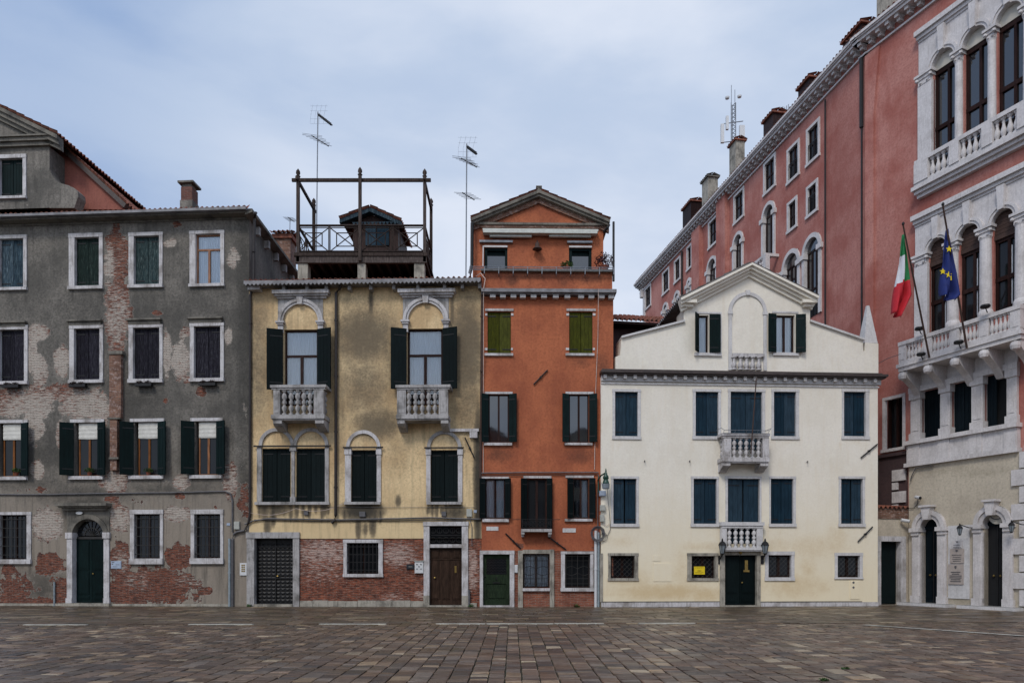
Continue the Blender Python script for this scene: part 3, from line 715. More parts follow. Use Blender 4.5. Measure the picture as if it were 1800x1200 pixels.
# ================================================================== GREY HOUSE
G = Fac(-60, 29.15, 438, 28.42); G.empty('grey_house', 'old grey rendered house with peeling plaster, bare brick patches and plum coloured shutters', 'house')
def grey():
    F = G; X0 = 0; X1 = F.P(438)[0]; ZT = F.P(300, 374)[1]
    top = [((-12,414,48,511),(0,420,42,506),'blue_sh'), ((122,410.5,181.5,509),(132,417.5,175,503.5),'green_sh2'), ((227,409,286.5,506.5),(236,415,280.5,501),'teal_sh')]
    for o, i, m in top: w, r = win(F, i, o); closed(w, r, m, y=.09)
    w, r = win(F, (344.5,411.5,388,499.5), (334,406,394.5,504.5)); casement(w, r, 'wood', 2, .70, True, 'glass', y=.08)
    for o, i, hy in (((-12,572,49.5,676),(0,579.5,43.5,670.5),566), ((123,572,182,673.5),(131,577.5,176,668),563), ((227,571,286.5,673),(234.5,576,281,666.5),561), ((334.5,568,394,671),(341.5,573.5,388,665),558.5)):
        w, r = win(F, i, o); closed(w, r, 'purple_sh', y=.09)
        a, b, c, d = F.R((o[0]-3, hy, o[2]-1, hy+3)); ob('hood', MB().box(a, b, -.16, .02, c, d).box(a+.08, b-.06, -.07, .02, c-.14, c), 'stone_dark', w)
    for k, (ol, il, ir, orr) in enumerate(((-14,-1,40,53), (113,132,174,188.5), (217.5,237,279.5,296.5), (324,343.5,382,400))):
        ty = 744.5-k*1.2; sy = 839.5-k*.9
        w, r = win(F, (il, ty, ir, sy-2), None, sill=(il-9, sy-2, ir+9, sy+4), lintel=(il-8, ty-6.5, ir+10, ty-1), d=.05)
        casement(w, (r[0]+.1, r[1], r[2], r[3]), 'wood', 2, None, False, 'dglass', y=.1, blind=.3)
        wl = (F.P(il)[0]-F.P(ol)[0]); leaf(w, r[0]-.01, -1, .50, r[2]+.02, r[3], R(28), 'green_sh'); leaf(w, r[1]+.01, 1, .44, r[2]+.02, r[3], R(22), 'green_sh')
    for o, i in (((-12,899.5,55.5,990.5),(0,904.5,48,982.5)), ((229.5,895.5,287,991),(236.5,903,282,981)), ((336,895,393,990.5),(342,903,388,980.5))):
        w, r = win(F, i, o); casement(w, r, 'wood_dark', 2, None, False, 'dglass', y=.16); grille(w, r, 6, 5, .02)
    # arched doorway
    x0, x1, z0, z1 = F.R((128.5, 945, 183.6, 1062)); c = (x0+x1)/2; rr = (x1-x0)/2; zt = z1+rr
    F.holes.append((x0-.01, x1+.01, 0, zt+.02))
    D = ob('door', MB().box(x0, x1, .34, .37, 0, zt), 'dark', F.e)
    mb = MB(); o0, o1 = F.P(119)[0], F.P(193)[0]
    mb.box(o0, x0, -.06, .28, .32, z1-.02); mb.box(x1, o1, -.06, .28, .32, z1-.02)
    mb.box(o0-.03, x0+.0, -.09, .27, 0, .32); mb.box(x1, o1+.03, -.09, .27, 0, .32)
    mb.box(o0-.04, x0+.03, -.1, .26, z1-.02, z1+.22); mb.box(x1-.03, o1+.04, -.1, .26, z1-.02, z1+.22)
    ob('stone_frame', mb, 'stone', D)
    mb = MB().arch_fill(c, rr, z1+.1, zt+.14, -.04, .28); mb.ring(c, z1+.1, rr, rr+.2, -.085, -.04)
    sp = F.P(155, 893)[1]; mb.box(o0-.02, o1+.02, -.03, .05, zt+.14, sp)
    for a, b in ((o0, x0), (x1, o1)): mb.box(a, b, -.035, .05, z1+.22, zt+.14)
    ob('arch', mb, 'stone_dark', D)
    a, b, cz, d = F.R((107, 885, 196.5, 892.5)); ob('canopy', MB().box(a, b, -.38, .02, cz+.06, d).box(a+.08, b-.08, -.28, .02, cz, cz+.06).box(a+.16, b-.16, -.16, .02, cz-.1, cz), 'stone_dark', D)
    ob('step', MB().box(o0-.1, o1+.1, -.22, .3, .004, .12), 'stone_base', D)
    panel_door(F, D, (x0, x1, .12, z1), 'green_sh', 2, (.12, .5), y=.2)
    fan = MB().half_disc(c, z1+.1, rr-.03, .22, .24); ob('fanlight', fan, 'dglass', D)
    mb = MB().box(x0, x1, .17, .24, z1-.04, z1+.06)
    for k in range(9): an = math.pi*(k+.5)/9; mb.tube([(c, .2, z1+.1), (c+rr*math.cos(an), .2, z1+.1+rr*math.sin(an))], .014, 5)
    mb.ring(c, z1+.1, rr*.45, rr*.5, .19, .21); ob('fanlight_bars', mb, 'iron_grille', D)
    fallen = [(20,1052,30,12,.9),(95,1020,14,20,.6),(240,905,10,8,.5),(420,800,8,20,.5),(380,890,14,10,.5),(130,870,20,7,.5),(60,790,8,12,.5),(207,450,22,60,.9),(207,545,24,60,1),(205,600,16,40),(66,584,20,16),(57,625,9,40),(70,655,14,32),(108,636,14,32),(293,620,8,45),(318,632,18,34),(328,582,8,10),(401,590,8,16),
        (20,708,40,26),(70,705,26,34),(150,712,46,26),(112,690,40,16),(59,745,20,36),(108,765,10,28),(173,720,20,40),(66,826,13,17),(200,845,26,22),(318,847,16,15),(405,845,14,34),
        (82,922,28,30),(210,912,20,28),(310,903,28,14),(212,985,20,32),(312,978,26,26,.9),(270,1030,80,34,1),(230,1040,50,30,1),(345,1045,20,25,.6),(87,992,30,20),(30,1030,40,24,.75),(55,1058,75,9,1),(108,1042,14,28,1),(15,1000,14,20,.8),
        (364,1037,13,7),(195,877,16,6),(316,872,11,6),(190,470,10,40,.8),(300,428,14,9,.9),(410,453,14,20,.8),(276,550,11,5),(325,585,8,9),(354,688,11,9,1),(330,665,8,10,.9),(291,705,5,5,1),(60,860,40,8,.6),(240,880,40,8,.5),(312,392,10,10,.8),(430,880,16,34,.7),(136,432,8,14,.5),(250,530,30,5,.45),(140,520,20,6,.4),(430,720,9,20,.4)]
    hold = [(82,730,14,26),(145,712,9,16),(30,715,12,14),(60,1035,24,14)]
    soot = [(230,545,240,45,.55),(400,620,40,180,.55),(60,480,80,60,.4),(180,480,30,80,.3),(350,470,60,60,.4),(430,560,18,260,.8),(60,620,60,60,.5),(250,700,50,50,.65),(380,760,40,60,.6),(90,780,40,60,.6),(150,870,90,18,.7),(300,860,100,12,.6),(60,850,60,16,.6),(155,905,45,40,.95),(70,1030,60,30,.7),(110,390,110,10,.6),(430,860,14,60,.8),(260,640,300,90,.45)]
    lime = [(207,450,30,60,.35),(205,560,30,60,.7),(62,620,40,60,1),(108,636,20,32,1),(300,625,60,50,1),(60,740,70,60,.95),(160,715,60,40,.9),(400,590,20,20,1),(66,826,20,20,1),(200,845,30,25,.8),(318,847,20,20,.9),(405,845,20,40,.7),(85,920,40,35,.95),(210,912,24,28,.9),(310,903,30,16,1),(212,985,16,22,.6),(190,470,12,40,.9),(300,428,16,12,1),(410,453,16,22,1),(345,1020,40,14,.5),(240,1020,25,20,.45),(430,700,20,120,.9)]
    drips(F, soot, .75)
    wall(F, 'wall', X0, X1, 0, ZT, 'w_grey', ([b for b in fallen], soot, lime), .11)
    body(F, 'side_wall', X0, X1, ZT, 11.5, 'w_grey', -.4, -.9)
    # chimney flue that climbs the facade between the windows
    def bx(r, d0, d1, mb): a, b, c, e = F.R(r, d0); return mb.box(a, b, -d0, d1, c, e)
    fl = MB(); bx((192, 622, 212.5, 734), .16, .02, fl); bx((193, 736, 205.5, 803), .16, .02, fl); bx((193.5, 806, 205, 826), .14, .02, fl)
    flue = ob('flue', fl, 'brick_old', F.e)
    for q_ in ((190.5, 616, 214.5, 622), (188, 733, 210, 736), (191, 803, 208, 806.5)): ob('ledge', bx(q_, .21, .02, MB()), 'stone_dark', flue)
    # eaves
    zc = F.P(200, 389.5)[1]; zg = F.P(200, 378, .5)[1]; mb = MB(); mb.box(X0, X1+.05, -.05, .02, zc-.08, zc+.0); mb.box(X0, X1+.1, -.42, .1, zg-.02, zg+.05); ob('cornice', mb, 'stone_dark', F.e)
    x = 0; zh = zg-.02-zc; sp = []; px = -52.0
    while px < 436:
        if not 196 < px < 213: sp.append((F.P(px)[0], 0, zc))
        px += 17.5
    reps('bracket', MB().add([(x, -.02, 0), (x+.13, -.02, 0), (x+.13, -.34, zh), (x, -.34, zh), (x, -.2, .02), (x+.13, -.2, .02), (x, .0, zh), (x+.13, .0, zh)], [(0,4,5,1),(4,3,2,5),(0,6,3,4),(1,5,2,7)]), 'stone_dirty', F.e, sp)
    mb = MB().box(X0, X1+.12, -.6, -.42, zg+.03, zg+.13); ob('gutter', mb, 'gutter', F.e)
    mb = MB(); tiles(mb, (X0, -.5, zg+.15), (X1-X0+.25, 0, 0), (-7, 6.1, 1.75))
    roof = ob('roof', mb, 'tile', F.e)
    mb = MB().add([(X1+.0, -.4, zg-.1), (X1+.3, -.4, zg+.02), (X1-.4, 11.6, zg+.02), (X1-.9, 11.6, zg-.1), (X1+.3, -.4, zg+.14), (X1-.4, 11.6, zg+.14), (X1, -.4, zg+.14), (X1-.9, 11.6, zg+.14)], [(0,1,2,3),(1,4,5,2),(4,6,7,5),(0,6,4,1)])
    ob('side_eaves', mb, 'stone_dark', F.e)
    for k in range(9):
        y = .6+k*1.2; sx = X1-.9*y/11.5; 
        ob('side_bracket', MB().box(sx, sx+.2, y, y+.16, zg-.42, zg-.1), 'stone_dirty', F.e)
    for y, h in ((3.2, 1.1), (4.6, .9)):
        sx = X1-.9*y/11.5; ob('side_window', MB().box(sx-.02, sx+.03, y, y+.6, zg-2.6, zg-2.6+h), 'dglass', F.e)
    def chim(x, y, w_, d_, z0, z1, mat, cap='stone_dark', base=None):
        c = ob('chimney', MB().box(x, x+w_, y, y+d_, z0, z1-.22), mat, roof)
        ob('cap', MB().box(x-.1, x+w_+.1, y-.1, y+d_+.1, z1-.08, z1).box(x+.04, x+w_-.04, y+.04, y+d_-.04, z1-.22, z1-.08), cap, c)
        if base: ob('chimney_base', MB().box(x-.03, x+w_+.03, y-.03, y+d_+.03, z0, base), 'w_grey', c)
    x0, _, _, zt = F.R((318, 319, 337.5, 364), -1.5); x1 = F.R((318, 319, 337.5, 364), -1.5)[1]
    chim(x0, 1.5, x1-x0, .5, zg+.3, zt, 'brick_chim', base=F.P(328, 352, -1.5)[1])
    # attic storey with its pediment
    ax1 = F.P(87)[0]; ez = F.P(60, 259)[1]; zb = F.P(60, 366)[1]
    a, b, c, d = F.R((0, 279, 41, 346)); h = (a-.01, b+.01, c-.01, d+.01)
    att = Fac(-60, 29.15, 438, 28.42)
    w, r = win(F, (0, 279, 41, 346), (-6, 272.5, 47, 350.5), hole=False); closed(w, r, 'green_sh', y=.09, planks=4)
    apx = F.P(-15)[0]; lx = 2*apx-ax1
    gable(F, 'attic_wall', [(lx, ez), (apx, F.P(-15, 205)[1]), (ax1, ez)], (), 'w_grey', [h], 8, 0, zb)
    mb = MB(); e1 = F.P(103)[0]; e0 = 2*apx-e1; z241, z259 = F.P(60, 244)[1], ez
    mb.box(e0, e1-.1, -.14, .02, z259, z259+.15); mb.box(e0, e1-.02, -.24, .02, z259+.15, z241-.06); mb.box(e0, e1, -.32, .02, z241-.06, z241); 
    ax, az = F.P(-15, 184); ex, ezz = F.P(111, 246); lx2 = 2*ax-ex
    for t0, t1, dd in ((0, .16, .36), (.16, .34, .26), (.34, .5, .14)):
        mb.prism([(ax, az-t1), (ex, ezz-t1), (ex, ezz-t0), (ax, az-t0)], -dd, .02); mb.prism([(lx2, ezz-t1), (ax, az-t1), (ax, az-t0), (lx2, ezz-t0)], -dd, .02)
    ob('pediment', mb, 'stone_dark', F.e)
    mb = MB(); tiles(mb, (ex+.05, 8.2, ezz+.03), (0, -8.65, 0), (ax-ex-.05, 0, az-ezz)); tiles(mb, (lx2-.05, -.45, ezz+.03), (0, 8.65, 0), (ax-lx2+.05, 0, az-ezz)); ob('attic_roof', mb, 'tile', F.e)
    # scroll buttress at the foot of the attic
    pts = [F.P(*p) for p in ((87,366),(131,366),(134,357),(138,346),(137,337),(131,331),(120,326),(108,323),(99,318),(92,308),(87,296))]
    ob('scroll', MB().prism(pts, -.02, .45), 'w_grey', F.e)
    # pink lean-to wall behind it
    d = -.9; pts = [F.P(*p, d) for p in ((80,368),(216,368),(216,360),(104,259),(80,259))]
    ob('lean_to_wall', MB().prism(pts, .9, 7), 'w_pinkside', F.e)
    q0, q1 = F.P(100, 250, d), F.P(222, 362, d); mb = MB()
    mb.prism([(q0[0], q0[1]-.16), (q1[0], q1[1]-.16), (q1[0]+.1, q1[1]), (q0[0]+.1, q0[1])], .72, 7); ob('lean_to_eaves', mb, 'gutter_brown', F.e)
    mb = MB(); tiles(mb, (q1[0]+.1, 7, q1[1]+.03), (0, -6.35, 0), (q0[0]-q1[0], 0, q0[1]-q1[1])); ob('lean_to_roof', mb, 'tile', F.e)
    pipe(F, [(103, 258, -.75), (96, 266, -.75), (95.5, 316, -.75)], .06, 'iron', clips=False)
    # downpipe at the corner, base course, pipes
    pipe(F, [(450, 374, .45), (447, 384, .14), (446, 500), (440, 520), (439.5, 905), (437, 918), (431, 930)], .055, 'pipe_dark', .09)
    mb = MB(); mb.box(X0, F.P(119)[0]-.05, -.06, .02, .003, .1); mb.box(F.P(193)[0]+.05, F.P(403)[0], -.06, .02, .003, .1); ob('base_course', mb, 'stone_base', F.e)
    pipe(F, [(403.5, 1066, .07), (403.5, 946)], .05, 'pipe_grey', .07, 'service_pipe'); pipe(F, [(408.5, 1066), (408.5, 948), (411, 938), (418, 934), (430, 932)], .045, 'cable', .07, 'conduit')
    pipe(F, [(95.5, 1065), (95.5, 1022)], .035, 'pipe_grey', .05, 'stub_pipe', clips=False)
grey()
wire(G, [(-50, 868, .05), (60, 869), (150, 867.5), (300, 865.5), (396, 863)], .028, 'cable', 'grey cable bundle running along the grey house above its arched door', .05)
wire(G, [(396, 863), (405, 867), (408.5, 880), (408.5, 935)], .03, 'cable', 'grey armoured cable dropping down the right end of the grey house', .05)
def box_thing(F, name, r, mat, label, cat, d=.09, extra=None, group=None):
    x0, x1, z0, z1 = F.R(r, d); xm, zm = (x0+x1)/2, z0; hw, h = (x1-x0)/2, z1-z0
    t = empty(name, F.world(xm, 0, zm), F.rz, label, cat, group)
    ob('body', MB().box(-hw, hw, -d, .0, 0, h).box(-hw*.93, hw*.93, -d-.012, -d, .02, h-.02), mat, t)
    return t, hw, h, d
t, hw, h, d = box_thing(G, 'intercom', (421.5, 989, 434, 1011), 'plastic_w', 'white intercom panel with brass buttons at the right end of the grey house', 'intercom', .04)
mb = MB()
for i in range(2):
    for j in range(4): mb.box(-.07+i*.08, -.01+i*.08, -.062, -.05, h*.3+j*.08, h*.3+j*.08+.055)
ob('button', mb, 'brass', t)
box_thing(G, 'junction_box', (411, 916, 420.5, 930), 'plastic', 'cream junction box beside the cable on the grey house', 'junction box')
box_thing(G, 'small_plate', (398.5, 919, 404.5, 923.5), 'blueplate', 'tiny blue grey plate beside the cream junction box on the grey house', 'plate', .015)
t, hw, h, d = box_thing(G, 'wall_plaque', (195, 985.5, 213, 999), 'blueplate', 'pale blue plaque to the right of the arched green door', 'plaque', .02)
ob('lettering', MB().box(-hw*.8, -hw*.3, -.035, -.032, h*.8, h*.9).box(-hw*.8, -hw*.5, -.035, -.032, h*.55, h*.68).box(hw*.0, hw*.7, -.035, -.032, h*.5, h*.56).box(-hw*.6, hw*.3, -.035, -.032, h*.25, h*.3), 'cable', t)
x, z = G.P(142.5, 901.5); t = empty('number_plate', G.world(x, -.1, z), G.rz, 'white oval house number plate over the arched green door', 'number plate')
ob('oval', MB().prism([(.14*math.cos(k*math.tau/24), .06*math.sin(k*math.tau/24)) for k in range(24)], -.02, .0), 'plastic_w', t)
def planter(F, px, py, label, mat_leaf, group, wpx=16, hpx=5, d=.2, n=120, r=.22, size=.03, dry=False, up=.08):
    x, z = F.P(px, py, d); hw = wpx/2/44; t = empty('planter' if wpx > 13 else 'flower_pot', F.world(x, -d, z), F.rz, label, 'plant pot', group)
    if wpx > 13: ob('trough', MB().box(-hw, hw, -.08, .08, -.1, .02), 'iron' if dry else 'terracotta', t)
    else: ob('pot', MB().lathe((0, 0, 0), [(.05, 0), (.085, .1), (.09, .12), (.09, .14)], 10), 'terracotta', t)
    mb = MB(); k = max(1, int(hw/.12))
    for i in range(k): leaves_mb(((i+.5)/k*2*hw-hw if k > 1 else 0, 0, up), r if k == 1 else .13, n//k, size, .55, mb)
    ob('plant', mb, mat_leaf, t)
for px, py, lb in ((20, 677, 'under the leftmost plum shuttered window'), (137, 676, 'under the second plum shuttered window'), (253, 674.5, 'under the third plum shuttered window'), (365, 673.5, 'under the rightmost plum shuttered window')):
    planter(G, px, py, 'iron trough of dry stems '+lb, 'dry', 'troughs of dry plants on the grey house', 30, 6, .16, 260, .2, .035, True, .05)
for px, lb in ((29, 'leftmost first floor'), (157.5, 'first floor, above the arched door,'), (261, 'first floor, right of the arched door,')):
    planter(G, px, 836, 'green potted plant, '+lb+' grey house sill', 'tree', 'potted plants on the grey house', 10, 6, .03, 200, .2, .035, up=.22)

# ================================================================== YELLOW HOUSE
Y = Fac(438, 28.4, 846.5, 28.1); Y.empty('yellow_house', 'yellow ochre house with arched green shuttered windows, two stone balconies and a brick ground floor', 'house')
def bars_mb(F, rs, d0, d1):
    mb = MB()
    for r in rs: a, b, c, d = F.R(r); mb.box(a, b, -d0, d1, c, d)
    return mb
def yellow():
    F = Y; X1 = F.L; ZT = F.P(640, 497, .4)[1]; zb = F.P(640, 946)[1]
    # tall balcony windows
    for k, (o, hood, sp, c, imp, key, cas, sh) in enumerate((
        ((499.5,579,558.5,680), (478,509,577.5,519.5), (489,521,568,582), 529.3, (566,580.5), 529, (499.5,558.5), (473,584)),
        ((716,577.5,778,679), (699,507,800,517.5), (708.5,519,789,580), 748.7, (564,579), 748.8, (716,778), (690,804)))):
        w, r = win(F, o, None, rev=.35); x0, x1, z0, z1 = r; z0b = z0-.9
        F.holes[-1] = (x0, x1, z0-.75, z1)
        casement(w, (x0, x1, z0-.75, z1), 'wood_dark', 2, .66, True, 'glass', y=.12, fw=.075, low=z0+.05); ob('shade_panel', MB().box(x0+.07, x1-.07, .15, .2, z0-.7, z0+.1), 'wood_dark', w)  # dark panel added for the shadow behind the balusters
        leaf(w, x0-.02, -1, .62, z0-.15, z1-.02, R(18), 'black_green', y=-.07); leaf(w, x1+.02, 1, .62, z0-.15, z1-.02, R(18), 'black_green', y=-.07)
        a, b, c0, d = F.R(hood, .28); mb = MB().box(a, b, -.3, .02, c0+.1, d).box(a+.06, b-.06, -.22, .02, c0+.03, c0+.1).box(a+.14, b-.14, -.12, .02, c0-.04, c0+.03); ob('hood', mb, 'stone', w)
        cx, zs = F.P(c, imp[0]); ro, ri = 40/44.2, 31/44.2; a, b, c0, d = F.R(sp); mb = MB()
        mb.arch_fill(cx, ro-.02, zs, d, -.03, .0); 
        for p, q in ((a, cx-ro+.02), (cx+ro-.02, b)): mb.box(p, q, -.03, .02, zs, d)
        ob('spandrel', mb, 'stone_dirty', w)
        mb = MB().ring(cx, zs, ri, ri+.09, -.09, .02).ring(cx, zs, ri+.09, ro, -.13, .02); ob('arch', mb, 'stone', w)
        kx = F.P(key)[0]; ob('keystone', MB().prism([(kx-.09, zs+ri-.04), (kx+.09, zs+ri-.04), (kx+.13, zs+ro+.06), (kx-.13, zs+ro+.06)], -.19, .02), 'stone', w)
        zi = F.P(c, imp[1])[1]; mb = MB()
        for s_ in (-1, 1):
            m = cx+s_*(ri+ro)/2; hw = (ro-ri)/2; mb.box(m-hw-.07, m+hw+.07, -.2, .02, zs-.07, zs); mb.box(m-hw-.03, m+hw+.03, -.16, .02, zs-.14, zs-.07); mb.box(m-hw, m+hw, -.1, .02, zi-.12, zs-.14)
        ob('impost', mb, 'stone', w)
    balcony(F, .75, (475,676,573,684), (476,728,570,736.5), ((480,491), (551,568)), (498,510,521.5,532.5,543.5), (687,728), ((479,494), (553,568.5)), 757, side=3)
    balcony(F, .75, (695,676,792,684), (696,728,788,736.5), ((697.5,713), (771,787)), (718,729.5,741.5,753,764), (687,728), ((697.5,711), (774.5,787.5)), 757, side=3)
    # middle row with blind arches
    def archwin(c, ro, ri, spy, label=None):
        cx, zs = F.P(c, spy); mb = MB().ring(cx, zs, ri/44.2, ro/44.2, -.07, .02); return cx, zs, mb
    w, r = win(F, (461,788,511,881.5), None, rev=.3); closed(w, r, 'black_green', .05)
    w2, r2 = win(F, (520.6,788,571.6,881.5), None, rev=.3); closed(w2, r2, 'black_green', .05)
    for ww, c in ((w, 486.5), (w2, 547)): cx, zs, mb = archwin(c, 31.5, 25.5, 783.7); ob('arch', mb, 'stone_dirty', ww)
    mb = MB()
    for rr in ((452.5,784,460.5,882), (571.8,784,578.5,882)): a, b, c, d = F.R(rr); mb.box(a, b, -.06, .2, c, d)
    a, b, c, d = F.R((511.2,784,520.4,882)); mb.box(a+.04, b-.04, -.08, .2, c+.2, d-.2); mb.box(a, b, -.1, .2, c, c+.2); mb.box(a-.02, b+.02, -.1, .2, d-.2, d)
    ob('stone_frame', mb, 'stone_dirty', w)
    ob('sill', bars_mb(F, [(449.5,882,580,887)], .14, .1), 'stone_dirty', w)
    ob('iron_bar', bars_mb(F, [(447.5,783.2,583,785.6)], .13, -.09), 'iron', w)
    for (i, jl, jr, c, spy, sl, br) in (((617.5,791,662.5,881.5), (607,617.3), (662.7,670), 639, 786.7, (606.5,882,669.5,886.5), (604,785.6,674.5,788)), ((757,791,805,881.5), (749.5,756.8), (805.2,813), 781, 787.5, (750.5,882,811.5,886.5), (746.5,786.2,816,788.6))):
        w, r = win(F, i, None, rev=.3); closed(w, r, 'black_green', .05)
        cx, zs, mb = archwin(c, 30.5, 24.5, spy); ob('arch', mb, 'stone' if c < 700 else 'stone_dirty', w)
        mb = bars_mb(F, [(jl[0], spy, jl[1], 882), (jr[0], spy, jr[1], 882)], .06, .2); 
        for q in (jl, jr): a, b, c_, d = F.R((q[0]-1, spy, q[1]+1, spy+12)); mb.box(a, b, -.09, .19, c_, d)
        ob('stone_frame', mb, 'stone', w); ob('sill', bars_mb(F, [sl], .14, .1), 'stone_dirty', w); ob('iron_bar', bars_mb(F, [br], .13, -.09), 'iron', w)
    # ground floor window and doors
    w, r = win(F, (610,953.5,665.5,1008), (604,947.6,673,1013.5), sd=.02); casement(w, r, 'wood_dark', 2, None, False, 'dglass', y=.2); grille(w, r, 8, 4, .02, .014, 'iron')
    x0, x1, z0, z1 = F.R((447.7,945.5,515.6,1063)); F.holes.append((x0-.01, x1+.01, 0, z1+.01))
    D = ob('gate', MB().box(x0, x1, .24, .28, .1, z1), 'iron', F.e)
    a, b, _, t_ = F.R((434.5,935,526.5,1065)); mb = MB().box(a, x0, -.06, .2, .003, z1).box(x1, b, -.06, .2, .003, z1).box(a-.02, b+.02, -.09, .2, z1, t_); ob('stone_frame', mb, 'stone_dirty', D)
    ob('threshold', MB().box(x0, x1, -.1, .24, .003, .1), 'stone_base', D)
    nx, nz = 8, 16; mb = MB()
    for i in range(nx):
        for j in range(nz):
            u0, u1 = x0+.03+(x1-x0-.06)*i/nx, x0+.03+(x1-x0-.06)*(i+1)/nx; v0, v1 = .14+(z1-.2-.14)*j/nz, .14+(z1-.2-.14)*(j+1)/nz
            mb.add([(u0, .235, v0), (u1, .235, v0), (u1, .235, v1), (u0, .235, v1), ((u0+u1)/2, .195, (v0+v1)/2)], [(0,1,4),(1,2,4),(2,3,4),(3,0,4)])
    ob('gate_leaf', mb, 'iron', D); mb = MB(); m = (x0+x1)/2; mb.box(m-.02, m+.02, .18, .24, .1, z1)
    for zz in (.1, (z1-.1)*.42, z1-.36): mb.box(x0, x1, .185, .235, zz, zz+.05)
    mb.box(x0, x0+.04, .183, .24, .1, z1); mb.box(x1-.04, x1, .183, .24, .1, z1); ob('gate_frame', mb, 'iron', D)
    ob('handle', MB().lathe((0, 0, 0), [(.01, -.04), (.04, -.02), (.05, 0), (.04, .02), (.01, .04)], 10), 'brass', D, loc=(m+.09, .16, F.P(490, 1012)[1]))
    x0, x1, z0, z1 = F.R((755,923.7,812,1066)); F.holes.append((x0-.01, x1+.01, 0, z1+.01)); D = ob('door', MB().box(x0, x1, .3, .33, 0, z1), 'dark', F.e)
    a, b, _, t_ = F.R((745,916.5,823,1066)); zm0, zm1 = F.P(783, 962)[1], F.P(783, 956)[1]
    mb = MB().box(a, x0, -.06, .2, .45, z1).box(x1, b, -.06, .2, .45, z1).box(a-.02, b+.02, -.09, .2, z1, t_).box(x0, x1, -.04, .2, zm0, zm1); ob('stone_frame', mb, 'stone', D)
    ob('plinth', MB().box(a-.01, x0+.0, -.08, .2, .003, .45).box(x1, b+.01, -.08, .2, .003, .45).box(x0, x1, -.1, .3, .003, .07), 'stone_base', D)
    mb = MB().box(x0, x1, .12, .17, .07, zm0)
    H = zm0-.07; W3 = (x1-x0)/3
    for k in range(3):
        for p, q in ((.82, .97), (.1, .78)): mb.box(x0+k*W3+.07, x0+(k+1)*W3-.07, .095, .12, .07+H*p, .07+H*q); mb.box(x0+k*W3+.11, x0+(k+1)*W3-.11, .08, .095, .07+H*p+.05, .07+H*q-.05)
    mb.box(x0, x1, .09, .12, .07+H*.79, .07+H*.81); ob('door_leaf', mb, 'door_brown', D)
    ob('letter_flap', MB().box(x1-.3, x1-.22, .06, .08, 1.35, 1.62), 'brass', D); ob('handle', MB().lathe((0, 0, 0), [(.01, -.04), (.04, -.02), (.05, 0), (.04, .02), (.01, .04)], 10), 'brass', D, loc=(x0+.2, .05, 1.15))
    ob('pane', MB().box(x0, x1, .15, .16, zm1, z1), 'dglass', D); mb = MB()
    for i in range(5):
        for j in range(2):
            cx, cz = x0+(x1-x0)*(i+.5)/5, zm1+(z1-zm1)*(j+.5)/2; rr = (x1-x0)/11; mb.ring(cx, cz, rr*.75, rr, .06, .085, 0, math.tau, 12); mb.box(cx-.01, cx+.01, .06, .08, cz-rr, cz+rr)
    mb.box(x0, x1, .055, .09, (zm1+z1)/2-.015, (zm1+z1)/2+.015); ob('grille', mb, 'iron', D)
    soot = [(640,590,56,50,.95),(640,680,52,50,.7),(665,745,44,28,.9),(640,640,60,120,.45),(610,580,16,60,.6),(820,610,28,90,.8),(820,690,28,90,.7),(455,580,20,70,.65),(455,650,24,90,.65),(600,700,12,60,.6),(560,620,25,90,.3),(810,530,20,20,.4),(570,570,14,60,.4),(590,620,14,90,.6),(690,560,16,40,.4),(690,640,14,60,.6),(840,830,7,110,1.2),(840,900,6,70,1.2),
        (637,897,33,16,1.3),(480,900,5,22,1.1),(490,896,18,9,1),(465,895,8,18,1),(570,893,6,12,1),(800,900,18,14,1),(655,922,6,20,1),(630,925,5,22,1),(642,930,4,14,.8),(700,880,5,10,.9),(652,530,4,24,1.1),(795,540,4,40,.8),(470,925,6,18,.9),(440,620,8,200,.5),(745,800,40,20,.2),(700,790,20,50,.35),(600,790,8,60,.4),(485,525,20,8,.4),(560,740,20,14,.3)]
    drips(F, soot, .5)
    soot = [(*b[:4], b[4]*(1.35 if b[2] < 40 and b[4] >= .8 else 1.05)) for b in soot]+[(606+i*9, 899+random.uniform(-2, 4), 3, random.uniform(8, 20), 1.5) for i in range(8)]+[(456+i*11, 896+random.uniform(-2, 4), 3, random.uniform(6, 20), 1.3) for i in range(12)]+[(752+i*8, 897, 3, random.uniform(6, 16), 1.3) for i in range(8)]
    wall(F, 'wall', 0, X1, zb, ZT, 'w_yellow', ([], soot, []), .07)
    lime = [(570,970,60,22,.75),(700,975,30,20,.8),(830,1000,10,40,.8),(560,1000,50,25,.5),(640,985,20,20,.6),(690,1050,25,10,.5),(740,1045,10,8,.8)]
    wall(F, 'brick_wall', 0, X1, 0, zb, 'w_yellowbrick', ([(600,1000,900,300,2)], [(500,1055,60,15,.7),(640,1058,60,8,.5)], lime), .13, y=.03)
    body(F, 'side_wall', 0, X1, ZT, 10, 'w_yellow', y=.03)
    mb = MB(); px = 527.0
    while px < 743:
        l = random.uniform(18, 34); q = min(px+l, 744); a, b = F.P(px)[0], F.P(q)[0]; mb.box(a+.005, b-.005, -.03+random.uniform(-.01, .01), .05, .003, .24+random.uniform(-.02, .02)); px += l
    a, b = F.P(824)[0], F.P(838)[0]; mb.box(a, b, -.03, .05, .003, .16); ob('base_course', mb, 'stone_base', F.e)
    # eaves: scalloped gutter, brackets, roof
    z0, z1 = F.P(640, 498, .5)[1], F.P(640, 490.5, .5)[1]; mb = MB().box(-.02, X1, -.5, -.34, z0+.04, z1).box(-.02, X1, -.34, .05, z0+.04, z0+.1); scallop(mb, 0, X1, -.515, z0+.05, .08, 58); ob('gutter', mb, 'gutter', F.e)
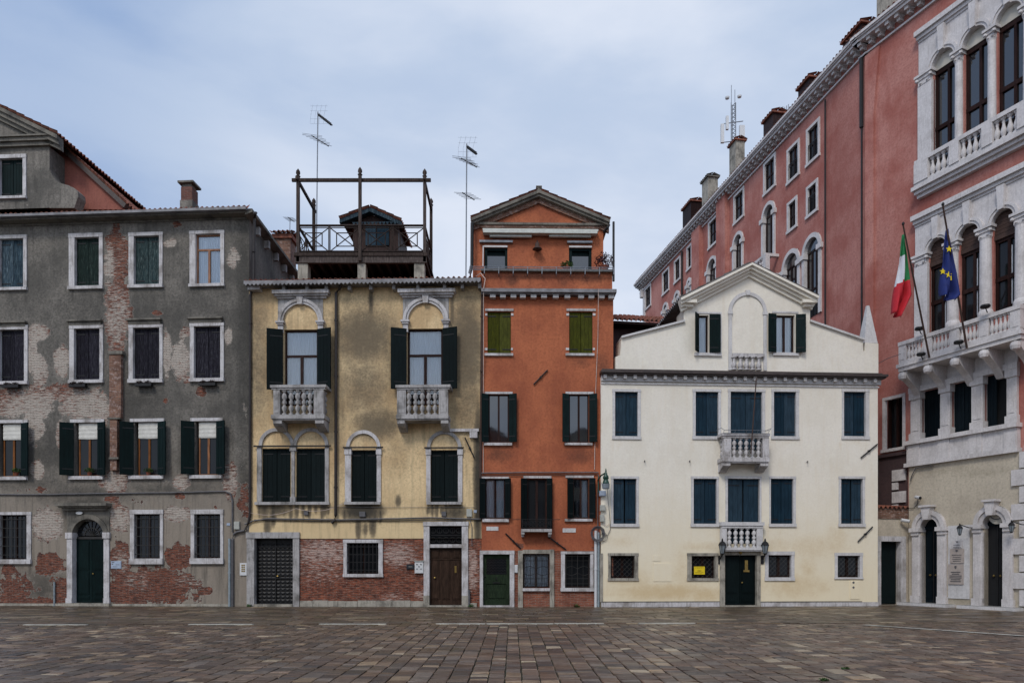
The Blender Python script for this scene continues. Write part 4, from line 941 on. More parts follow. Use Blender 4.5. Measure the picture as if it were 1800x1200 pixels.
    reps('bracket', MB().box(-.06, .06, -.3, .02, -.16, .04), 'stone_dirty', F.e, [(F.P(px, 0, .2)[0], 0, z0) for px in (500, 541, 574.5, 615, 652.5, 693, 735, 782, 813, 843.5)]); ob('corner_block', bars_mb(F, [(440,503.5,461.5,514)], .3, .02), 'stone', F.e)
    mb = MB(); tiles(mb, (0, -.42, z1+.02), (X1, 0, 0), (0, 5.4, 1.7)); tiles(mb, (X1, 10.3, z1+.02), (-X1, 0, 0), (0, -5.3, 1.7)); rf = ob('roof', mb, 'tile', F.e)
    for zz in (0,): pass
    # rear chimney stack beyond the eaves of the grey house
    c = empty_world = None
    x0, x1, _, zt = F.R((477, 401, 516, 420), -5.5); cb = ob('chimney', MB().box(x0+.15, x1-.15, 5.5, 6.3, ZT-.5, zt-.5), 'brick_old', rf)
    mb = MB().box(x0+.05, x1-.05, 5.4, 6.4, zt-.5, zt-.3); tiles(mb, (x0, 5.25, zt-.28), (x1-x0, 0, 0), (0, .65, .26)); tiles(mb, (x1, 6.55, zt-.28), (x0-x1, 0, 0), (0, -.65, .26)); ob('cap', mb, 'tile', cb)
    # dormer behind the terrace
    d = -3.4; ap = F.P(653, 368, d); el = F.P(600, 389, d); er = F.P(708, 393, d); bl = F.P(622, 420, d)[0]; br = F.P(700, 420, d)[0]; zb2 = ZT+.5
    dm = ob('dormer', MB().prism([(bl, zb2), (br, zb2), (br, er[1]-.1), (ap[0], ap[1]-.25), (bl, el[1]-.1)], 3.4, 5.6), 'wood_dark', rf)
    mb = MB().prism([(el[0], el[1]-.22), (ap[0], ap[1]-.24), (er[0], er[1]-.22), (er[0], er[1]-.05), (ap[0], ap[1]-.05), (el[0], el[1]-.05)], 3.1, 3.4); scallop(mb, bl, br, 3.08, el[1]-.2, .14, 12); ob('bargeboard', mb, 'blue_sh', dm)
    mb = MB(); tiles(mb, (el[0], 3.0, el[1]-.02), (0, 2.8, 0), (ap[0]-el[0], 0, ap[1]-el[1])); tiles(mb, (er[0], 5.8, er[1]-.02), (0, -2.8, 0), (ap[0]-er[0], 0, ap[1]-er[1])); ob('dormer_roof', mb, 'tile', dm)
    for a, b in ((643, 661), (663, 684)): q = F.R((a, 398, b, 432), d); ob('dormer_shutter', MB().box(q[0], q[1], 3.34, 3.4, q[2], q[3]), 'navy_sh', dm)
    a, b, c0, d0 = F.R((536, 447, 742, 492), -3.0); ob('rear_attic_wall', MB().box(a, b, 3.0, 3.3, c0-.6, d0), 'dark', F.e)  # near-black colour stands in for the shade under the terrace deck
    # ledge on the right, downpipe, anchors
    a, b, c0, d0 = F.R((790,754,842,759)); ob('string_course', MB().box(a, b, -.12, .02, c0, d0), 'stone', F.e); ob('corner_block', bars_mb(F, [(826,759.5,839.5,770)], .14, .02), 'stone', F.e)
    pipe(F, [(600, 497, .4), (597, 508, .2), (591, 514), (590, 905), (588, 914), (583, 919)], .06, 'pipe_dark', .1)
    anchor(F, (817.5, 769), (834, 805)); pipe(F, [(824.5, 1067), (824.5, 1036)], .045, 'cable', .06, 'stub_pipe', clips=False)
def bars_mb(F, rs, d0, d1):
    mb = MB()
    for r in rs: a, b, c, d = F.R(r); mb.box(a, b, -d0, d1, c, d)
    return mb
yellow()
wire(Y, [(430, 921, .08), (445, 915), (470, 911), (600, 913), (760, 909.5), (846, 912)], .03, 'cable', 'thick grey cable bundle along the yellow house above its brick base', .06)
wire(Y, [(447, 913), (560, 915.5), (700, 914.5), (820, 914)], .018, 'iron', 'thin black cable just under the thick bundle on the yellow house', .05)
wire(Y, [(432, 898, .1), (520, 893, .12), (604, 884, .1)], .008, 'cable_pale', 'thin pale wire sagging from the corner downpipe to the middle arched window', .1, 9)
wire(Y, [(545, 890), (690, 891.5), (836, 891)], .008, 'cable', 'thin straight wire under the arched windows of the yellow house', .04)
wire(Y, [(826, 913), (829.5, 925), (829.5, 960)], .016, 'cable', 'pair of cables dropping beside the brown wooden door', .05)
t, hw, h, d = box_thing(Y, 'intercom', (729, 986, 744, 1007), 'plastic_w', 'white intercom panel with five dark round buttons left of the brown door', 'intercom', .05)
for x, z in ((-.08, .36), (.08, .36), (0, .27), (-.08, .18), (.08, .18)): ob('button', MB().lathe((0, 0, 0), [(.028, -.01), (.03, 0), (.028, .01)], 10), 'iron', t, loc=(x, -.07, z+.0))
ob('cover', MB().box(-hw-.03, hw+.03, -.1, 0, h, h+.03), 'plastic', t)
t, hw, h, d = box_thing(Y, 'name_plate', (714.5, 991, 728, 1000), 'blackplate', 'black name plate on the bricks left of the white intercom', 'name plate', .02); ob('lettering', MB().box(-.07, .08, -.036, -.032, h*.47, h*.55), 'plastic', t)
for r, lb in (((534, 896.5, 541.5, 905), 'under the double arched window'), ((631.5, 898.5, 642, 908), 'under the middle arched window'), ((776, 898.5, 784, 907), 'under the right arched window')):
    box_thing(Y, 'junction_box', r, 'cable', 'small dark square junction box '+lb+' of the yellow house', 'junction box', .08)
box_thing(Y, 'junction_box', (820, 894, 829.5, 908), 'plastic', 'cream junction box at the right edge of the yellow house', 'junction box', .1)
box_thing(Y, 'small_plate', (832.5, 896, 838, 901), 'blueplate', 'tiny blue plate right of the cream box on the yellow house', 'plate', .015)
x, z = Y.P(548, 696, .3); t = empty('flower_pot', Y.world(x, -.3, Y.P(548, 728, .75)[1]), Y.rz, 'bright green potted plant behind the balusters of the left yellow house balcony', 'plant pot'); ob('pot', MB().lathe((0, 0, 0), [(.1, 0), (.15, .25), (.16, .3)], 12), 'terracotta', t); ob('plant', leaves_mb((0, 0, .5), .2, 150, .05), 'tree', t)

# ---- roof terrace (altana)
def altana():
    T = W(635, HY, 28.9); T.z = 0; t = empty('roof_terrace', T, 0, 'weathered timber roof terrace on stone piers above the yellow house', 'roof terrace')
    L = lambda px, py, Yd: W(px, py, Yd)-T
    Yf, Yb = 28.9, 31.2; zd = L(635, 448, Yf).z; zr = L(635, 396.5, Yf).z; zt = L(635, 316, Yf).z; zbase = L(635, 493, Yf).z
    xl, xm, xr = L(524, 400, Yf).x, L(634, 400, Yf).x, L(746.5, 400, Yf).x; yb = Yb-Yf
    ob('deck', MB().box(xl-.15, xr+.12, -.1, yb+.2, zd-.08, zd+.06), 'wood_grey', t); mb = MB().box(xl-.1, xr+.08, -.06, .1, zd-.34, zd-.08)
    for k in range(14): x = xl+(xr-xl)*k/13; mb.box(x-.05, x+.05, .1, yb+.2, zd-.26, zd-.08)
    ob('joist', mb, 'wood_grey', t)
    for px0, px1 in ((523.5, 541), (628.5, 642.5), (728, 746)): a, b = L(px0, 470, Yf).x, L(px1, 470, Yf).x; ob('pier', MB().box(a, b, -.0, .42, zbase-.4, zd-.34), 'stone_base', t)
    for px0, px1 in ((560, 572), (720, 732)): a, b = L(px0, 470, Yb).x, L(px1, 470, Yb).x; ob('pier', MB().box(a, b, yb-.2, yb+.1, zbase-.2, zd-.26), 'stone_base', t)
    fin = [(.07, 0), (.1, .04), (.05, .08), (.09, .16), (.08, .24), (.0, .36)]
    for x, y, top in ((xl, 0, zt), (xm, -.12, zt), (xr, 0, zt), (xl, yb, zt), (xr, yb, zt)):
        p = ob('post', MB().box(x-.06, x+.06, y-.06, y+.06, zd-.3 if y <= 0 else zd, top+.1), 'wood_grey', t); ob('finial', MB().lathe((x, y, top+.1), fin, 10), 'wood_grey', p, smooth=True)
    ob('beam', MB().box(xl-.25, xr+.25, -.045, .045, zt-.08, zt+.04), 'wood_grey', t); ob('beam', MB().box(xl-.04, xl+.04, -.25, yb+.25, zt-.1, zt+.02), 'wood_grey', t); ob('beam', MB().box(xr-.04, xr+.04, -.25, yb+.25, zt-.1, zt+.02), 'wood_grey', t)
    def rail(p, q, n):
        p, q = Vector(p), Vector(q); z0, z1 = zd+.14, zr; mb = MB()
        def bar(a, b, r=.022): mb.tube([a, b], r, 4)
        V = lambda s, z: (p.x+(q.x-p.x)*s, p.y+(q.y-p.y)*s, z)
        bar(V(0, z0), V(1, z0), .04); bar(V(0, z1), V(1, z1), .05); bar(V(0, z1-.09), V(1, z1-.09), .02)
        for k in range(n):
            s0, s1 = (k+.02)/n, (k+.98)/n; m0, m1 = s0+(s1-s0)*.22, s1-(s1-s0)*.22; h = z1-.09-z0; zz0, zz1 = z0+h*.22, z1-.09-h*.22
            bar(V(s0, z0), V(s0, z1)); bar(V(s1, z0), V(s1, z1)); bar(V(s0, z0), V(s1, z1-.09)); bar(V(s1, z0), V(s0, z1-.09))
            bar(V(m0, zz0), V(m1, zz0)); bar(V(m0, zz1), V(m1, zz1)); bar(V(m0, zz0), V(m0, zz1)); bar(V(m1, zz0), V(m1, zz1))
        ob('railing', mb, 'wood_grey', t)
    rail((xl, 0, 0), (xm, 0, 0), 2); rail((xm, 0, 0), (xr, 0, 0), 2); rail((xl, 0, 0), (xl, yb, 0), 2); rail((xr, 0, 0), (xr, yb, 0), 2)
altana()
# ---- aerials
def aerial(base, top, label, arrays, r=.025):
    t = empty('tv_aerial', base, 0, label, 'aerial'); H = top[2]-base[2]; lean = Vector(top)-Vector(base)
    ob('mast', MB().tube([(0, 0, 0), tuple(lean)], r, 8), 'zinc', t)
    for kind, f, L in arrays:
        p = lean*f; mb = MB()
        if kind == 'panel':
            mb.mi = 1; d = Vector((.8, -.3, -.75)).normalized(); mb.tube([p, p+d*L], .035, 6)
            for k in range(9): c = p+d*L*(.1+k*.1); mb.tube([c+Vector((0, 0, .05)), c-Vector((0, 0, .05))], .04, 5)
            mb.mi = 0
            for s_ in (-1, 1):
                for k in range(4): a = p+Vector((-.35+k*.2, .1, .0)); mb.tube([a+Vector((0, 0, 0)), a+Vector((.12 if s_ > 0 else 0, -.1, s_*.42))], .0035, 4)
                for k in range(2): z_ = s_*(.18+.22*k); mb.tube([p+Vector((-.35, .05, z_)), p+Vector((.42, .05, z_))], .0035, 4)
        else:
            d = Vector((.75, -.35, -.62)).normalized(); a, b = p-d*L*.35, p+d*L*.65; mb.mi = 1; mb.tube([a, b], .022, 6); mb.mi = 0
            n = 6 if kind == 'yagi' else 5
            for k in range(n):
                c = a+(b-a)*(k+.2)/n; wv = (Vector((.42-.04*k, .1, .0)) if kind == 'yagi' else Vector((.5, .06, .0)))*min(1, L); mb.tube([c-wv, c+wv], .01, 4)
                if kind == 'yagi' and k % 2 == 0: mb.tube([c-wv+Vector((0, 0, .06)), c+wv+Vector((0, 0, .06))], .008, 4)
        ob('antenna', mb, ['zinc', 'iron'], t)
b = W(556, 450, 32); aerial(b, W(558.8, 197, 32), 'tall television aerial on a mast behind the roof terrace', [('panel', .985, 1.0), ('yagi', .81, 1.2)])
b = W(819, 490, 29.0); aerial(b, W(820.5, 253, 29.0), 'television aerial on a mast beside the gabled attic of the orange house', [('panel', .98, .6), ('yagi', .87, .9), ('comb', .62, .7)])
b = W(508, 470, 35); aerial(b, W(510, 382, 35), 'small thin television aerial beside the rear chimney', [('comb', .97, .5)], .018)
# ================================================================== ORANGE HOUSE
O = Fac(846.5, 28.1, 1078, 28.2); O.empty('orange_house', 'narrow orange house with olive and dark green shutters under a gabled attic', 'house')
def orange():
    F = O; X1 = F.L; ZT = F.P(960, 512)[1]
    for i, l, s, q in (((857,548,898,620.7), (853,543,902.5,547), (851.5,621.5,902,625.7), (853,902.5)), ((1000.5,548,1041.7,620.7), (995.7,543,1047,547), (994,621.5,1044.5,625.7), (995.5,1046.5))):
        w, r = win(F, i, None, s, l, sd=.04); closed(w, r, 'olive_sh', .05, straps=True)
        for hs_ in ((q[0], 551, i[0]-.3, 555), (i[2]+.3, 551, q[1], 555), (q[0]-1, 611.5, i[0]-.3, 615.5), (i[2]+.3, 611.5, q[1]-1, 615.5)): ob('hinge_stone', bars_mb(F, [hs_], .03, .02), 'stone_clean', w)
    for i, l, s, a in (((858.7,693,894.5,777.5), (852,688.7,901,692.5), (851,778.5,900,783), (R(22), R(20))), ((1000,693,1035,777.5), (994,688.7,1043,692.8), (992.5,778.5,1041,782.5), (R(20), R(20)))):
        w, r = win(F, i, None, s, l); casement(w, r, 'wood_dark', 2, None, False, 'sglass', y=.06, fw=.05)
        leaf(w, r[0]-.01, -1, .28, r[2], r[3], a[0], 'green_sh'); leaf(w, r[1]+.01, 1, .32, r[2], r[3], a[1], 'green_sh')
    for i, l, s, sw, cur in (((853,841,888,911), (846,837.5,895,840.8), (848,911.5,894.5,917), (.24, .24), True), ((1007,841,1035,911), (994,835.5,1043.5,839.5), (992.5,911.5,1041,916), (.25, .26), (.45, .95))):
        w, r = win(F, i, None, s, l); casement(w, r, 'wood_dark', 2, None, cur, 'glass', y=.06, fw=.05, cy=.04)
        leaf(w, r[0]-.01, -1, sw[0], r[2], r[3], R(25), 'black_green'); leaf(w, r[1]+.01, 1, sw[1], r[2], r[3], R(25), 'black_green')
    w, r = win(F, (926,841,961,929), None, None, (920,836.3,969,840.2)); casement(w, r, 'wood_dark', 2, None, (.8, .93), 'dglass', y=.08, fw=.06); leaf(w, r[0]-.01, -1, .27, r[2], r[3], R(30), 'black_green'); leaf(w, r[1]+.01, 1, .24, r[2], r[3], R(30), 'black_green')
    # little iron balcony
    a, b, c, d = F.R((916.5,929,970,934), .45); bl = ob('balcony', MB().box(a, b, -.45, .02, c, d), 'stone_dirty', F.e)
    zt = F.P(943, 912.5, .45)[1]; mb = MB()
    for x in (a+.03, b-.03): mb.tube([(x, 0, zt), (x, -.43, zt)], .014, 5); mb.tube([(x, -.43, d), (x, -.43, zt)], .018, 5)
    for k in range(9):
        x = a+.03+(b-a-.06)*k/8; mb.tube([(x, -.43, d), (x, -.43, zt)], .009, 4)
        if k < 8: cx = x+(b-a-.06)/16; hh = (zt-d); mb.ring(cx, d+hh*.3, .045, .06, -.44, -.42, 0, math.tau, 10); mb.ring(cx, d+hh*.7, .045, .06, -.44, -.42, 0, math.tau, 10)
    for k in range(3):
        for x in (a+.03, b-.03): mb.tube([(x, -.1-.12*k, d), (x, -.1-.12*k, zt)], .009, 4)
    x0, x1 = F.P(901, 0, .45)[0], F.P(985, 0, .45)[0]; mb.tube([(x0, -.43, zt), (x1, -.43, zt)], .012, 5); mb.tube([(a, -.43, (zt+d)/2), (b, -.43, (zt+d)/2)], .009, 4); ob('railing', mb, 'iron', bl)
    for p, q in ((916.5,922), (964,970)): a1, b1 = F.P(p, 0, .45)[0], F.P(q, 0, .45)[0]; ob('bracket', MB().box(a1, b1, -.42, .02, c-.1, c).box(a1+.01, b1-.01, -.28, .02, c-.19, c-.1), 'stone_dirty', bl)
    for r_ in ((855,925,876,932), (989,928,1012,935.2)): ob('inset_stone', bars_mb(F, [r_], .02, .02), 'stone_clean', F.e)
    for a, b in (((888.7,937),(915.7,964)), ((963.7,943),(995,965.5)), ((938,676),(962.5,650.7))): anchor(F, a, b)
    # ground floor
    x0, x1, z0, z1 = F.R((849,973.5,896,1067)); F.holes.append((x0-.01, x1+.01, 0, z1+.01)); D = ob('door', MB().box(x0, x1, .3, .33, 0, z1), 'dark', F.e)
    a, b, _, t_ = F.R((843.3,967,904,1067)); ob('stone_frame', MB().box(a, x0, -.05, .2, .003, z1).box(x1, b, -.05, .2, .003, z1).box(a, b+.01, -.06, .2, z1, t_).box(x0, x1, -.08, .28, .003, .07), 'stone', D)
    H = z1-.07; mb = MB().box(x0, x1, .12, .14, .07, z1); gz0, gz1 = .07+H*.6, .07+H*.92
    mb.box(x0, x0+.13, .08, .12, .07, z1).box(x1-.13, x1, .08, .12, .07, z1).box(x0+.13, x1-.13, .08, .12, gz1, z1).box(x0+.13, x1-.13, .08, .12, .07+H*.42, gz0).box(x0+.13, x1-.13, .08, .12, .07, .07+H*.1).box(x0+.2, x1-.2, .095, .12, .07+H*.14, .07+H*.4); ob('door_leaf', mb, 'door_green', D)
    ob('pane', MB().box(x0+.13, x1-.13, .105, .115, gz0, gz1), 'dglass', D); mb = MB()
    for j in range(6):
        zz = gz0+(gz1-gz0)*(j+.5)/6
        for k in range(6): cx = x0+.13+(x1-x0-.26)*(k+.5)/6; mb.ring(cx, zz-.04, .045, .06, .085, .1, 0, math.pi, 6)
    ob('grille', mb, 'iron', D); ob('letter_flap', MB().box((x0+x1)/2-.14, (x0+x1)/2+.14, .065, .08, .07+H*.43, .07+H*.45), 'iron', D); ob('handle', MB().box((x0+x1)/2-.015, (x0+x1)/2+.015, .04, .08, .07+H*.49, .07+H*.56), 'iron', D); ob('handle', MB().lathe((0,0,0), [(.01,-.03),(.035,0),(.01,.03)], 8), 'iron', D, loc=(x0+.08, .05, 1.2))
    w, r = win(F, (919,973,966,1032.5), None, None, None); casement(w, r, 'wood_dark', 2, None, True, 'glass', y=.14); 
    def curvy(w, r, y=.0):
        x0, x1, z0, z1 = r; mb = MB(); W_, H_ = x1-x0, z1-z0
        for f in (.06, .28, .72, .94): mb.tube([(x0+W_*f, y, z0), (x0+W_*f, y, z1)], .01, 4)
        for f in (.12, .27, .8, .93): mb.tube([(x0, y, z0+H_*f), (x1, y, z0+H_*f)], .01, 4)
        for s_ in (-1, 1):
            for off in (0, .5): P = [(x0+W_*(off+.5*k/12), y-.01, z0+H_*(.5+s_*(.06+.07*math.sin(math.pi*k/12)))) for k in range(13)]; mb.tube(P, .01, 4)
        mb.tube([((x0+x1)/2, y, z0), ((x0+x1)/2, y, z1)], .016, 4); ob('grille', mb, 'iron_grille', w)
    curvy(w, r)
    ob('stone_frame', bars_mb(F, [(910.5,967,918.9,1067), (966.2,965,974,1067), (918.9,965.5,966.2,972.5)], .05, .2), 'stone_base', w); ob('sill', bars_mb(F, [(918,1033,966.5,1038)], .09, .1), 'stone', w)
    w, r = win(F, (993,973,1037.5,1032.5), (986,968.5,1043,1038.5), sd=.03); casement(w, r, 'wood_dark', 1, None, False, 'dglass', y=.2); curvy(w, r, .02); ob('curtain', MB().box(r[0]+.05, r[1]-.05, .27, .275, r[2], r[3]), 'green_sh2', w)
    soot = [(876,798,25,14,.7), (1018,800,25,14,.7), (1020,635,20,12,.5), (960,950,40,8,.4), (870,565,10,8,.2), (960,520,110,6,.5), (1060,640,12,20,.6)]
    fallen = [(876,1010,30,60,2),(980,1010,20,60,2),(1045,1010,10,60,2),(940,1050,60,30,2),(1015,1055,60,16,2),(912,958,10,7,.95),(1020,1020,70,44,2),(1045,963,7,4,.8),(977,975,6,6,1)]
    zb = F.P(960, 968)[1]; drips(F, soot, .45)
    wall(F, 'wall', 0, X1, zb, ZT, 'w_orange', ([b for b in fallen if b[1] < 1000], soot, []), .13)
    wall(F, 'brick_wall', 0, X1, 0, zb, 'brick', None, y=.02); body(F, 'side_wall', 0, X1, ZT, 9, 'w_orange', y=.02)
    # cornice, parapet and terrace
    z0, z1 = F.P(960, 513, .35)[1], F.P(960, 507, .35)[1]; xe = F.P(1084, 0, .35)[0]
    ob('cornice', MB().box(0, xe, -.35, .3, z0, z1).box(0, xe-.06, -.25, .2, z0-.05, z0), 'gutter', F.e)
    reps('bracket', MB().box(-.11, .11, -.22, .02, -.17, -.04), 'stone_clean', F.e, [(F.P(px, 0, .1)[0], 0, z0) for px in (866.2, 884, 902.5, 919, 937.7, 956, 976.7, 997, 1021, 1039, 1057, 1074)]); c = F.P(960, 524)[1]; ob('string_course', MB().box(0, X1+.03, -.05, .02, c-.03, c+.03), 'w_orange', F.e)
    zp = F.P(960, 476, -.05)[1]; px0 = F.P(850)[0]
    wall(F, 'parapet', px0, X1-.03, z1, zp, 'w_orange', ([], [(960,482,120,8,.9),(900,490,12,12,.9),(1040,485,30,12,.8),(990,485,10,16,.8)], []), .15, y=.06, holes=[]); ob('parapet_cap', MB().box(px0-.1, X1, -.02, .3, zp-.04, zp+.04), 'stone_dark', F.e)
    ob('terrace_floor', MB().box(0, X1-.03, .3, 2, z1-.1, z1+.1).box(X1-.3, X1-.03, .062, 2, z1, zp-.04).box(0, px0, -.1, .3, z1, zp-.3), 'w_orange', F.e)
    a, b, c, d = F.R((826,469.5,1079,476), .15); mb = MB()
    for zz in (c+.02, (c+d)/2, d): mb.tube([(a, -.15, zz), (b, -.15, zz)], .016, 5)
    for k in range(11): x = a+(b-a)*k/10; mb.tube([(x, -.15, c-.12), (x, -.15, d)], .02, 5); mb.tube([(x, -.15, c-.1), (x, .1, c-.12)], .02, 5)
    for x in (a, b): mb.tube([(x, -.15, d), (x, 1.1, d)], .016, 5); mb.tube([(x, -.15, c), (x, 1.1, c)], .016, 5)
    ob('terrace_rail', mb, 'zinc', F.e)
    # gabled attic
    d = -1.2; A = lambda x, y: F.P(x, y, d); l, r = A(831, 0)[0], A(1060.5, 0)[0]; zc = A(946, 402)[1]; ap = A(946.7, 350); zb2 = z1
    def wr(q): a, b = A(q[0], q[3]), A(q[2], q[1]); return (a[0], b[0], a[1], b[1])
    wl, wr_ = wr((851,436,892,476)), wr((1000,436.5,1040,476))
    att = gable(F, 'attic_wall', [(l, zc+.05), (ap[0], ap[1]), (r, zc+.05)], (), 'w_orange', [wl, wr_], 7, 1.2, zb2)
    for q, g in ((wl, 0), (wr_, 0)):
        w = ob('window', MB().box(q[0], q[1], 1.5, 1.53, q[2]-.3, q[3]), 'dark', F.e)
        x0, x1, z0_, z1_ = q; ob('casement', MB().box(x0, x0+.13, 1.22, 1.4, z0_, z1_).box(x1-.1, x1, 1.22, 1.4, z0_, z1_).box(x0+.13, x1-.1, 1.22, 1.4, z1_-.1, z1_).box(x0+.13, x1-.1, 1.34, 1.42, z1_-.25, z1_-.1), 'green_sh', w)
        ob('pane', MB().box(x0+.13, x1-.1, 1.37, 1.375, z0_, z1_-.25), 'sglass', w); ob('lintel', MB().box(x0, x1, 1.12, 1.21, z1_+.0, z1_+.07), 'stone_clean', w)
    q = wr((843,425,901,428)); ob('blind_box', MB().box(q[0], q[1], 1.05, 1.22, q[2], q[3]), 'zinc', F.e); q = wr((996.5,426,1040.5,429)); ob('blind_box', MB().box(q[0], q[1], 1.05, 1.22, q[2], q[3]), 'zinc', F.e)
    q = wr((848.7,409,1050,410.5)); q2 = wr((849.5,411.5,1048,415.5)); aw = ob('awning', MB().box(q[0], q[1], .9, 1.22, q[2], q[3]).box(q2[0], q2[1], .84, 1.1, q2[2], q2[3]), 'awning', F.e)
    for s_ in ((861,417,934,420), (964.7,417,1037.7,420)): q = wr(s_); ob('awning_arm', MB().box(q[0], q[1], .98, 1.1, q[2], q[3]), 'awning', aw)
    mb = MB()
    for t0, t1, dd, m in ((0, .12, .34, 0), (.12, .22, .26, 0), (.22, .42, .1, 1)):
        mb.mi = m; ax, az = A(946.7, 341); e0, e1 = A(829, 389.5), A(1070, 392.5)
        mb.prism([(e0[0], e0[1]-t1), (ax, az-t1), (ax, az-t0), (e0[0], e0[1]-t0)], 1.2-dd, 1.25); mb.prism([(ax, az-t1), (e1[0], e1[1]-t1), (e1[0], e1[1]-t0), (ax, az-t0)], 1.2-dd, 1.25)
    c0, c1 = A(946, 402.5)[1], A(946, 394.5)[1]; mb.mi = 1; mb.box(l, r, 1.1, 1.22, c0, c1-.08); mb.mi = 0; mb.box(l-.02, r+.02, 1.04, 1.22, c1-.08, c1); ob('pediment', mb, ['stone_dark', 'brick_old'], F.e)
    mb = MB(); tiles(mb, (e1[0]+.02, 8.3, e1[1]+.02), (0, -7.45, 0), (ax-e1[0], 0, az-e1[1])); tiles(mb, (e0[0]-.02, .85, e0[1]+.02), (0, 7.45, 0), (ax-e0[0], 0, az-e0[1])); rf = ob('roof', mb, 'tile', F.e)
    ob('ridge_cap', MB().box(ax-.09, ax+.09, .88, 1.1, az-.02, az+.12).box(ax-.12, ax+.12, .85, 1.15, az+.12, az+.16), 'stone_dark', rf)
    pipe(F, [(830, 392, -.9), (829.5, 466, -.9), (826, 480, -.9)], .07, 'iron', clips=False); pipe(F, [(1071, 395, -.95), (1068, 400, -.95), (1061.5, 408, -1.1)], .05, 'iron', clips=False)
    pipe(F, [(849.5, 432, -1.05), (849, 468, -1.05)], .025, 'plastic_w', clips=False)
    x, z = F.P(1078.5, 490, .1)[0], F.P(1078.5, 490, .1)[1]; t = F.P(1078.5, 390, .1)[1]; ob('terrace_pole', MB().tube([(x, -.1, z-.1), (x, -.1, t)], .045, 8), 'iron', F.e)
    pipe(F, [(1047, 1067), (1047, 932)], .055, 'plastic_w', .1, 'service_pipe'); pipe(F, [(1052, 1067), (1052, 935)], .05, 'pipe_grey', .09, 'service_pipe')
    pipe(F, [(847.5, 508, .06), (846, 700), (843.8, 910)], .05, 'rust', .03, 'downpipe')
orange()
wire(O, [(846, 831), (930, 830), (1052, 830)], .026, 'cable', 'grey cable bundle across the orange house above its first floor windows', .06)
wire(O, [(846, 836), (960, 834.5), (1053, 833.5)], .014, 'rust', 'thin dark cable just under the bundle on the orange house', .05)
wire(O, [(1052, 508, .36), (1051, 590), (1047, 690), (1045, 825)], .013, 'cable_pale', 'pale wire hanging down the right side of the orange house', .04)
wire(O, [(850, 512, .3), (849.5, 700), (849.5, 832)], .013, 'cable_pale', 'pale wire hanging down the left edge of the orange house', .04)
wire(O, [(831, 490, -.1), (845, 480, .1), (853, 490, .3), (850, 508, .38)], .016, 'cable_pale', 'loose pale wire looping from the terrace corner of the orange house', .04)
wire(O, [(1052, 834), (1050.5, 870), (1051, 938)], .02, 'cable', 'twisted cable running down between the orange and the cream house', .1)
box_thing(O, 'alarm_box', (904.5, 992, 910, 1006), 'plastic_w', 'narrow intercom strip with three dark buttons right of the green door', 'intercom', .04)
t = F_thing(O, 'wall_lamp', 944, 442, 'brown bell shaped lamp on the orange attic wall under the awning', 'lamp', d=-1.2)
ob('lamp_shade', MB().lathe((0, -.2, 0), [(.2, 0), (.17, .04), (.1, .1), (.08, .26), (.03, .3)], 14), 'rust', t, smooth=True); ob('bracket', MB().tube([(0, 0, .3), (0, -.2, .34)], .025, 6), 'iron', t)
t = F_thing(O, 'flower_pot', 996, 471, 'pot of low green foliage on the terrace of the orange house', 'plant pot', 'terrace plants', -.3); ob('pot', MB().lathe((0, 0, -.25), [(.1, 0), (.16, .28)], 12), 'terracotta', t); ob('plant', leaves_mb((0, 0, .12), .28, 260, .04, .5), 'tree', t)
t = F_thing(O, 'flower_pot', 1062, 470, 'potted purple shrub at the right end of the orange house terrace', 'plant pot', 'terrace plants', -.3); ob('pot', MB().lathe((0, 0, -.25), [(.12, 0), (.18, .3)], 12), 'terracotta', t); ob('plant', leaves_mb((0, 0, .25), .42, 420, .045, .8), 'leaf_purple', t)

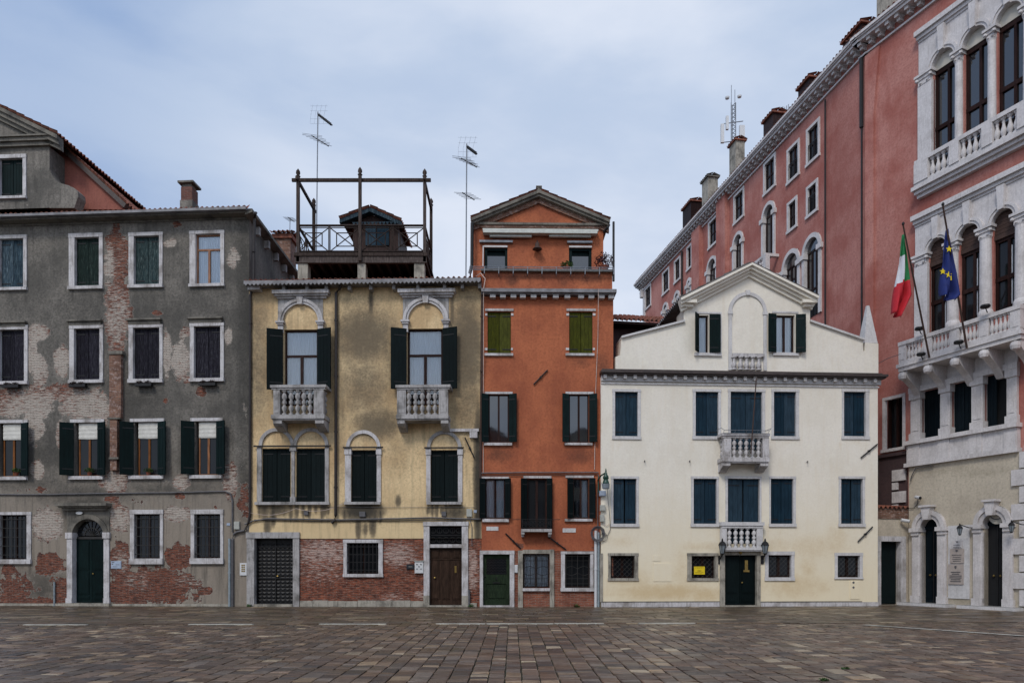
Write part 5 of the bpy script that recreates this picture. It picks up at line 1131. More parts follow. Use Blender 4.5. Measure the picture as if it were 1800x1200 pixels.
# ================================================================== CREAM HOUSE
H = Fac(1056.5, 28.05, 1543, 28.7); H.empty('cream_house', 'cream rendered house with slate blue shutters, stepped gable and two small balconies', 'house')
def cream():
    F = H; X1 = F.L; z0e, z1e = F.P(1300, 664, .2)[1], F.P(1300, 656, .34)[1]
    cols = (((1076.5,1126),(1081,1121)), ((1217.5,1267),(1222.5,1262.5)), ((1279.5,1344.5),(1284,1339.5)), ((1356,1404),(1360,1399)), ((1479.5,1527.5),(1483,1521)))
    for k, (o, i) in enumerate(cols):
        w, r = win(F, (i[0], 688.5, i[1], 766.5 if k != 2 else 790), (o[0], 684, o[1], 772 if k != 2 else 790), stone='stone_clean', d=.03, sd=.02); closed(w, r, 'navy_sh', .07, gap=.01)
    cols = (((1074,1122.5),(1078,1118.5)), ((1214.5,1263),(1219,1259.5)), ((1275,1338),(1279,1335)), ((1352,1398.5),(1354.5,1394)), ((1474,1520),(1478,1516)))
    for k, (o, i) in enumerate(cols):
        zb = 920 if k != 2 else 955; w, r = win(F, (i[0], 841, i[1], zb), (o[0], 836.8, o[1], zb+(5.5 if k != 2 else 0)), stone='stone_clean', d=.03, sd=.03); closed(w, r, 'navy_sh', .07, gap=.05 if k in (0, 4, 2) else .012)
    gw = (((1069,971.5,1121.5,1020),(1073.5,976,1115.5,1015.5)), ((1208,971.5,1262,1020),(1215.5,976.5,1256.5,1015.5)), ((1344.5,968.5,1396,1020),(1350.5,975,1390.5,1014)), ((1467,971,1516,1017),(1472,976,1511,1014)))
    for k, (o, i) in enumerate(gw):
        w, r = win(F, i, o, stone='stone_clean' if k > 1 else 'stone_base', d=.03, sd=.02); casement(w, r, 'wood_dark', 2, None, False, 'dglass', y=.14, fw=.07)
        x0, x1, z0, z1 = r; mb = MB(); n = 5
        for q in range(-n, n+1):
            for s_ in (-1, 1):
                a = (x0+x1)/2+q*(x1-x0)/n; h = z1-z0; pts = []
                for t in [j/20 for j in range(21)]:
                    x = a+s_*(t-.5)*h*1.0
                    if x0 <= x <= x1: pts.append((x, .08, z0+t*h))
                if len(pts) > 1: mb.tube([pts[0], pts[-1]], .008, 4)
        ob('lattice', mb, 'iron_grille', w)
        if k == 1: YW = (w, r)
    # door
    x0, x1, z0, z1 = F.R((1273.5,975,1329.6,1068)); F.holes.append((x0-.01, x1+.01, 0, z1+.01)); D = ob('door', MB().box(x0, x1, .3, .33, 0, z1), 'dark', F.e)
    a, b, _, t_ = F.R((1265,967,1336,1068)); ob('stone_frame', MB().box(a, x0, -.06, .2, .003, z1).box(x1, b, -.06, .2, .003, z1).box(a, b, -.062, .2, z1, t_).box(x0, x1, -.12, .28, .003, .06), 'stone_base', D)
    panel_door(F, D, (x0, x1, .06, z1), 'black_green', 2, (.16, .22), y=.12); ob('letter_plate', MB().box(x0+.86, x0+.98, .07, .09, 1.45, 1.85).box(x0+.8, x0+1.04, .06, .085, 1.38, 1.46), 'brass', D)
    xm = (a+b)/2; ob('lion_knocker', MB().lathe((xm, -.08, z1+.1), [(.02, -.08), (.06, -.04), (.07, 0), (.06, .05), (.02, .09)], 10), 'brass', D)
    # balconies
    balcony(F, .6, (1269,761,1353.5,769), (1270,803.6,1353,812), ((1273.5,1286), (1341.5,1352.5)), (1292.6,1303.5,1314,1325,1335.5), (769,803), ((1271.5,1285), (1337.5,1351.5)), 828.5, 'stone', 3, .1)
    balcony(F, .28, (1267.5,917,1343.5,927.5), (1271,961.5,1343,967.5), ((1269,1278), (1331,1341.5)), (1284,1295,1305.5,1316,1327.5), (927.5,961.5), (), 968, 'stone_clean', 0, .1)
    mb = MB(); a, b, c, d = F.R((1268,752,1356,762), .7)
    for y, zz in ((-.75, d-.1), (-.68, d-.2), (-.62, c)): mb.tube([(a+.1, y, zz), (b-.1, y, zz)], .01, 4)
    mb.tube([(a, -.7, d), (a, -.1, d)], .01, 4); mb.tube([(b, -.7, d), (b, -.1, d)], .01, 4); mb.tube([(a+.1, -.75, d-.1), (a, -.7, d)], .01, 4); mb.tube([(b-.1, -.75, d-.1), (b, -.7, d)], .01, 4)
    for k in range(5): x = a+.1+(b-a-.2)*k/4; mb.tube([(x, -.75, d-.1), (x, -.6, c)], .008, 4)
    ob('flower_rack', mb, 'zinc', F.e)
    zw = z0e
    soot = [(1160,1040,90,14,.8),(1110,1020,40,20,.5),(1240,1045,30,12,.8),(1400,1030,60,20,.6),(1470,950,20,30,.5),(1230,960,40,8,.5),(1370,960,30,16,.4),(1200,1000,20,40,.4),(1440,960,60,20,.45),(1300,668,240,5,.3),(1420,1000,14,20,.5),(1090,950,30,10,.4)]
    drips(F, soot, .3)
    wall(F, 'wall', 0, X1, 0, zw, 'w_white', ([], soot, []), .16); body(F, 'side_wall', 0, X1, zw, 10, 'w_white')
    mb = MB(); a, b = F.P(1265)[0], F.P(1336)[0]; zt = F.P(1160, 1057.5)[1]; mb.box(.0, a-.02, -.05, .02, .003, zt); mb.box(b+.02, X1, -.05, .02, .003, zt-.02); ob('base_course', mb, 'stone', F.e)
    ob('base_edge', MB().box(0, a-.02, -.06, .02, zt, zt+.03).box(b+.02, F.P(1514)[0], -.06, .02, zt-.02, zt+.015), 'stone_dark', F.e)
    xe = F.P(1562, 0, .34)[0]; ob('eaves', MB().box(-.05, xe, -.34, .1, z1e-.03, z1e+.06).box(-.02, xe-.05, -.27, .02, z1e-.08, z1e-.03), 'gutter_brown', F.e)
    ob('frieze', MB().box(0, X1+.1, -.07, .02, z1e-.3, z1e-.08), 'stone_clean', F.e); px = 1064.0; sp = []
    while px < 1552: sp.append((F.P(px, 0, .2)[0], 0, z1e)); px += 17.6
    reps('bracket', MB().box(-.06, .06, -.2, .02, -.22, -.08), 'stone_clean', F.e, sp); c = F.P(1300, 677)[1]; ob('string_course', MB().box(0, X1+.04, -.04, .02, c-.03, c+.03), 'stone_clean', F.e)
    ob('lean_roof', MB().box(-.02, X1+.0, -.33, 0, z1e+.06, z1e+.1), 'gutter_brown', F.e)
    # gable storey
    d = -.12; A = lambda x, y: F.P(x, y, d); zb = z1e
    pts = [A(1082,627), A(1090,624), A(1092.5,593), A(1202,565), A(1202.01,541), A(1315.4,478), A(1424,541), A(1424.01,565), A(1517,597), A(1517.01,617), A(1520,617), A(1521,602), A(1544,603.5)]
    pts = [(x, z) for x, z in pts]
    for i in range(1, len(pts)):
        if pts[i][0] <= pts[i-1][0]: pts[i] = (pts[i-1][0]+1e-3, pts[i][1])
    wa = (1226.6,554,1245.5,620); wb = (1363,554,1397,620); hs = []
    for q in (wa, wb): a, b = A(q[0], q[3]), A(q[2], q[1]); hs.append((a[0], b[0], a[1], b[1]))
    gable(F, 'gable_wall', pts, (), 'w_white', hs, 1.0, .12, zb)
    for k, (q, h) in enumerate(((wa, hs[0]), (wb, hs[1]))):
        w = ob('window', MB().box(h[0]-.02, h[1]+.02, .5, .53, h[2], h[3]), 'dark', F.e)
        x0, x1, z0, z1 = h; mb = MB(); f = .05; y = .24; xm = (x0+x1)/2
        casement(w, h, 'wood_dark', 2 if k else 1, None, True, 'glass', y=.24)
        if k: leaf(w, x0-.01, -1, .36, z0, z1, R(14), 'green_sh', y=.05); leaf(w, x1+.01, 1, .38, z0, z1, R(14), 'green_sh', y=.05)
        else: leaf(w, x0-.01, -1, .34, z0, z1, R(52), 'green_sh', y=.05); leaf(w, x1+.01, 1, .44, z0, z1, R(6), 'green_sh', y=.05)
        a, b = A(*((1223,551) if k == 0 else (1357,550))), A(*((1268,549) if k == 0 else (1403,548))); ob('lintel', MB().box(a[0], b[0], .09, .14, a[1], b[1]), 'stone_clean', w)
        a, b = A(*((1220,625.5) if k == 0 else (1358,625))), A(*((1267.5,621) if k == 0 else (1403,620.5))); ob('sill', MB().box(a[0], b[0], .04, .14, a[1], b[1]), 'stone_clean', w)
        if k == 0: a, b = A(1264.5, 620), A(1268, 552); ob('stone_frame', MB().box(a[0], b[0], .09, .14, a[1], b[1]), 'stone_clean', w)
    mb = MB(); ax, az = A(1315.4, 469); l, r = A(1191.5, 530), A(1431.5, 527)
    for t0, t1, dd in ((0, .09, .42), (.09, .2, .32), (.2, .3, .2), (.3, .42, .1)):
        mb.prism([(l[0]+t1*.3, l[1]-t1), (ax, az-t1), (ax, az-t0), (l[0]+t0*.3, l[1]-t0)], .12-dd, .16); mb.prism([(ax, az-t1), (r[0]-t1*.3, r[1]-t1), (r[0]-t0*.3, r[1]-t0), (ax, az-t0)], .12-dd, .16)
    for p, q in (((1193,541),(1221,531)), ((1406,541),(1431,531))): a, b = A(*p), A(*q); mb.box(a[0]+.1, b[0]-.1, -.05, .16, a[1], a[1]+.12); mb.box(a[0], b[0], -.18, .16, a[1]+.12, b[1])
    ob('pediment', mb, 'w_white', F.e)
    mb = MB()
    for p, q in (((1092,594),(1203,565.5)), ((1423,565.5),(1518,598))): a, b = A(*p), A(*q); mb.prism([(a[0], a[1]-.02), (b[0], b[1]-.02), (b[0], b[1]+.06), (a[0], a[1]+.06)], .02, 1.15)
    ob('coping', mb, 'stone_clean', F.e)
    # roof behind the pediment, blind arch with balustrade, obelisk
    mb = MB(); tiles(mb, (r[0], 9, r[1]+.04), (0, -9.2, 0), (ax-r[0], 0, az-r[1])); tiles(mb, (l[0], -.2, l[1]+.04), (0, 9.2, 0), (ax-l[0], 0, az-l[1])); ob('roof', mb, 'gutter', F.e)
    cx, zs = A(1313.7, 548); ro, ri = 34.4/44, 28.5/44; mb = MB().ring(cx, zs, ri, ro, .07, .13)
    zb3 = A(1313, 651)[1]; mb.box(cx-ro, cx-ri, .07, .13, zb3, zs-.12); mb.box(cx+ri, cx+ro, .07, .13, zb3, zs-.12); mb.box(cx-ro-.02, cx-ri+.03, .05, .13, zs-.12, zs); mb.box(cx+ri-.03, cx+ro+.02, .05, .13, zs-.12, zs); mb.prism([(cx-.07, zs+ri), (cx+.07, zs+ri), (cx+.09, zs+ro+.06), (cx-.09, zs+ro+.06)], .03, .13)
    ar = ob('blind_arch', mb, 'stone_clean', F.e)
    zr0, zr1 = A(1313, 628)[1], A(1313, 622.5)[1]; ob('rail', MB().box(cx-ri, cx+ri, -.02, .12, zr0, zr1), 'stone', ar)
    for px in (1289, 1300.3, 1311, 1321.5, 1332.5): baluster(ar, A(px, 0)[0], .06, zb3, zr0, .115, 'stone', BAL_PROF2)
    a, b = A(1520.5, 602), A(1543.5, 602); xm, hw = (a[0]+b[0])/2, (b[0]-a[0])/2; zt = A(1531, 533)[1]; zz = a[1]
    ob('obelisk', MB().add([(xm-hw, .14, zz), (xm+hw, .14, zz), (xm+hw, .14+2*hw, zz), (xm-hw, .14+2*hw, zz), (xm-.05, .14+hw-.05, zt), (xm+.05, .14+hw-.05, zt), (xm+.05, .14+hw+.05, zt), (xm-.05, .14+hw+.05, zt)], [(3,2,1,0),(4,5,6,7),(0,1,5,4),(1,2,6,5),(2,3,7,6),(3,0,4,7)]), 'stone_clean', F.e)
    for a, b in (((1512,804.6),(1541,780.6)), ((1507,951.6),(1532.7,925.5))): anchor(F, a, b)
    for px, py in ((1132.5, 811), (1211.5, 811), (1418, 812)): x, z = F.P(px, py); ob('wall_hook', MB().tube([(x, .02, z), (x, -.1, z+.03), (x, -.1, z-.05)], .018, 5), 'iron', F.e)
    for r_ in ((1148, 989, 1180.5, 1021.5), (1148, 975, 1161, 986)): x0, x1, z0, z1 = F.R(r_); ob('meter_hatch', MB().box(x0, x1, -.012, .01, z0, z1).box(x0+.02, x1-.02, -.016, -.012, z0+.02, z1-.02), 'w_white', F.e)
    ob('corner_stone', bars_mb(F, [(1054.5,972,1059.5,1057)], .03, .02), 'stone_base', F.e)
    return YW
YW = cream()
def text_mesh(body_, size, mat, depth=.002):
    c = bpy.data.curves.new('lettering', 'FONT'); c.body = body_; c.size = size; c.align_x = 'CENTER'; c.align_y = 'CENTER'; c.extrude = depth; c.resolution_u = 2
    o = bpy.data.objects.new('tmp', c); COL.objects.link(o); dg = bpy.context.evaluated_depsgraph_get(); me = bpy.data.meshes.new_from_object(o.evaluated_get(dg)); bpy.data.objects.remove(o)
    me.materials.clear(); me.materials.append(M[mat]); return me
x0, x1, z0, z1 = H.R((1220.7, 995, 1239.6, 1009)); t = empty('warning_sign', H.world((x0+x1)/2, .05, z0), H.rz, 'yellow warning sign in the small window left of the cream house door', 'sign')
ob('board', MB().box(-(x1-x0)/2, (x1-x0)/2, 0, .012, 0, z1-z0), 'yellow_sign', t)
for s_, sz, f in (('LOCALE PROTETTO', .04, .84), ('AREA', .065, .45), ('SORVEGLIATA', .052, .22)):
    o = ob('lettering', text_mesh(s_, sz, 'iron'), None, t, loc=(0, -.002, (z1-z0)*f)); o.rotation_euler.x = R(90)
def lantern(F, px, py, d, label, group, s=1.0, hang=False):
    x, z = F.P(px, py, d); t = empty('wall_lantern', F.world(x, -d, z), F.rz, label, 'lantern', group)
    if not hang:
        ob('bracket', MB().tube([(0, d, -.42*s), (0, d-.1, -.38*s), (0, .06, -.3*s), (0, 0, -.2*s)], .03*s, 6).box(-.06*s, .06*s, d-.04, d, -.62*s, -.28*s), 'iron', t)
    else: ob('bracket', MB().tube([(.42*s, d, .1), (.4*s, .1, .1), (0, 0, .32*s)], .02, 6).tube([(.42*s, d, .05), (.42*s, d-.05, .3)], .05, 6), 'iron', t)
    ob('glass', MB().lathe((0, 0, 0), [(.07*s, -.2*s), (.14*s, .12*s)], 6), 'glass_lamp', t)
    mb = MB().lathe((0, 0, 0), [(.03*s, -.26*s), (.08*s, -.22*s), (.08*s, -.2*s)], 6).lathe((0, 0, 0), [(.17*s, .12*s), (.12*s, .22*s), (.04*s, .28*s), (.03*s, .36*s), (.0, .4*s)], 6)
    for k in range(6): a = k*math.tau/6; mb.tube([(.072*s*math.cos(a), .072*s*math.sin(a), -.2*s), (.143*s*math.cos(a), .143*s*math.sin(a), .12*s)], .01*s, 4)
    ob('cage', mb, 'iron', t)
lantern(H, 1269.8, 963, .3, 'black wall lantern on the left of the cream house door', 'lanterns at the cream house door')
lantern(H, 1345, 963, .3, 'black wall lantern on the right of the cream house door', 'lanterns at the cream house door')
wire(H, [(1329.5, 664, .75), (1324, 740, .75), (1320, 797, .75)], .022, 'rust', 'slanting rusty flag pole tied to the upper balcony of the cream house', .7)
COLP = [c for c in bpy.data.objects if c.name.startswith('cable') and 'flag pole' in c.get('label', '')]
for c in COLP: c.name = 'flag_pole'; c['category'] = 'pole'
# green street lamp and boxes at the seam of the orange and the cream house
t = F_thing(H, 'street_lamp', 1065, 850, 'green bell shaped street lamp on a bracket between the orange and cream houses', 'street lamp', d=.5)
ob('lamp_head', MB().lathe((0, 0, 0), [(.13, 0), (.13, .03), (.11, .1), (.09, .14), (.1, .2), (.12, .22), (.1, .3), (.06, .36), (.05, .42), (.03, .44), (.035, .5), (.01, .6)], 14), 'lampgreen', t, smooth=True)
ob('shade', MB().lathe((0, 0, 0), [(.1, -.2), (.14, -.18), (.15, 0), (.12, .005)], 14), 'glass_lamp', t); ob('bracket', MB().tube([(-.02, 0, .42), (-.16, .18, .34), (-.22, .48, .2), (-.2, .5, -.1)], .03, 6).tube([(-.22, .48, .2), (-.2, .5, .35)], .02, 6).tube([(-.2, .49, -.3), (-.21, .49, .25)], .03, 6), 'lampgreen', t)
box_thing(H, 'utility_box', (1054, 862, 1065, 871), 'blueplate', 'pale blue grey utility box below the green street lamp', 'utility box', .14)
box_thing(H, 'utility_box', (1055, 887, 1064, 897.5), 'plastic', 'square cream utility box, second below the green street lamp', 'utility box', .12)
box_thing(H, 'utility_box', (1055, 904, 1062.5, 916.5), 'plastic', 'tall beige utility box with dark underside, third below the green street lamp', 'utility box', .12)
box_thing(H, 'utility_box', (1058, 929, 1062, 937), 'cable', 'small dark grey utility box beside the coiled cable', 'utility box', .08)
wire(H, [(1067, 853, .45), (1069, 880, .2), (1071.5, 905, .05), (1073, 930, .04), (1068, 940, .04), (1063, 941, .04)], .011, 'cable', 'thin grey wire curving down from the green street lamp', .04)
wire(H, [(1059, 917), (1062, 922), (1067, 924), (1071, 920)], .009, 'cable_pale', 'short pale wire hooking under the tall beige utility box', .05)
x, z = O.P(1050, 938, .16); t = empty('cable_coil', O.world(x, -.16, z), O.rz, 'coil of grey cable hung on the pipes between the orange and cream houses', 'cable coil'); mb = MB()
for k in range(5): rr = .2+.02*k; mb.tube([(rr*math.cos(a)+.02*random.random(), -.02*k, rr*1.1*math.sin(a)) for a in [j*math.tau/22 for j in range(23)]], .012, 5)
mb.tube([(.25+.14*math.cos(a), -.02, -.12+.16*math.sin(a)) for a in [j*math.tau/18 for j in range(19)]], .01, 5); ob('coil', mb, 'cable', t)
t, hw, h, d = box_thing(H, 'gas_cover', (1494, 1020, 1511, 1053), 'w_white', 'cream meter cover with two round vents near the right end of the cream house', 'meter cover', .015)
for z in (.42, .62): ob('vent', MB().ring(-.06, h-z+.35, .0, .045, -.035, -.03, 0, math.tau, 12), 'cable', t)

# tiled roof of the house behind, seen between the orange and the cream house
Bk = Fac(1065, 33.0, 1215, 33.6); Bk.empty('rear_house', 'low house behind with a red tiled roof seen between the orange and cream houses', 'house')
x0, z0 = Bk.P(1068, 572); x1, z1 = Bk.P(1180, 572); zt = Bk.P(1130, 556)[1]; mb = MB(); tiles(mb, (-1.0, -.6, z0+.1), (x1+2.2, 0, 0), (0, 1.6, zt-z0+.25), amp=.06); ob('roof', mb, 'tile', Bk.e)
ob('wall', MB().box(-1, x1+1.2, .1, 5, 0, z0), 'w_dark', Bk.e); ob('eaves', MB().box(-1, x1+1.2, -.5, .1, z0-.05, z0+.06), 'wood_dark', Bk.e)  # wall coloured dark to paint in the black shadow below its eaves
# ================================================================== PINK PALACE
BX, BY = 15.77, 31.8                                  # bend between the long receding wing and the loggia front
kA, kB = .18, .44
def facpt(ax, ay, bx, by):
    f = Fac(1500, 30, 1600, 30, True); a, b = Vector((ax, ay, 0)), Vector((bx, by, 0)); f.A = a; d = b-a; f.L = d.length; f.u = d.normalized(); f.n = Vector((-f.u.y, f.u.x, 0)); f.rz = math.atan2(f.u.y, f.u.x); return f
tA = 26.9; PA = facpt(BX-kA*tA, BY+tA, BX, BY); PB = facpt(BX, BY, BX+kB*13, BY-13)
ROOT = empty('pink_palace', PB.A, 0, 'tall pink rendered palace with white stone loggias and a long receding wing', 'palace')
ZP = 24.8
class Sub: pass
def local_parent(F, name='wing'):
    """Parts are written in the plane's own frame, then carried by the palace."""
    return None
def pob(F, name, mb, mat, parent=None, label=None, smooth=False):
    if parent is not None: return ob(name, mb, mat, parent, label, smooth)
    o = ob(name, mb, mat, ROOT, label, smooth); o.location = F.A-ROOT.location; o.rotation_euler.z = F.rz; return o
def pwall(F, name, x0, x1, z0, z1, mat, wear, step=.3, y=0, holes=None, rev=.35):
    o = wall(F, name, x0, x1, z0, z1, mat, wear, step, rev, y, ROOT, holes); o.location = F.A-ROOT.location; o.rotation_euler.z = F.rz; return o
def pal():
    F = PA
    Z = lambda zx, zy: (1100+zx/2.6667, 130+zy/2.6667)
    sq = [(90,120,1010,1115), (172,205,935,1045), (228,258,880,990), (287,312,815,930), (388,432,700,830), (507,557,575,715), (647,705,425,580), (757,817,360,528), (848,912,265,443), (758,806,610,755), (848,903,535,685)]
    for xl, xr, yt, yb in sq:
        a, t = Z(xl, yt); b, u = Z(xr, yb); X0, z1 = F.P(a, t); _, z0 = F.P(a, u); X1 = F.P(b)[0]; s = .15
        x0, x1, z0, z1 = X0+s, X1-s, z0+s, z1-s; F.holes.append((x0-.01, x1+.01, z0-.01, z1+.01))
        w = pob(F, 'window', MB().box(x0, x1, .09, .13, z0, z1), 'dglass')
        ob('stone_frame', MB().box(X0, x0, -.05, .1, z0, z1).box(x1, X1, -.05, .1, z0, z1).box(X0, X1, -.055, .1, z1, z1+s).box(X0-.03, X1+.03, -.09, .1, z0-s, z0), 'stone_palace', w)
        m = (x0+x1)/2; ob('casement', MB().box(m-.05, m+.05, .05, .09, z0, z1).box(x0, x0+.07, .05, .09, z0, z1).box(x1-.07, x1, .05, .09, z0, z1).box(x0, x1, .055, .085, (z0+z1)/2-.04, (z0+z1)/2+.04), 'wood_dark', w)
        if xl in (757, 848): mb = MB(); [mb.box(x0+(x1-x0)*k/6, x0+(x1-x0)*k/6+.025, -.02, .0, z0, z0+.9) for k in range(7)]; mb.box(x0, x1, -.02, .005, z0+.86, z0+.9); ob('railing', mb, 'iron', w)
    def arch(xl, xr, ytop, ybot, spring=None, s=.19, bar=True, big=False):
        a, t = Z(xl, ytop); b = Z(xr, 0)[0]; m = (a+b)/2; X0 = F.P(a)[0]; X1 = F.P(b)[0]; cx = (X0+X1)/2; ro = (X1-X0)/2; r = ro-s
        zt = F.P(m, t)[1]; zs = zt-ro; z0 = F.P(a, Z(0, ybot)[1])[1]
        F.holes.append((cx-r-.01, cx+r+.01, z0, zs+r)); w = pob(F, 'window', MB().box(cx-r, cx+r, .14, .18, z0, zs+r), 'sglass')
        mb = MB().arch_fill(cx, r, zs, zs+r+.02, -.02, .15, 12); mb.ring(cx, zs, r, ro, -.08, .02, n=14); mb.box(cx-ro, cx-r, -.08, .2, z0, zs-.25); mb.box(cx+r, cx+ro, -.08, .2, z0, zs-.25)
        mb.box(cx-ro-.1, cx-r+.06, -.16, .2, zs-.25, zs); mb.box(cx+r-.06, cx+ro+.1, -.16, .2, zs-.25, zs); ob('stone_frame', mb, 'stone_palace', w)
        mb = MB().box(cx-r, cx+r, .1, .14, zs-.06, zs+.06)
        for k in ((-1, 0, 1) if not big else (-1, -.33, .33, 1)): mb.box(cx+k*(r-.05)-.05, cx+k*(r-.05)+.05, .105, .14, z0, zs)
        if big: mb.box(cx-r, cx+r, .1, .14, (z0+zs)/2-.3, (z0+zs)/2-.2); ob('fanlight', MB().half_disc(cx, zs, r-.04, .1, .13), 'sglass', w)
        ob('casement', mb, 'wood_dark', w); return cx, ro, z0, w
    for q in ((175,200,1070,1200,None,.2), (228,255,1015,1150,None,.22), (287,311,955,1080,None,.22), (382,430,855,1010), (503,553,740,960), (640,703,600,895)): arch(*q)
    arch(735,820,823,1100,None,.22,True,True); cx, ro, z0, w = arch(830,920,748,1165,None,.22,True,True)
    mb = MB(); [mb.box(cx-ro*.7+ro*1.4*k/10, cx-ro*.7+ro*1.4*k/10+.03, -.05, -.02, z0, z0+1) for k in range(11)]; mb.box(cx-ro*.7, cx+ro*.7, -.05, -.015, z0+.95, z0+1); ob('railing', mb, 'iron', w)
    # small balcony under the tall arch above the gable
    a = F.P(Z(620,0)[0])[0]; b = F.P(Z(700,0)[0])[0]; zt = F.P(Z(640,0)[0], Z(0,905)[1])[1]; bl = pob(F, 'balcony', MB().box(a, b+.4, -.8, .02, zt-1.25, zt-1.05), 'stone_palace'); ob('rail', MB().box(a, b+.4, -.8, -.6, zt-.15, zt).box(a, a+.2, -.6, 0, zt-.15, zt-.001).box(b+.2, b+.4, -.6, 0, zt-.15, zt-.001).box(b+.1, b+.4, -.8, -.55, zt-1.05, zt-.15).box(a, a+.3, -.8, -.55, zt-1.05, zt-.15), 'stone_palace', bl)
    for k in range(6): baluster(bl, a+.45+(b-a-.5)*k/5, -.7, zt-1.05, zt-.15, .1, 'stone_palace')
    soot = [(1420,330,60,90,.4),(1300,420,50,60,.3),(1480,300,30,160,.5),(1200,500,30,40,.3),(1240,430,10,60,.5),(1280,380,8,60,.5)]
    drips(F, soot, .5); pwall(F, 'wing_wall', 0, F.L, 0, ZP, 'w_palace', ([], soot, []), .5, rev=.15)
    for px in (1236, 1282): x = F.P(px)[0]; h = F.P(px, 396 if px == 1236 else 336)[1]; pob(F, 'chimney_breast', MB().box(x-1.2, x, -.3, .02, 0, h), 'w_palace')
    # end and back of the wing
    mb = MB(); mb.quad((0, 0, 0), (0, 14, 0), (0, 14, ZP), (0, 0, ZP)); mb.quad((0, 14, 0), (F.L, 12, 0), (F.L, 12, ZP), (0, 14, ZP)); pob(F, 'rear_wall', mb, 'w_palace')
    # ---- cornice on both faces
    def cornice(F, x0, x1, sp, end=False):
        mb = MB().box(x0, x1, -.56, .05, ZP+.16, ZP+.3).box(x0, x1, -.48, .05, ZP+.04, ZP+.16).box(x0, x1, -.1, .03, ZP-.42, ZP-.34); mb.box(x0, x1, -.62, -.56, ZP+.22, ZP+.34); c = pob(F, 'cornice', mb, 'stone_palace'); x = x0+.2; sp_ = []
        while x < x1-.2: sp_.append((x, 0, 0)); x += sp
        reps('modillion', MB().box(0, .17, -.4, .02, ZP-.1, ZP+.04).box(.01, .16, -.26, .02, ZP-.22, ZP-.1), 'stone_palace', c, sp_)
    cornice(PA, -.9, PA.L+.2, .46); cornice(PB, -.25, PB.L, .46)
    mb = MB(); 
    for dz, o, h in ((.04, .5, .12), (.16, .6, .16)): mb.box(-o, 0, -.5, 14, ZP+dz, ZP+dz+h)
    for k in range(20): mb.box(-.4, .02, .5+k*.65, .75+k*.65, ZP-.3, ZP+.04)
    mb.box(-.3, .02, -.3, 14, ZP-1.0, ZP-.35); mb.box(-.12, .3, -.1, .02, 12, ZP-1.0); pob(PA, 'end_cornice', mb, 'stone_palace')
    # roof
    for F, L, y1 in ((PA, PA.L, 6.5), (PB, PB.L, 6.5)):
        mb = MB(); tiles(mb, (-.5, -.6, ZP+.36), (L+.8, 0, 0), (0, y1+.6, 2.0), .24, .6, .035); rf = pob(F, 'roof', mb, 'tile')
        if F is PA: RF = rf
    def rb(px, y, w_, d_, top, mat, F=PA, name='chimney', capm='tile'):      # block on the roof placed by its left edge
        x, z = F.P(px, top, -y); zt = z; c = ob(name, MB().box(x, x+w_, y, y+d_, ZP+.3, zt-.2), mat, RF if F is PA else rf)
        mb = MB().box(x-.1, x+w_+.1, y-.1, y+d_+.1, zt-.28, zt-.2); tiles(mb, (x-.1, y-.12, zt-.2), (w_+.2, 0, 0), (0, d_/2+.12, .2), amp=.03); tiles(mb, (x+w_+.1, y+d_+.12, zt-.2), (-w_-.2, 0, 0), (0, -d_/2-.12, .2), amp=.03); ob('cap', mb, capm, c); return x, zt
    rb(1200, -.1, 1.4, 1.1, 364, 'wood_dark', name='dormer'); rb(1234, -.1, .9, .7, 316, 'stone_base', capm='stone_dark'); xk, zk = rb(1282, -.1, .8, .6, 252, 'stone_base'); rb(1342, 0, 1.0, .8, 209, 'wood_dark', name='dormer'); rb(1403, 0, 1.0, .8, 150, 'wood_dark', name='dormer'); rb(1482, 0, 1.3, 1.0, 67, 'wood_dark', name='dormer')
    F = PB; rb(1541, .2, .8, .9, -60, 'stone_base', PB, capm='stone_dark')
    # pipes
    for px, r_ in ((1198.5, .07), (1450.5, .04)): x = PA.P(px, 0, .1)[0]; pob(PA, 'downpipe', MB().tube([(x, -.1, 2), (x, -.1, ZP-.6)], r_, 8), 'iron')
    pob(PB, 'downpipe', MB().tube([(-.05, -.12, 2), (-.05, -.12, ZP-2.6)], .04, 8).tube([(-.05, -.14, ZP-3.6), (-.05, -.14, ZP-.5)], .085, 8), 'iron')

    # ---------------- loggia front
    F = PB; Lp = F.L
    def lg(ops, ytop_at, panel_l, y_mold, spring_at, bottom_at, topname, tymp, fr, col_r=.16, pilw=None, glassmat='dglass'):
        """A row of arches: ops = px (l, r) of each opening."""
        zt = F.P(*ytop_at)[1]; zs = F.P(*spring_at)[1]; zb = F.P(*bottom_at)[1]; X0 = F.P(panel_l)[0]; C = []
        o = [(F.P(a)[0], F.P(b)[0]) for a, b in ops]; w_ = sum(b-a for a, b in o)/len(o); p = (sum(o[-1])-sum(o[0]))/2/(len(o)-1); c0 = sum(o[0])/2
        r = w_/2; cs = [c0+p*k for k in range(len(o)+1)]; XE = cs[-1]+p/2+.3
        root = pob(F, topname, MB().box(X0-.06, XE, -.3, .02, zt-.06, zt+.14).box(X0-.02, XE, -.2, .02, zt-.2, zt-.06).box(X0, XE, -.12, .02, zt-.3, zt-.2), 'stone_palace')
        mb = MB(); e0 = X0
        for c in cs: mb.box(e0, c-r, -.08, .0, zs, zt-.3) if c-r > e0 else None; mb.arch_fill(c, r, zs, zt-.3, -.08, .3, 14); e0 = c+r
        mb.box(e0, XE, -.08, .0, zs, zt-.3); ob('spandrel', mb, 'stone_palace', root)
        mb = MB()
        for c in cs: mb.ring(c, zs, r, r+.1, -.14, -.02, n=16); mb.ring(c, zs, r+.1, r+.2, -.18, -.02, n=16)
        ob('archivolt', mb, 'stone_palace', root)
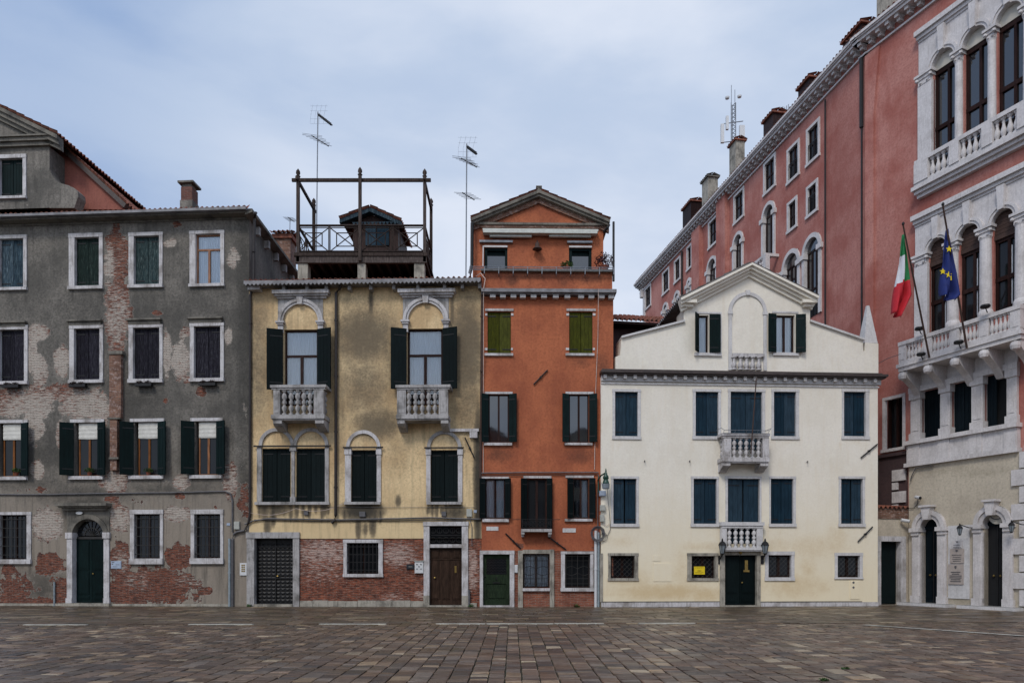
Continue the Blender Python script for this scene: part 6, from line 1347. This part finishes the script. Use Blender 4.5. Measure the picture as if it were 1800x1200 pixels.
        for c in cs: ob('keystone', MB().prism([(c-.1, zs+r-.03), (c+.1, zs+r-.03), (c+.14, zt-.28), (c-.14, zt-.28)], -.26, .0), 'stone_palace', root)
        for c in cs: F.holes.append((c-r, c+r, zb, zs+r))
        xs = [(X0+cs[0]-r)/2]+[(a+b)/2 for a, b in zip(cs, cs[1:])]+[cs[-1]+p/2]
        for k, x in enumerate(xs):
            hw = (p-2*r)/2 if k else (cs[0]-r-X0)/2
            if k == 0: mb = MB().box(x-hw, x+hw, -.14, .3, zb, zs-.42)
            else: mb = MB().box(x-hw*.8, x+hw*.8, .06, .3, zb, zs-.42).lathe((x, -.06, zb), [(hw*1.1, 0), (hw*1.1, .12), (hw, .2), (hw*.88, .26), (hw*.8, zs-zb-.5), (hw*.9, zs-zb-.44)], 16)
            ob('column', mb, 'stone_palace', root, smooth=False)
            cp = MB().box(x-hw-.08, x+hw+.08, -.26, .3, zs-.1, zs).box(x-hw-.02, x+hw+.02, -.2, .3, zs-.22, zs-.1).box(x-hw+.03, x+hw-.03, -.16, .3, zs-.42, zs-.22)
            for s_ in (-1, 1): cp.lathe((x+s_*(hw-.01), -.2, zs-.2), [(.0, -.08), (.07, -.04), (.07, .04), (0, .08)], 8); cp.lathe((x+s_*(hw*.5), -.17, zs-.36), [(.0, -.06), (.06, 0), (0, .06)], 6)
            ob('capital', cp, 'stone_palace', root)
        for k, c in enumerate(cs):
            w = pob(F, 'window', MB().box(c-r, c+r, .4, .42, zb, zs+r), 'dark')
            mb = MB(); zl = zs-.1 if tymp == 'cream_fill' else zs-.55
            mb.box(c-r, c-r+.1, .12, .24, zb, zl).box(c+r-.1, c+r, .12, .24, zb, zl).box(c-r, c+r, .1, .26, zl-.18, zl); zmid = zb+(zl-zb)*.46
            mb.box(c-r, c+r, .1, .25, zmid-.08, zmid+.08).box(c-.05+.1, c+.05+.1, .11, .24, zb, zl); ob('casement', mb, fr, w)
            ob('pane', MB().box(c-r+.1, c+r-.1, .18, .19, zb, zl), glassmat, w)
            if tymp == 'cream_fill': ob('tympanum', MB().box(c-r, c+r, .07, .2, zl, zs+r), 'cream_fill', w)
            else:
                mb = MB(); n = int((zs+r-zl)/.07)
                for j in range(n): mb.box(c-r, c+r, .06+.008*(j % 2), .1, zl+j*.07, zl+j*.07+.062)
                mb.box(c-r, c+r, .04, .12, zl-.06, zl+.12); ob('roller_blind', mb, 'rust', w); ob('curtain', MB().box(c-r+.45, c+r-.2, .172, .178, zb+.3, zl-.4), 'curtain', w)
        return root, X0, XE, cs, r, p, zb, zt
    root, X0, XE, cs, r, p, zb, zt = lg([(1643,1678),(1693,1737),(1752.5,1801)], (1617,66), 1617, 0, (1644,120), (1644,312), 'upper_loggia', 'cream_fill', 'wood_dark', glassmat='sglass')
    # balustrade between the columns
    zr = F.P(1625, 286)[1]; z0 = F.P(1625, 333)[1]; mb = MB().box(X0-.1, XE, -.42, .02, z0-.06, z0+.1).box(X0-.04, XE, -.3, .02, z0-.2, z0-.06).box(X0-.0, XE, -.18, .02, z0-.34, z0-.2).box(X0-.02, XE, -.34, -.04, z0+.1, z0+.22); mb.box(X0, XE, -.36, -.02, zr-.1, zr+.06); ob('balustrade_rail', mb, 'stone_palace', root)
    mb = MB(); xs = [(X0+cs[0]-r)/2]+[(a+b)/2 for a, b in zip(cs, cs[1:])]
    for k, x in enumerate(xs): hw = (p-2*r)/2+.02 if k else (cs[0]-r-X0)/2; ob('pier', MB().box(x-hw, x+hw, -.38, 0, z0+.22, zr-.1), 'stone_palace', root)
    for c in cs:
        for j in range(4): baluster(root, c-r+2*r*(j+.5)/4, -.2, z0+.22, zr-.1, .11, 'stone_palace', BAL_PROF2)
    root2, X0, XE, cs, r, p, zb, zt = lg([(1635,1665),(1687.5,1727),(1747.5,1784)], (1611,389), 1611, 0, (1635,443), (1635,590), 'middle_loggia', 'blind', 'wood_dark')
    # projecting balcony
    d = 1.05; P = lambda x, y: F.P(x, y, d); s0 = P(1579, 0)[0]; s1 = P(1794, 0)[0]; zr = P(1581.6, 603)[1]; zf = P(1576, 648)[1]; b = pob(F, 'balcony', MB().box(s0-.06, s1+.06, -d-.06, .02, zf, zf+.14).box(s0, s1, -d, .02, zf-.16, zf), 'stone_palace')
    mb = MB().box(s0, s1, -d-.03, -d+.2, zr-.12, zr+.03).box(s0, s0+.22, -d+.2, 0, zr-.12, zr+.028).box(s1-.22, s1, -d+.2, 0, zr-.12, zr+.028).box(s0+.02, s1-.02, -d, -d+.18, zf+.14, zf+.24); ob('rail', mb, 'stone_palace', b)
    n = 4; 
    for k in range(n+1):
        x = s0+.18+(s1-s0-.36)*k/n; ob('pier', MB().box(x-.17, x+.17, -d, -d+.2, zf+.24, zr-.12).box(x-.11, x+.11, -d-.015, -d, zf+.3, zr-.2), 'stone_palace', b)
        if k < n:
            for j in range(5): baluster(b, x+.17+((s1-s0-.36)/n-.34)*(j+.5)/5, -d+.1, zf+.24, zr-.12, .085, 'stone_palace', BAL_PROF2)
        mb = MB(); pr = [(-d+.1, zf-.16), (-d+.05, zf-.36), (-d+.2, zf-.5), (-.4, zf-.8), (-.1, zf-1.15), (.02, zf-1.15), (.02, zf-.16)]; m = len(pr); v = [(x-.14, y, z) for y, z in pr]+[(x+.14, y, z) for y, z in pr]
        mb.add(v, [tuple(range(m-1, -1, -1)), tuple(range(m, 2*m))]+[(i, (i+1) % m, (i+1) % m+m, i+m) for i in range(m)]); mb.lathe((x, -d+.02, zf-.36), [(.0, -.2), (.14, -.12), (.17, 0), (.14, .12), (0, .2)], 10); ob('bracket', mb, 'stone_palace', b)
    for sx in (s0+.1, s1-.1):
        for j in range(3): baluster(b, sx, -d+.4+j*.22, zf+.24, zr-.12, .08, 'stone_palace', BAL_PROF2)
    # storey below the balcony: shuttered windows between pilasters
    zt = zf-.9; zs_ = F.P(1604, 776)[1]; gp = [(1621,1656),(1673.5,1711),(1731,1773)]; o = [(F.P(a)[0], F.P(b_)[0]) for a, b_ in gp]
    X0, XE = F.P(1604)[0], F.P(1791)[0]; g0 = pob(F, 'lower_loggia', MB().box(X0-.05, XE+.05, -.2, .02, zt-.02, zt+.2), 'stone_palace')
    for k, (a, c) in enumerate(o):
        F.holes.append((a, c, zs_, zt)); w = pob(F, 'window', MB().box(a, c, .32, .35, zs_, zt), 'dark'); closed(w, (a, c if k < 2 else c-.5, zs_, zt), 'palace_sh', .12, 2 if k < 2 else 1, 3, straps=False)
    ed = [X0]+[q for ab in o for q in ab]+[XE]
    for k in range(0, len(ed), 2):
        a, c = ed[k], ed[k+1]; ob('pilaster', MB().box(a, c, -.12, .3, zs_+.3, zt-.3).box(a+.08, c-.08, -.14, -.12, zs_+.4, zt-.4).box(a-.04, c+.04, -.18, .3, zs_, zs_+.3).box(a-.04, c+.04, -.18, .3, zt-.3, zt-.02), 'stone_palace', g0)
    za = F.P(1597, 790)[1]; zb_ = F.P(1597, 822)[1]; Xs = F.P(1597)[0]
    mb = MB().box(Xs, XE+.12, -.34, .3, zs_-.16, zs_).box(Xs+.06, XE+.06, -.2, .02, zb_+.16, zs_-.16).box(Xs, XE+.12, -.3, .02, zb_, zb_+.16)
    for k in range(0, len(ed), 2): mb.box(ed[k]-.03, ed[k+1]+.03, -.24, .0, zb_+.16, zs_-.16)
    ob('parapet', mb, 'stone_palace', g0); ob('architrave', MB().box(X0-.02, XE+.02, -.1, .02, zt+.2, zf-.16), 'stone_palace', g0)
    # side window and dado left of the portal front
    a, b_, c, e_ = F.P(1552)[0], F.P(1592)[0], F.P(1552, 796)[1], F.P(1552, 700)[1]; s = .12; F.holes.append((a+s, b_-s, c+s, e_-s)); w = pob(F, 'window', MB().box(a, b_, .33, .36, c, e_), 'dglass')
    ob('stone_frame', MB().box(a, a+s+.01, -.04, .1, c+s, e_-s).box(b_-s-.01, b_, -.04, .1, c+s, e_-s).box(a, b_, -.045, .1, e_-s-.01, e_).box(a-.05, b_+.05, -.1, .1, c, c+s+.01), 'stone_palace', w); m = (a+b_)/2; ob('casement', MB().box(m-.05, m+.05, .2, .3, c, e_).box(a+s, a+s+.08, .2, .3, c, e_), 'wood_dark', w)
    zd = F.P(1545, 806)[1]; pob(F, 'dado', MB().box(-.2, F.P(1596)[0], -.04, .02, 0, zd).box(-.2, F.P(1596)[0], -.14, .02, zd, zd+.14), 'w_dark')
    mb = MB(); y0, y1 = F.P(1571)[0], F.P(1594)[0]
    for k, (pt, pb) in enumerate(((824,845),(846,860),(862,883),(884,896))): mb.box(y0 if k % 2 == 0 else y0, y1 if k % 2 == 0 else y1-.35, -.12, -.02, F.P(1571, pb+2)[1]+.02, F.P(1571, pt+2)[1]-.02)
    pob(F, 'quoin', mb, 'stone_palace')
    F.holes.append((F.P(1603)[0], Lp-.2, .0, zb_-.25)); pob(F, 'portal_lobby', MB().box(F.P(1600)[0], Lp-.1, .6, .7, 0, zb_), 'dark'); pob(F, 'corner_strip', MB().prism([(F.P(1523)[0], 2), (F.P(1538)[0], 2), (F.P(1538)[0], F.P(1538, 200)[1]), (F.P(1548)[0], ZP-.5), (F.P(1523)[0], ZP-.5)], -.1, .02), 'w_palace')
    soot = [(1580,500,60,160,.35),(1640,360,60,20,.6),(1700,320,80,20,.5),(1600,200,30,120,.3)]
    pwall(F, 'loggia_wall', 0, Lp, 0, ZP, 'w_palace', ([], soot, []), .35, rev=.11)
    # portal storey in cream render
    FP = facpt(*(F.world(0, -.16, 0)[:2]), *(F.world(Lp, -.16, 0)[:2])); FP.holes = []
    xp0, xp1 = FP.P(1597.5)[0], FP.P(1777)[0]
    for k, (dl, dr, sp, hl, hr, bot, steptop) in enumerate(((1620,1650,927.5,1606,1662.5,1060,0), (1730,1765,921,1706,1780,1064,0))):
        a, b_ = FP.P(dl)[0], FP.P(dr)[0]; zs = FP.P(dl if k == 0 else dl, sp)[1]; cx = (a+b_)/2; r = (b_-a)/2; FP.holes.append((a, b_, 0, zs+r)); ro = r+.33
        D = pob(FP, 'door', MB().box(a, b_, .24, .3, .1, zs+r), 'palace_sh' if k == 0 else 'dark'); D.location = FP.A-ROOT.location
        mb = MB().arch_fill(cx, r, zs, zs+r+.02, .02, .24, 14).ring(cx, zs, r, r+.16, -.1, .02, n=18).ring(cx, zs, r+.16, ro, -.16, .02, n=18).box(a-.36, a, -.1, .24, .22, zs-.3).box(b_, b_+.36, -.1, .24, .22, zs-.3).box(a-.28, a-.08, -.13, -.1, .4, zs-.4).box(b_+.08, b_+.28, -.13, -.1, .4, zs-.4).box(a-.4, a, -.16, .24, .12, .4).box(b_, b_+.4, -.16, .24, .12, .4)
        for s_ in (0, 1):
            u, v = (a-.42, a+.02) if s_ == 0 else (b_-.02, b_+.42); mb.box(u, v, -.22, .24, zs-.16, zs).box(u+.05, v-.05, -.16, .24, zs-.3, zs-.16)
        ob('stone_frame', mb, 'stone_palace', D); ob('keystone', MB().prism([(cx-.12, zs+r-.05), (cx+.12, zs+r-.05), (cx+.2, zs+ro+.12), (cx-.2, zs+ro+.12)], -.3, .02).box(cx-.26, cx+.26, -.36, .02, zs+ro+.12, zs+ro+.2), 'stone_palace', D)
        ob('step', MB().box(a-.7, b_+.7, -.55, .5, .003, .12), 'stone_clean', D); ob('leaf_joint', MB().box(cx-.02, cx+.02, .21, .24, .12, zs), 'iron', D)
        mb = MB()
        for xx in (a+.06, cx+.06):
            for zz in ((.3, 1.0), (1.15, zs-.2)): mb.box(xx, xx+r-.12, .21, .24, zz[0], zz[1])
        if k == 0: ob('door_panel', mb, 'palace_sh', D)
        for s_ in (-.12, .12): ob('handle', MB().lathe((cx+s_, .18, 1.25), [(.0, -.05), (.05, 0), (0, .05)], 8), 'brass', D)
        ob('transom', MB().box(a, b_, .18, .24, zs-.06, zs+.06), 'palace_sh', D)
    w_ = pwall(FP, 'portal_wall', xp0, Lp, 0, zb_, 'w_cream2', ([], [(1700,828,90,8,.5),(1700,1056,120,6,.7)], []), .3, holes=FP.holes, rev=.24)
    mb = MB().quad((xp0, 0, 0), (xp0, 0, zb_), (xp0, .2, zb_), (xp0, .2, 0)); o_ = pob(FP, 'return', mb, 'w_cream2')
    a, b_ = FP.P(1663)[0], FP.P(1706)[0]; zt2 = FP.P(1664, 924)[1]; pob(FP, 'marble_slab', MB().box(a+.1, b_-.02, -.03, .02, .35, zt2), 'stone_clean')
    mb = MB(); xq = FP.P(1780)[0]
    for k in range(9): z = .15+k*.62; mb.box(xq+(.0 if k % 2 else .28), xq+3, -.09, .02, z+.03, z+.6)
    pob(FP, 'quoin', mb, 'stone_palace'); pob(FP, 'upper_band', MB().box(XE+.3, Lp, -.06, .1, zb_-.02, zb_+.2), 'stone_palace')
    return FP
FP = pal()
# low garden wall with a dark door between the cream house and the palace
Lw = Fac(1540, 29.35, 1599, 29.78); Lw.empty('garden_wall', 'low cream wall with a dark door and a brick coping between the cream house and the palace', 'wall')
def lowwall():
    F = Lw; X0, X1 = -.3, F.L; zt = F.P(1568, 911)[1]; zc = F.P(1568, 888)[1]; x0, x1, z0, z1 = F.R((1547,951,1582,1063)); F.holes.append((x0-.01, x1+.01, 0, z1+.01))
    wall(F, 'wall', X0, X1, 0, zt, 'w_cream2', None); mb = MB().quad((X0, .0, zt), (X1, 0, zt), (X1, .5, zt), (X0, .5, zt)).quad((X1, .5, 0), (X0, .5, 0), (X0, .5, zt), (X1, .5, zt)); ob('rear_face', mb, 'w_cream2', F.e)
    ob('brick_coping', MB().box(X0, X1, -.04, .5, zt, zc-.1), 'brick_old', F.e); mb = MB(); tiles(mb, (X0, -.12, zc-.1), (X1-X0, 0, 0), (0, .7, .12)); ob('coping_tiles', mb, 'tile', F.e)
    D = ob('door', MB().box(x0, x1, .22, .27, .05, z1), 'black_green', F.e); a, b = F.P(1541.5)[0], F.P(1591)[0]; zz = F.P(1568, 942)[1]
    ob('stone_frame', MB().box(a, x0, -.06, .2, .003, z1).box(x1, b, -.06, .2, .003, z1).box(a, b, -.065, .2, z1, zz), 'stone', D); ob('handle', MB().lathe((x0+.12, .18, 1.1), [(0, -.04), (.03, 0), (0, .04)], 8), 'brass', D)
lowwall()
def cctv(F, px, py, label, d=.2):
    t = F_thing(F, 'security_camera', px, py, label, 'camera', 'security cameras', d); ob('housing', MB().tube([(-.14, .05, .03), (.14, -.08, -.03)], .07, 10), 'plastic_w', t); ob('lens', MB().tube([(.14, -.08, -.03), (.16, -.09, -.035)], .06, 10), 'iron', t); ob('bracket', MB().tube([(0, 0, 0), (0, d, 0)], .02, 6), 'plastic_w', t)
cctv(Lw, 1590.5, 914.5, 'white security camera above the dark door of the low garden wall'); cctv(FP, 1614, 874, 'white security camera above the left arched portal of the pink palace')
wire(FP, [(1598, 893, .05), (1606, 892), (1612, 886), (1614, 876)], .014, 'cable', 'cable curving from the brick coping to the security camera above the left palace portal', .05)
wire(FP, [(1600, 845, .1), (1604, 833), (1610, 822), (1640, 818)], .02, 'cable', 'dark cable bending under the palace parapet', .1)
lantern(FP, 1687, 932, .5, 'black hanging lantern between the two arched palace portals', 'palace lanterns', .72, True); lantern(FP, 1778, 927, .5, 'black hanging lantern right of the right arched palace portal', 'palace lanterns', .72, True)
def plaque(r, label, mat='beige_plaque', lines=4, shield=True):
    x0, x1, z0, z1 = FP.R(r, .03); t = empty('wall_plaque', FP.world((x0+x1)/2, -.04, z0), FP.rz, label, 'plaque', 'plaques between the palace portals'); hw, h = (x1-x0)/2, z1-z0
    ob('slab', MB().box(-hw, hw, -.03, 0, 0, h), mat, t); mb = MB()
    for k in range(lines): z = h*(.12+.55*k/max(1, lines)); q = hw*random.uniform(.5, .85); mb.box(-q, q, -.036, -.03, z, z+h*.05)
    if shield: mb.prism([(-.04, h*.82), (0, h*.76), (.04, h*.82), (.04, h*.92), (-.04, h*.92)], -.04, -.03)
    ob('lettering', mb, 'cable', t)
plaque((1675,950,1692,963), 'small pale plaque, topmost of the three between the palace portals', 'stone_palace', 2); plaque((1671,964,1695,989), 'scroll edged plaque, middle one between the palace portals', 'beige_plaque', 4); plaque((1668,991,1694,1026), 'large beige plaque, lowest one between the palace portals', 'beige_plaque', 6)
x0, x1, z0, z1 = FP.R((1740, 884, 1760, 915), .0); x, z = (x0+x1)/2, (z0+z1)/2; t = empty('state_emblem', FP.world(x, .12, z), FP.rz, 'oval state emblem plate hung in the arch of the right palace portal', 'emblem')
ov = lambda a, b: [(a*math.cos(k*math.tau/28), b*math.sin(k*math.tau/28)) for k in range(28)]
ob('plate', MB().prism(ov(.36, .46), -.04, 0), 'cream_fill', t); mb = MB().ring(0, .1, .12, .16, -.05, -.04, 0, math.tau, 20); ob('wreath', mb, 'flag_green', t)
st = [((.11 if k % 2 == 0 else .045)*math.sin(k*math.pi/5), .1+(.11 if k % 2 == 0 else .045)*math.cos(k*math.pi/5)) for k in range(9, -1, -1)]; ob('star', MB().prism(st, -.055, -.04), 'plastic_w', t); ob('lettering', MB().ring(0, 0, .26, .3, -.046, -.04, math.pi*1.2, math.pi*1.8, 12), 'cable', t); ob('ribbon', MB().box(-.06, .06, -.05, -.04, -.1, -.05), 'flag_red', t)
# flood lamps on the balcony rail and base
for px, py, lb in ((1616, 578, 'left one on top of the palace balcony rail'), (1732, 539, 'right one on top of the palace balcony rail'), (1619, 623, 'left one low on the front of the palace balcony'), (1685, 602, 'right one low on the front of the palace balcony')):
    t = F_thing(PB, 'floodlight', px, py, 'small dark floodlight, '+lb, 'floodlight', 'floodlights on the palace balcony', 1.3); ob('housing', MB().lathe((0, 0, -.04), [(.14, 0), (.17, .04), (.15, .1), (.06, .12)], 12), 'iron', t); ob('stem', MB().tube([(0, 0, -.02), (0, .12, -.2)], .02, 6), 'iron', t)
# flags
def flag_pole(p0, p1, d0, d1, label):
    F = PB; a = F.P(*p0, d0); b = F.P(*p1, d1); A = F.world(a[0], -d0, a[1]); B = F.world(b[0], -d1, b[1]); t = empty('flag_pole', A, 0, label, 'flag pole', 'flag poles of the palace balcony')
    ob('pole', MB().tube([(0, 0, 0), tuple(B-A)], .04, 8, .03), 'rust', t); ob('finial', MB().lathe(tuple(B-A), [(.0, -.02), (.05, .03), (.05, .08), (0, .14)], 8), 'iron', t); return A, B
A1, B1 = flag_pole((1633.5,628), (1587.6,396), 1.12, 3.3, 'left slanting flag pole carrying the green white red flag')
A2, B2 = flag_pole((1699.5,611), (1657.5,362), 1.12, 3.3, 'right slanting flag pole carrying the blue starred flag')
def hang(outl, Yd, name, label, mats, bands, stars=()):
    """Cloth hanging in folds: left and right edge polylines (px) at equal steps."""
    L, Rr = outl; n = len(L)-1; NX, NY = 14, 28; mb = MB(); o = W(*L[0], Yd)
    def pt(u, v):
        s = v*n; i = min(int(s), n-1); f = s-i; l = [L[i][k]+(L[i+1][k]-L[i][k])*f for k in (0, 1)]; r = [Rr[i][k]+(Rr[i+1][k]-Rr[i][k])*f for k in (0, 1)]
        p = W(l[0]+(r[0]-l[0])*u, l[1]+(r[1]-l[1])*u, Yd); p.y += .13*math.sin(u*9+v*3)*(.4+v)+.05*math.sin(u*17-v*5); return p-o
    for j in range(NY+1):
        for i in range(NX+1): mb.v.append(tuple(pt(i/NX, j/NY)))
    for j in range(NY):
        for i in range(NX):
            mb.f.append((j*(NX+1)+i, j*(NX+1)+i+1, (j+1)*(NX+1)+i+1, (j+1)*(NX+1)+i)); mb.m.append(bands((i+.5)/NX, (j+.5)/NY))
    t = ob(name, mb, mats, None, None, True); t.location = o; tag(t, label, 'flag')
    s = t.modifiers.new('cloth', 'SOLIDIFY'); s.thickness = .012
    for (px, py) in stars:
        c = W(px, py, Yd)-o; best = min((pt(i/40, j/40) for i in range(41) for j in range(41)), key=lambda q: (q.x-c.x)**2+(q.z-c.z)**2)
        P = [(c.x+(.12 if k % 2 == 0 else .05)*math.sin(k*math.pi/5), c.z+(.12 if k % 2 == 0 else .05)*math.cos(k*math.pi/5)) for k in range(9, -1, -1)]; ob('star', MB().prism(P, best.y-.06, best.y-.045), 'flag_star', t)
    return t
yf1 = (A1.y+B1.y)/2; yf2 = (A2.y+B2.y)/2
L1 = [(1587,412),(1583,450),(1577,490),(1572,520),(1568,551)]; R1 = [(1588.5,414),(1594,450),(1598,488),(1599,520),(1579,560)]
def b1(u, v):
    s = v+.16*u*(1.0)
    return 0 if (v < .26+.0*u or (u > .72 and v < .52)) else (1 if v < .6-.12*u else 2)
hang((L1, R1), yf1-.3, 'italian_flag', 'green, white and red flag hanging from the left palace flag pole', ['flag_green', 'flag_white', 'flag_red'], b1)
L2 = [(1664,404),(1659,450),(1656,480),(1654,505),(1653.5,520)]; R2 = [(1665.5,404),(1673,440),(1680,480),(1684,520),(1673,531)]
hang((L2, R2), yf2-.3, 'blue_flag', 'dark blue flag with yellow stars hanging from the right palace flag pole', ['flag_blue'], lambda u, v: 0, [(1664.5,440.5),(1663.5,485.5),(1673.5,488.5),(1657.5,477)])
for n_ in ('italian_flag',): bpy.data.objects[n_].name = 'flag'
bpy.data.objects['blue_flag'].name = 'flag.001'
# mobile phone mast on the palace chimney
b = W(1288.5, 266, 44.5); t = empty('telecom_mast', b, 0, 'grey mobile phone mast with white panel antennas standing on a palace chimney', 'mast'); Hm = W(1288.5, 150, 44.5).z-b.z
mb = MB()
for dx, dy in ((-.14, -.1), (.14, -.1), (0, .14)): mb.tube([(dx, dy, -.2), (dx, dy, Hm*.72)], .03, 5)
for k in range(12): z = Hm*.72*k/12; mb.tube([(-.14, -.1, z), (.14, -.1, z+Hm*.06)], .02, 4); mb.tube([(.14, -.1, z), (0, .14, z+Hm*.06)], .02, 4)
mb.tube([(-.1, 0, Hm*.5), (-.1, 0, Hm)], .02, 5); mb.tube([(.12, 0, Hm*.5), (.12, 0, Hm*.93)], .02, 5); mb.tube([(-.6, -.1, Hm*.4), (.6, -.1, Hm*.44)], .03, 5); mb.tube([(-.6, -.1, Hm*.12), (.6, -.1, Hm*.15)], .03, 5); ob('lattice', mb, 'zinc', t)
for x, z0, z1, w_ in ((-.72, .1, .38, .1), (.5, .06, .36, .16), (-.42, .3, .5, .08)): ob('panel_antenna', MB().box(x-w_, x+w_, -.25, -.1, Hm*z0, Hm*z1), 'plastic_w', t)
for x, z in ((-.42, .78), (.34, .8)): ob('dish', MB().lathe((x, -.2, Hm*z-.1), [(.04, 0), (.12, .03), (.14, .12), (.06, .16)], 10), 'plastic_w', t)
b = W(1376, 205, 40); t = empty('tv_aerial', b, 0, 'small television aerial on the palace roof beside a dormer', 'aerial'); ob('mast', MB().tube([(0, 0, -.6), (0, 0, .55)], .03, 6), 'zinc', t); mb = MB()
for k in range(6): mb.tube([(-.3+k*.1, -.3, .1+.08*k), (-.1+k*.1, .3, .5-.03*k)], .014, 4)
mb.tube([(-.3, 0, .2), (.35, 0, .4)], .02, 4); ob('antenna', mb, 'zinc', t)
wire(Lw, [(1541, 640, -.2), (1560, 630, .4), (1583, 622, .8)], .012, 'cable', 'thin wire strung from the cream gable towards the palace balcony', .1)

# houses across the square, behind the photographer: they show mirrored in the window panes
for k, (x0, wd, h, m, lb, g) in enumerate(((-27, 17.7, 11.5, 'w_grey', 'grey rendered house across the square, mirrored in the window panes', 2.6), (-9, 12, 13.5, 'w_orange', 'terracotta coloured gabled house across the square, mirrored in the window panes', 3.2), (3.3, 11, 12.8, 'w_cream2', 'cream house across the square, mirrored in the window panes', 2.6), (14.6, 14, 12.5, 'w_pinkside', 'faded pink house across the square, mirrored in the window panes', 2.8))):
    t = empty('opposite_house', (x0, -15, 0), 0, lb, 'house'); c = wd/2
    ob('wall', MB().prism([(wd, 0), (0, 0), (0, h), (c, h+g), (wd, h)], 0, -9), m, t)
    mb = MB(); tiles(mb, (-.3, .4, h-.05), (0, -9.8, 0), (c+.3, 0, g+.1), .3, .6); tiles(mb, (wd+.3, -9.4, h-.05), (0, 9.8, 0), (-c-.3, 0, g+.1), .3, .6); ob('roof', mb, 'tile', t)
    for i in range(3):
        for j in range(4):
            x = wd*(i+.5)/3; z = .9+j*2.9
            if z+1.6 > h: continue
            w = ob('window', MB().box(x-.5, x+.5, -.02, .03, z, z+1.5), 'dark', t); ob('stone_frame', MB().box(x-.62, x-.5, -.02, .07, z, z+1.5).box(x+.5, x+.62, -.02, .07, z, z+1.5).box(x-.62, x+.62, -.02, .075, z+1.5, z+1.62).box(x-.66, x+.66, -.02, .1, z-.12, z), 'stone', w)
            ob('shutter', MB().box(x-1.15, x-.64, .0, .05, z, z+1.5).box(x+.64, x+1.15, .0, .05, z, z+1.5), 'green_sh', w)

for px, py, lb in ((1014, 1066, 'at the foot of the orange house below its right window'), (828, 1067, 'at the foot of the wall between the brown and green doors'), (438, 1066, 'in the corner between the grey and yellow houses')):
    p = W(px, HY, 27.95 if px > 500 else 28.2); p.z = 0; t = ob('weed', leaves_mb((0, 0, .05), .14, 90, .035, .5), 'tree'); t.location = p; tag(t, 'green weed tuft '+lb, 'weed')
for px, Yd, lb in ((1486, 11.1, 'right one of two growing between paving stones near the camera'), (1448, 10.0, 'left one of two growing between paving stones near the camera')):
    p = W(px, HY, Yd); p.z = .0; t = ob('weed', leaves_mb((0, 0, .01), .07, 90, .02, .3), 'tree'); t.location = p; tag(t, 'tiny green weed, '+lb, 'weed')

# keep only materials in use tidy
for o in sc.objects:
    if o.type == 'MESH' and o.name.startswith('tmp'): bpy.data.objects.remove(o)
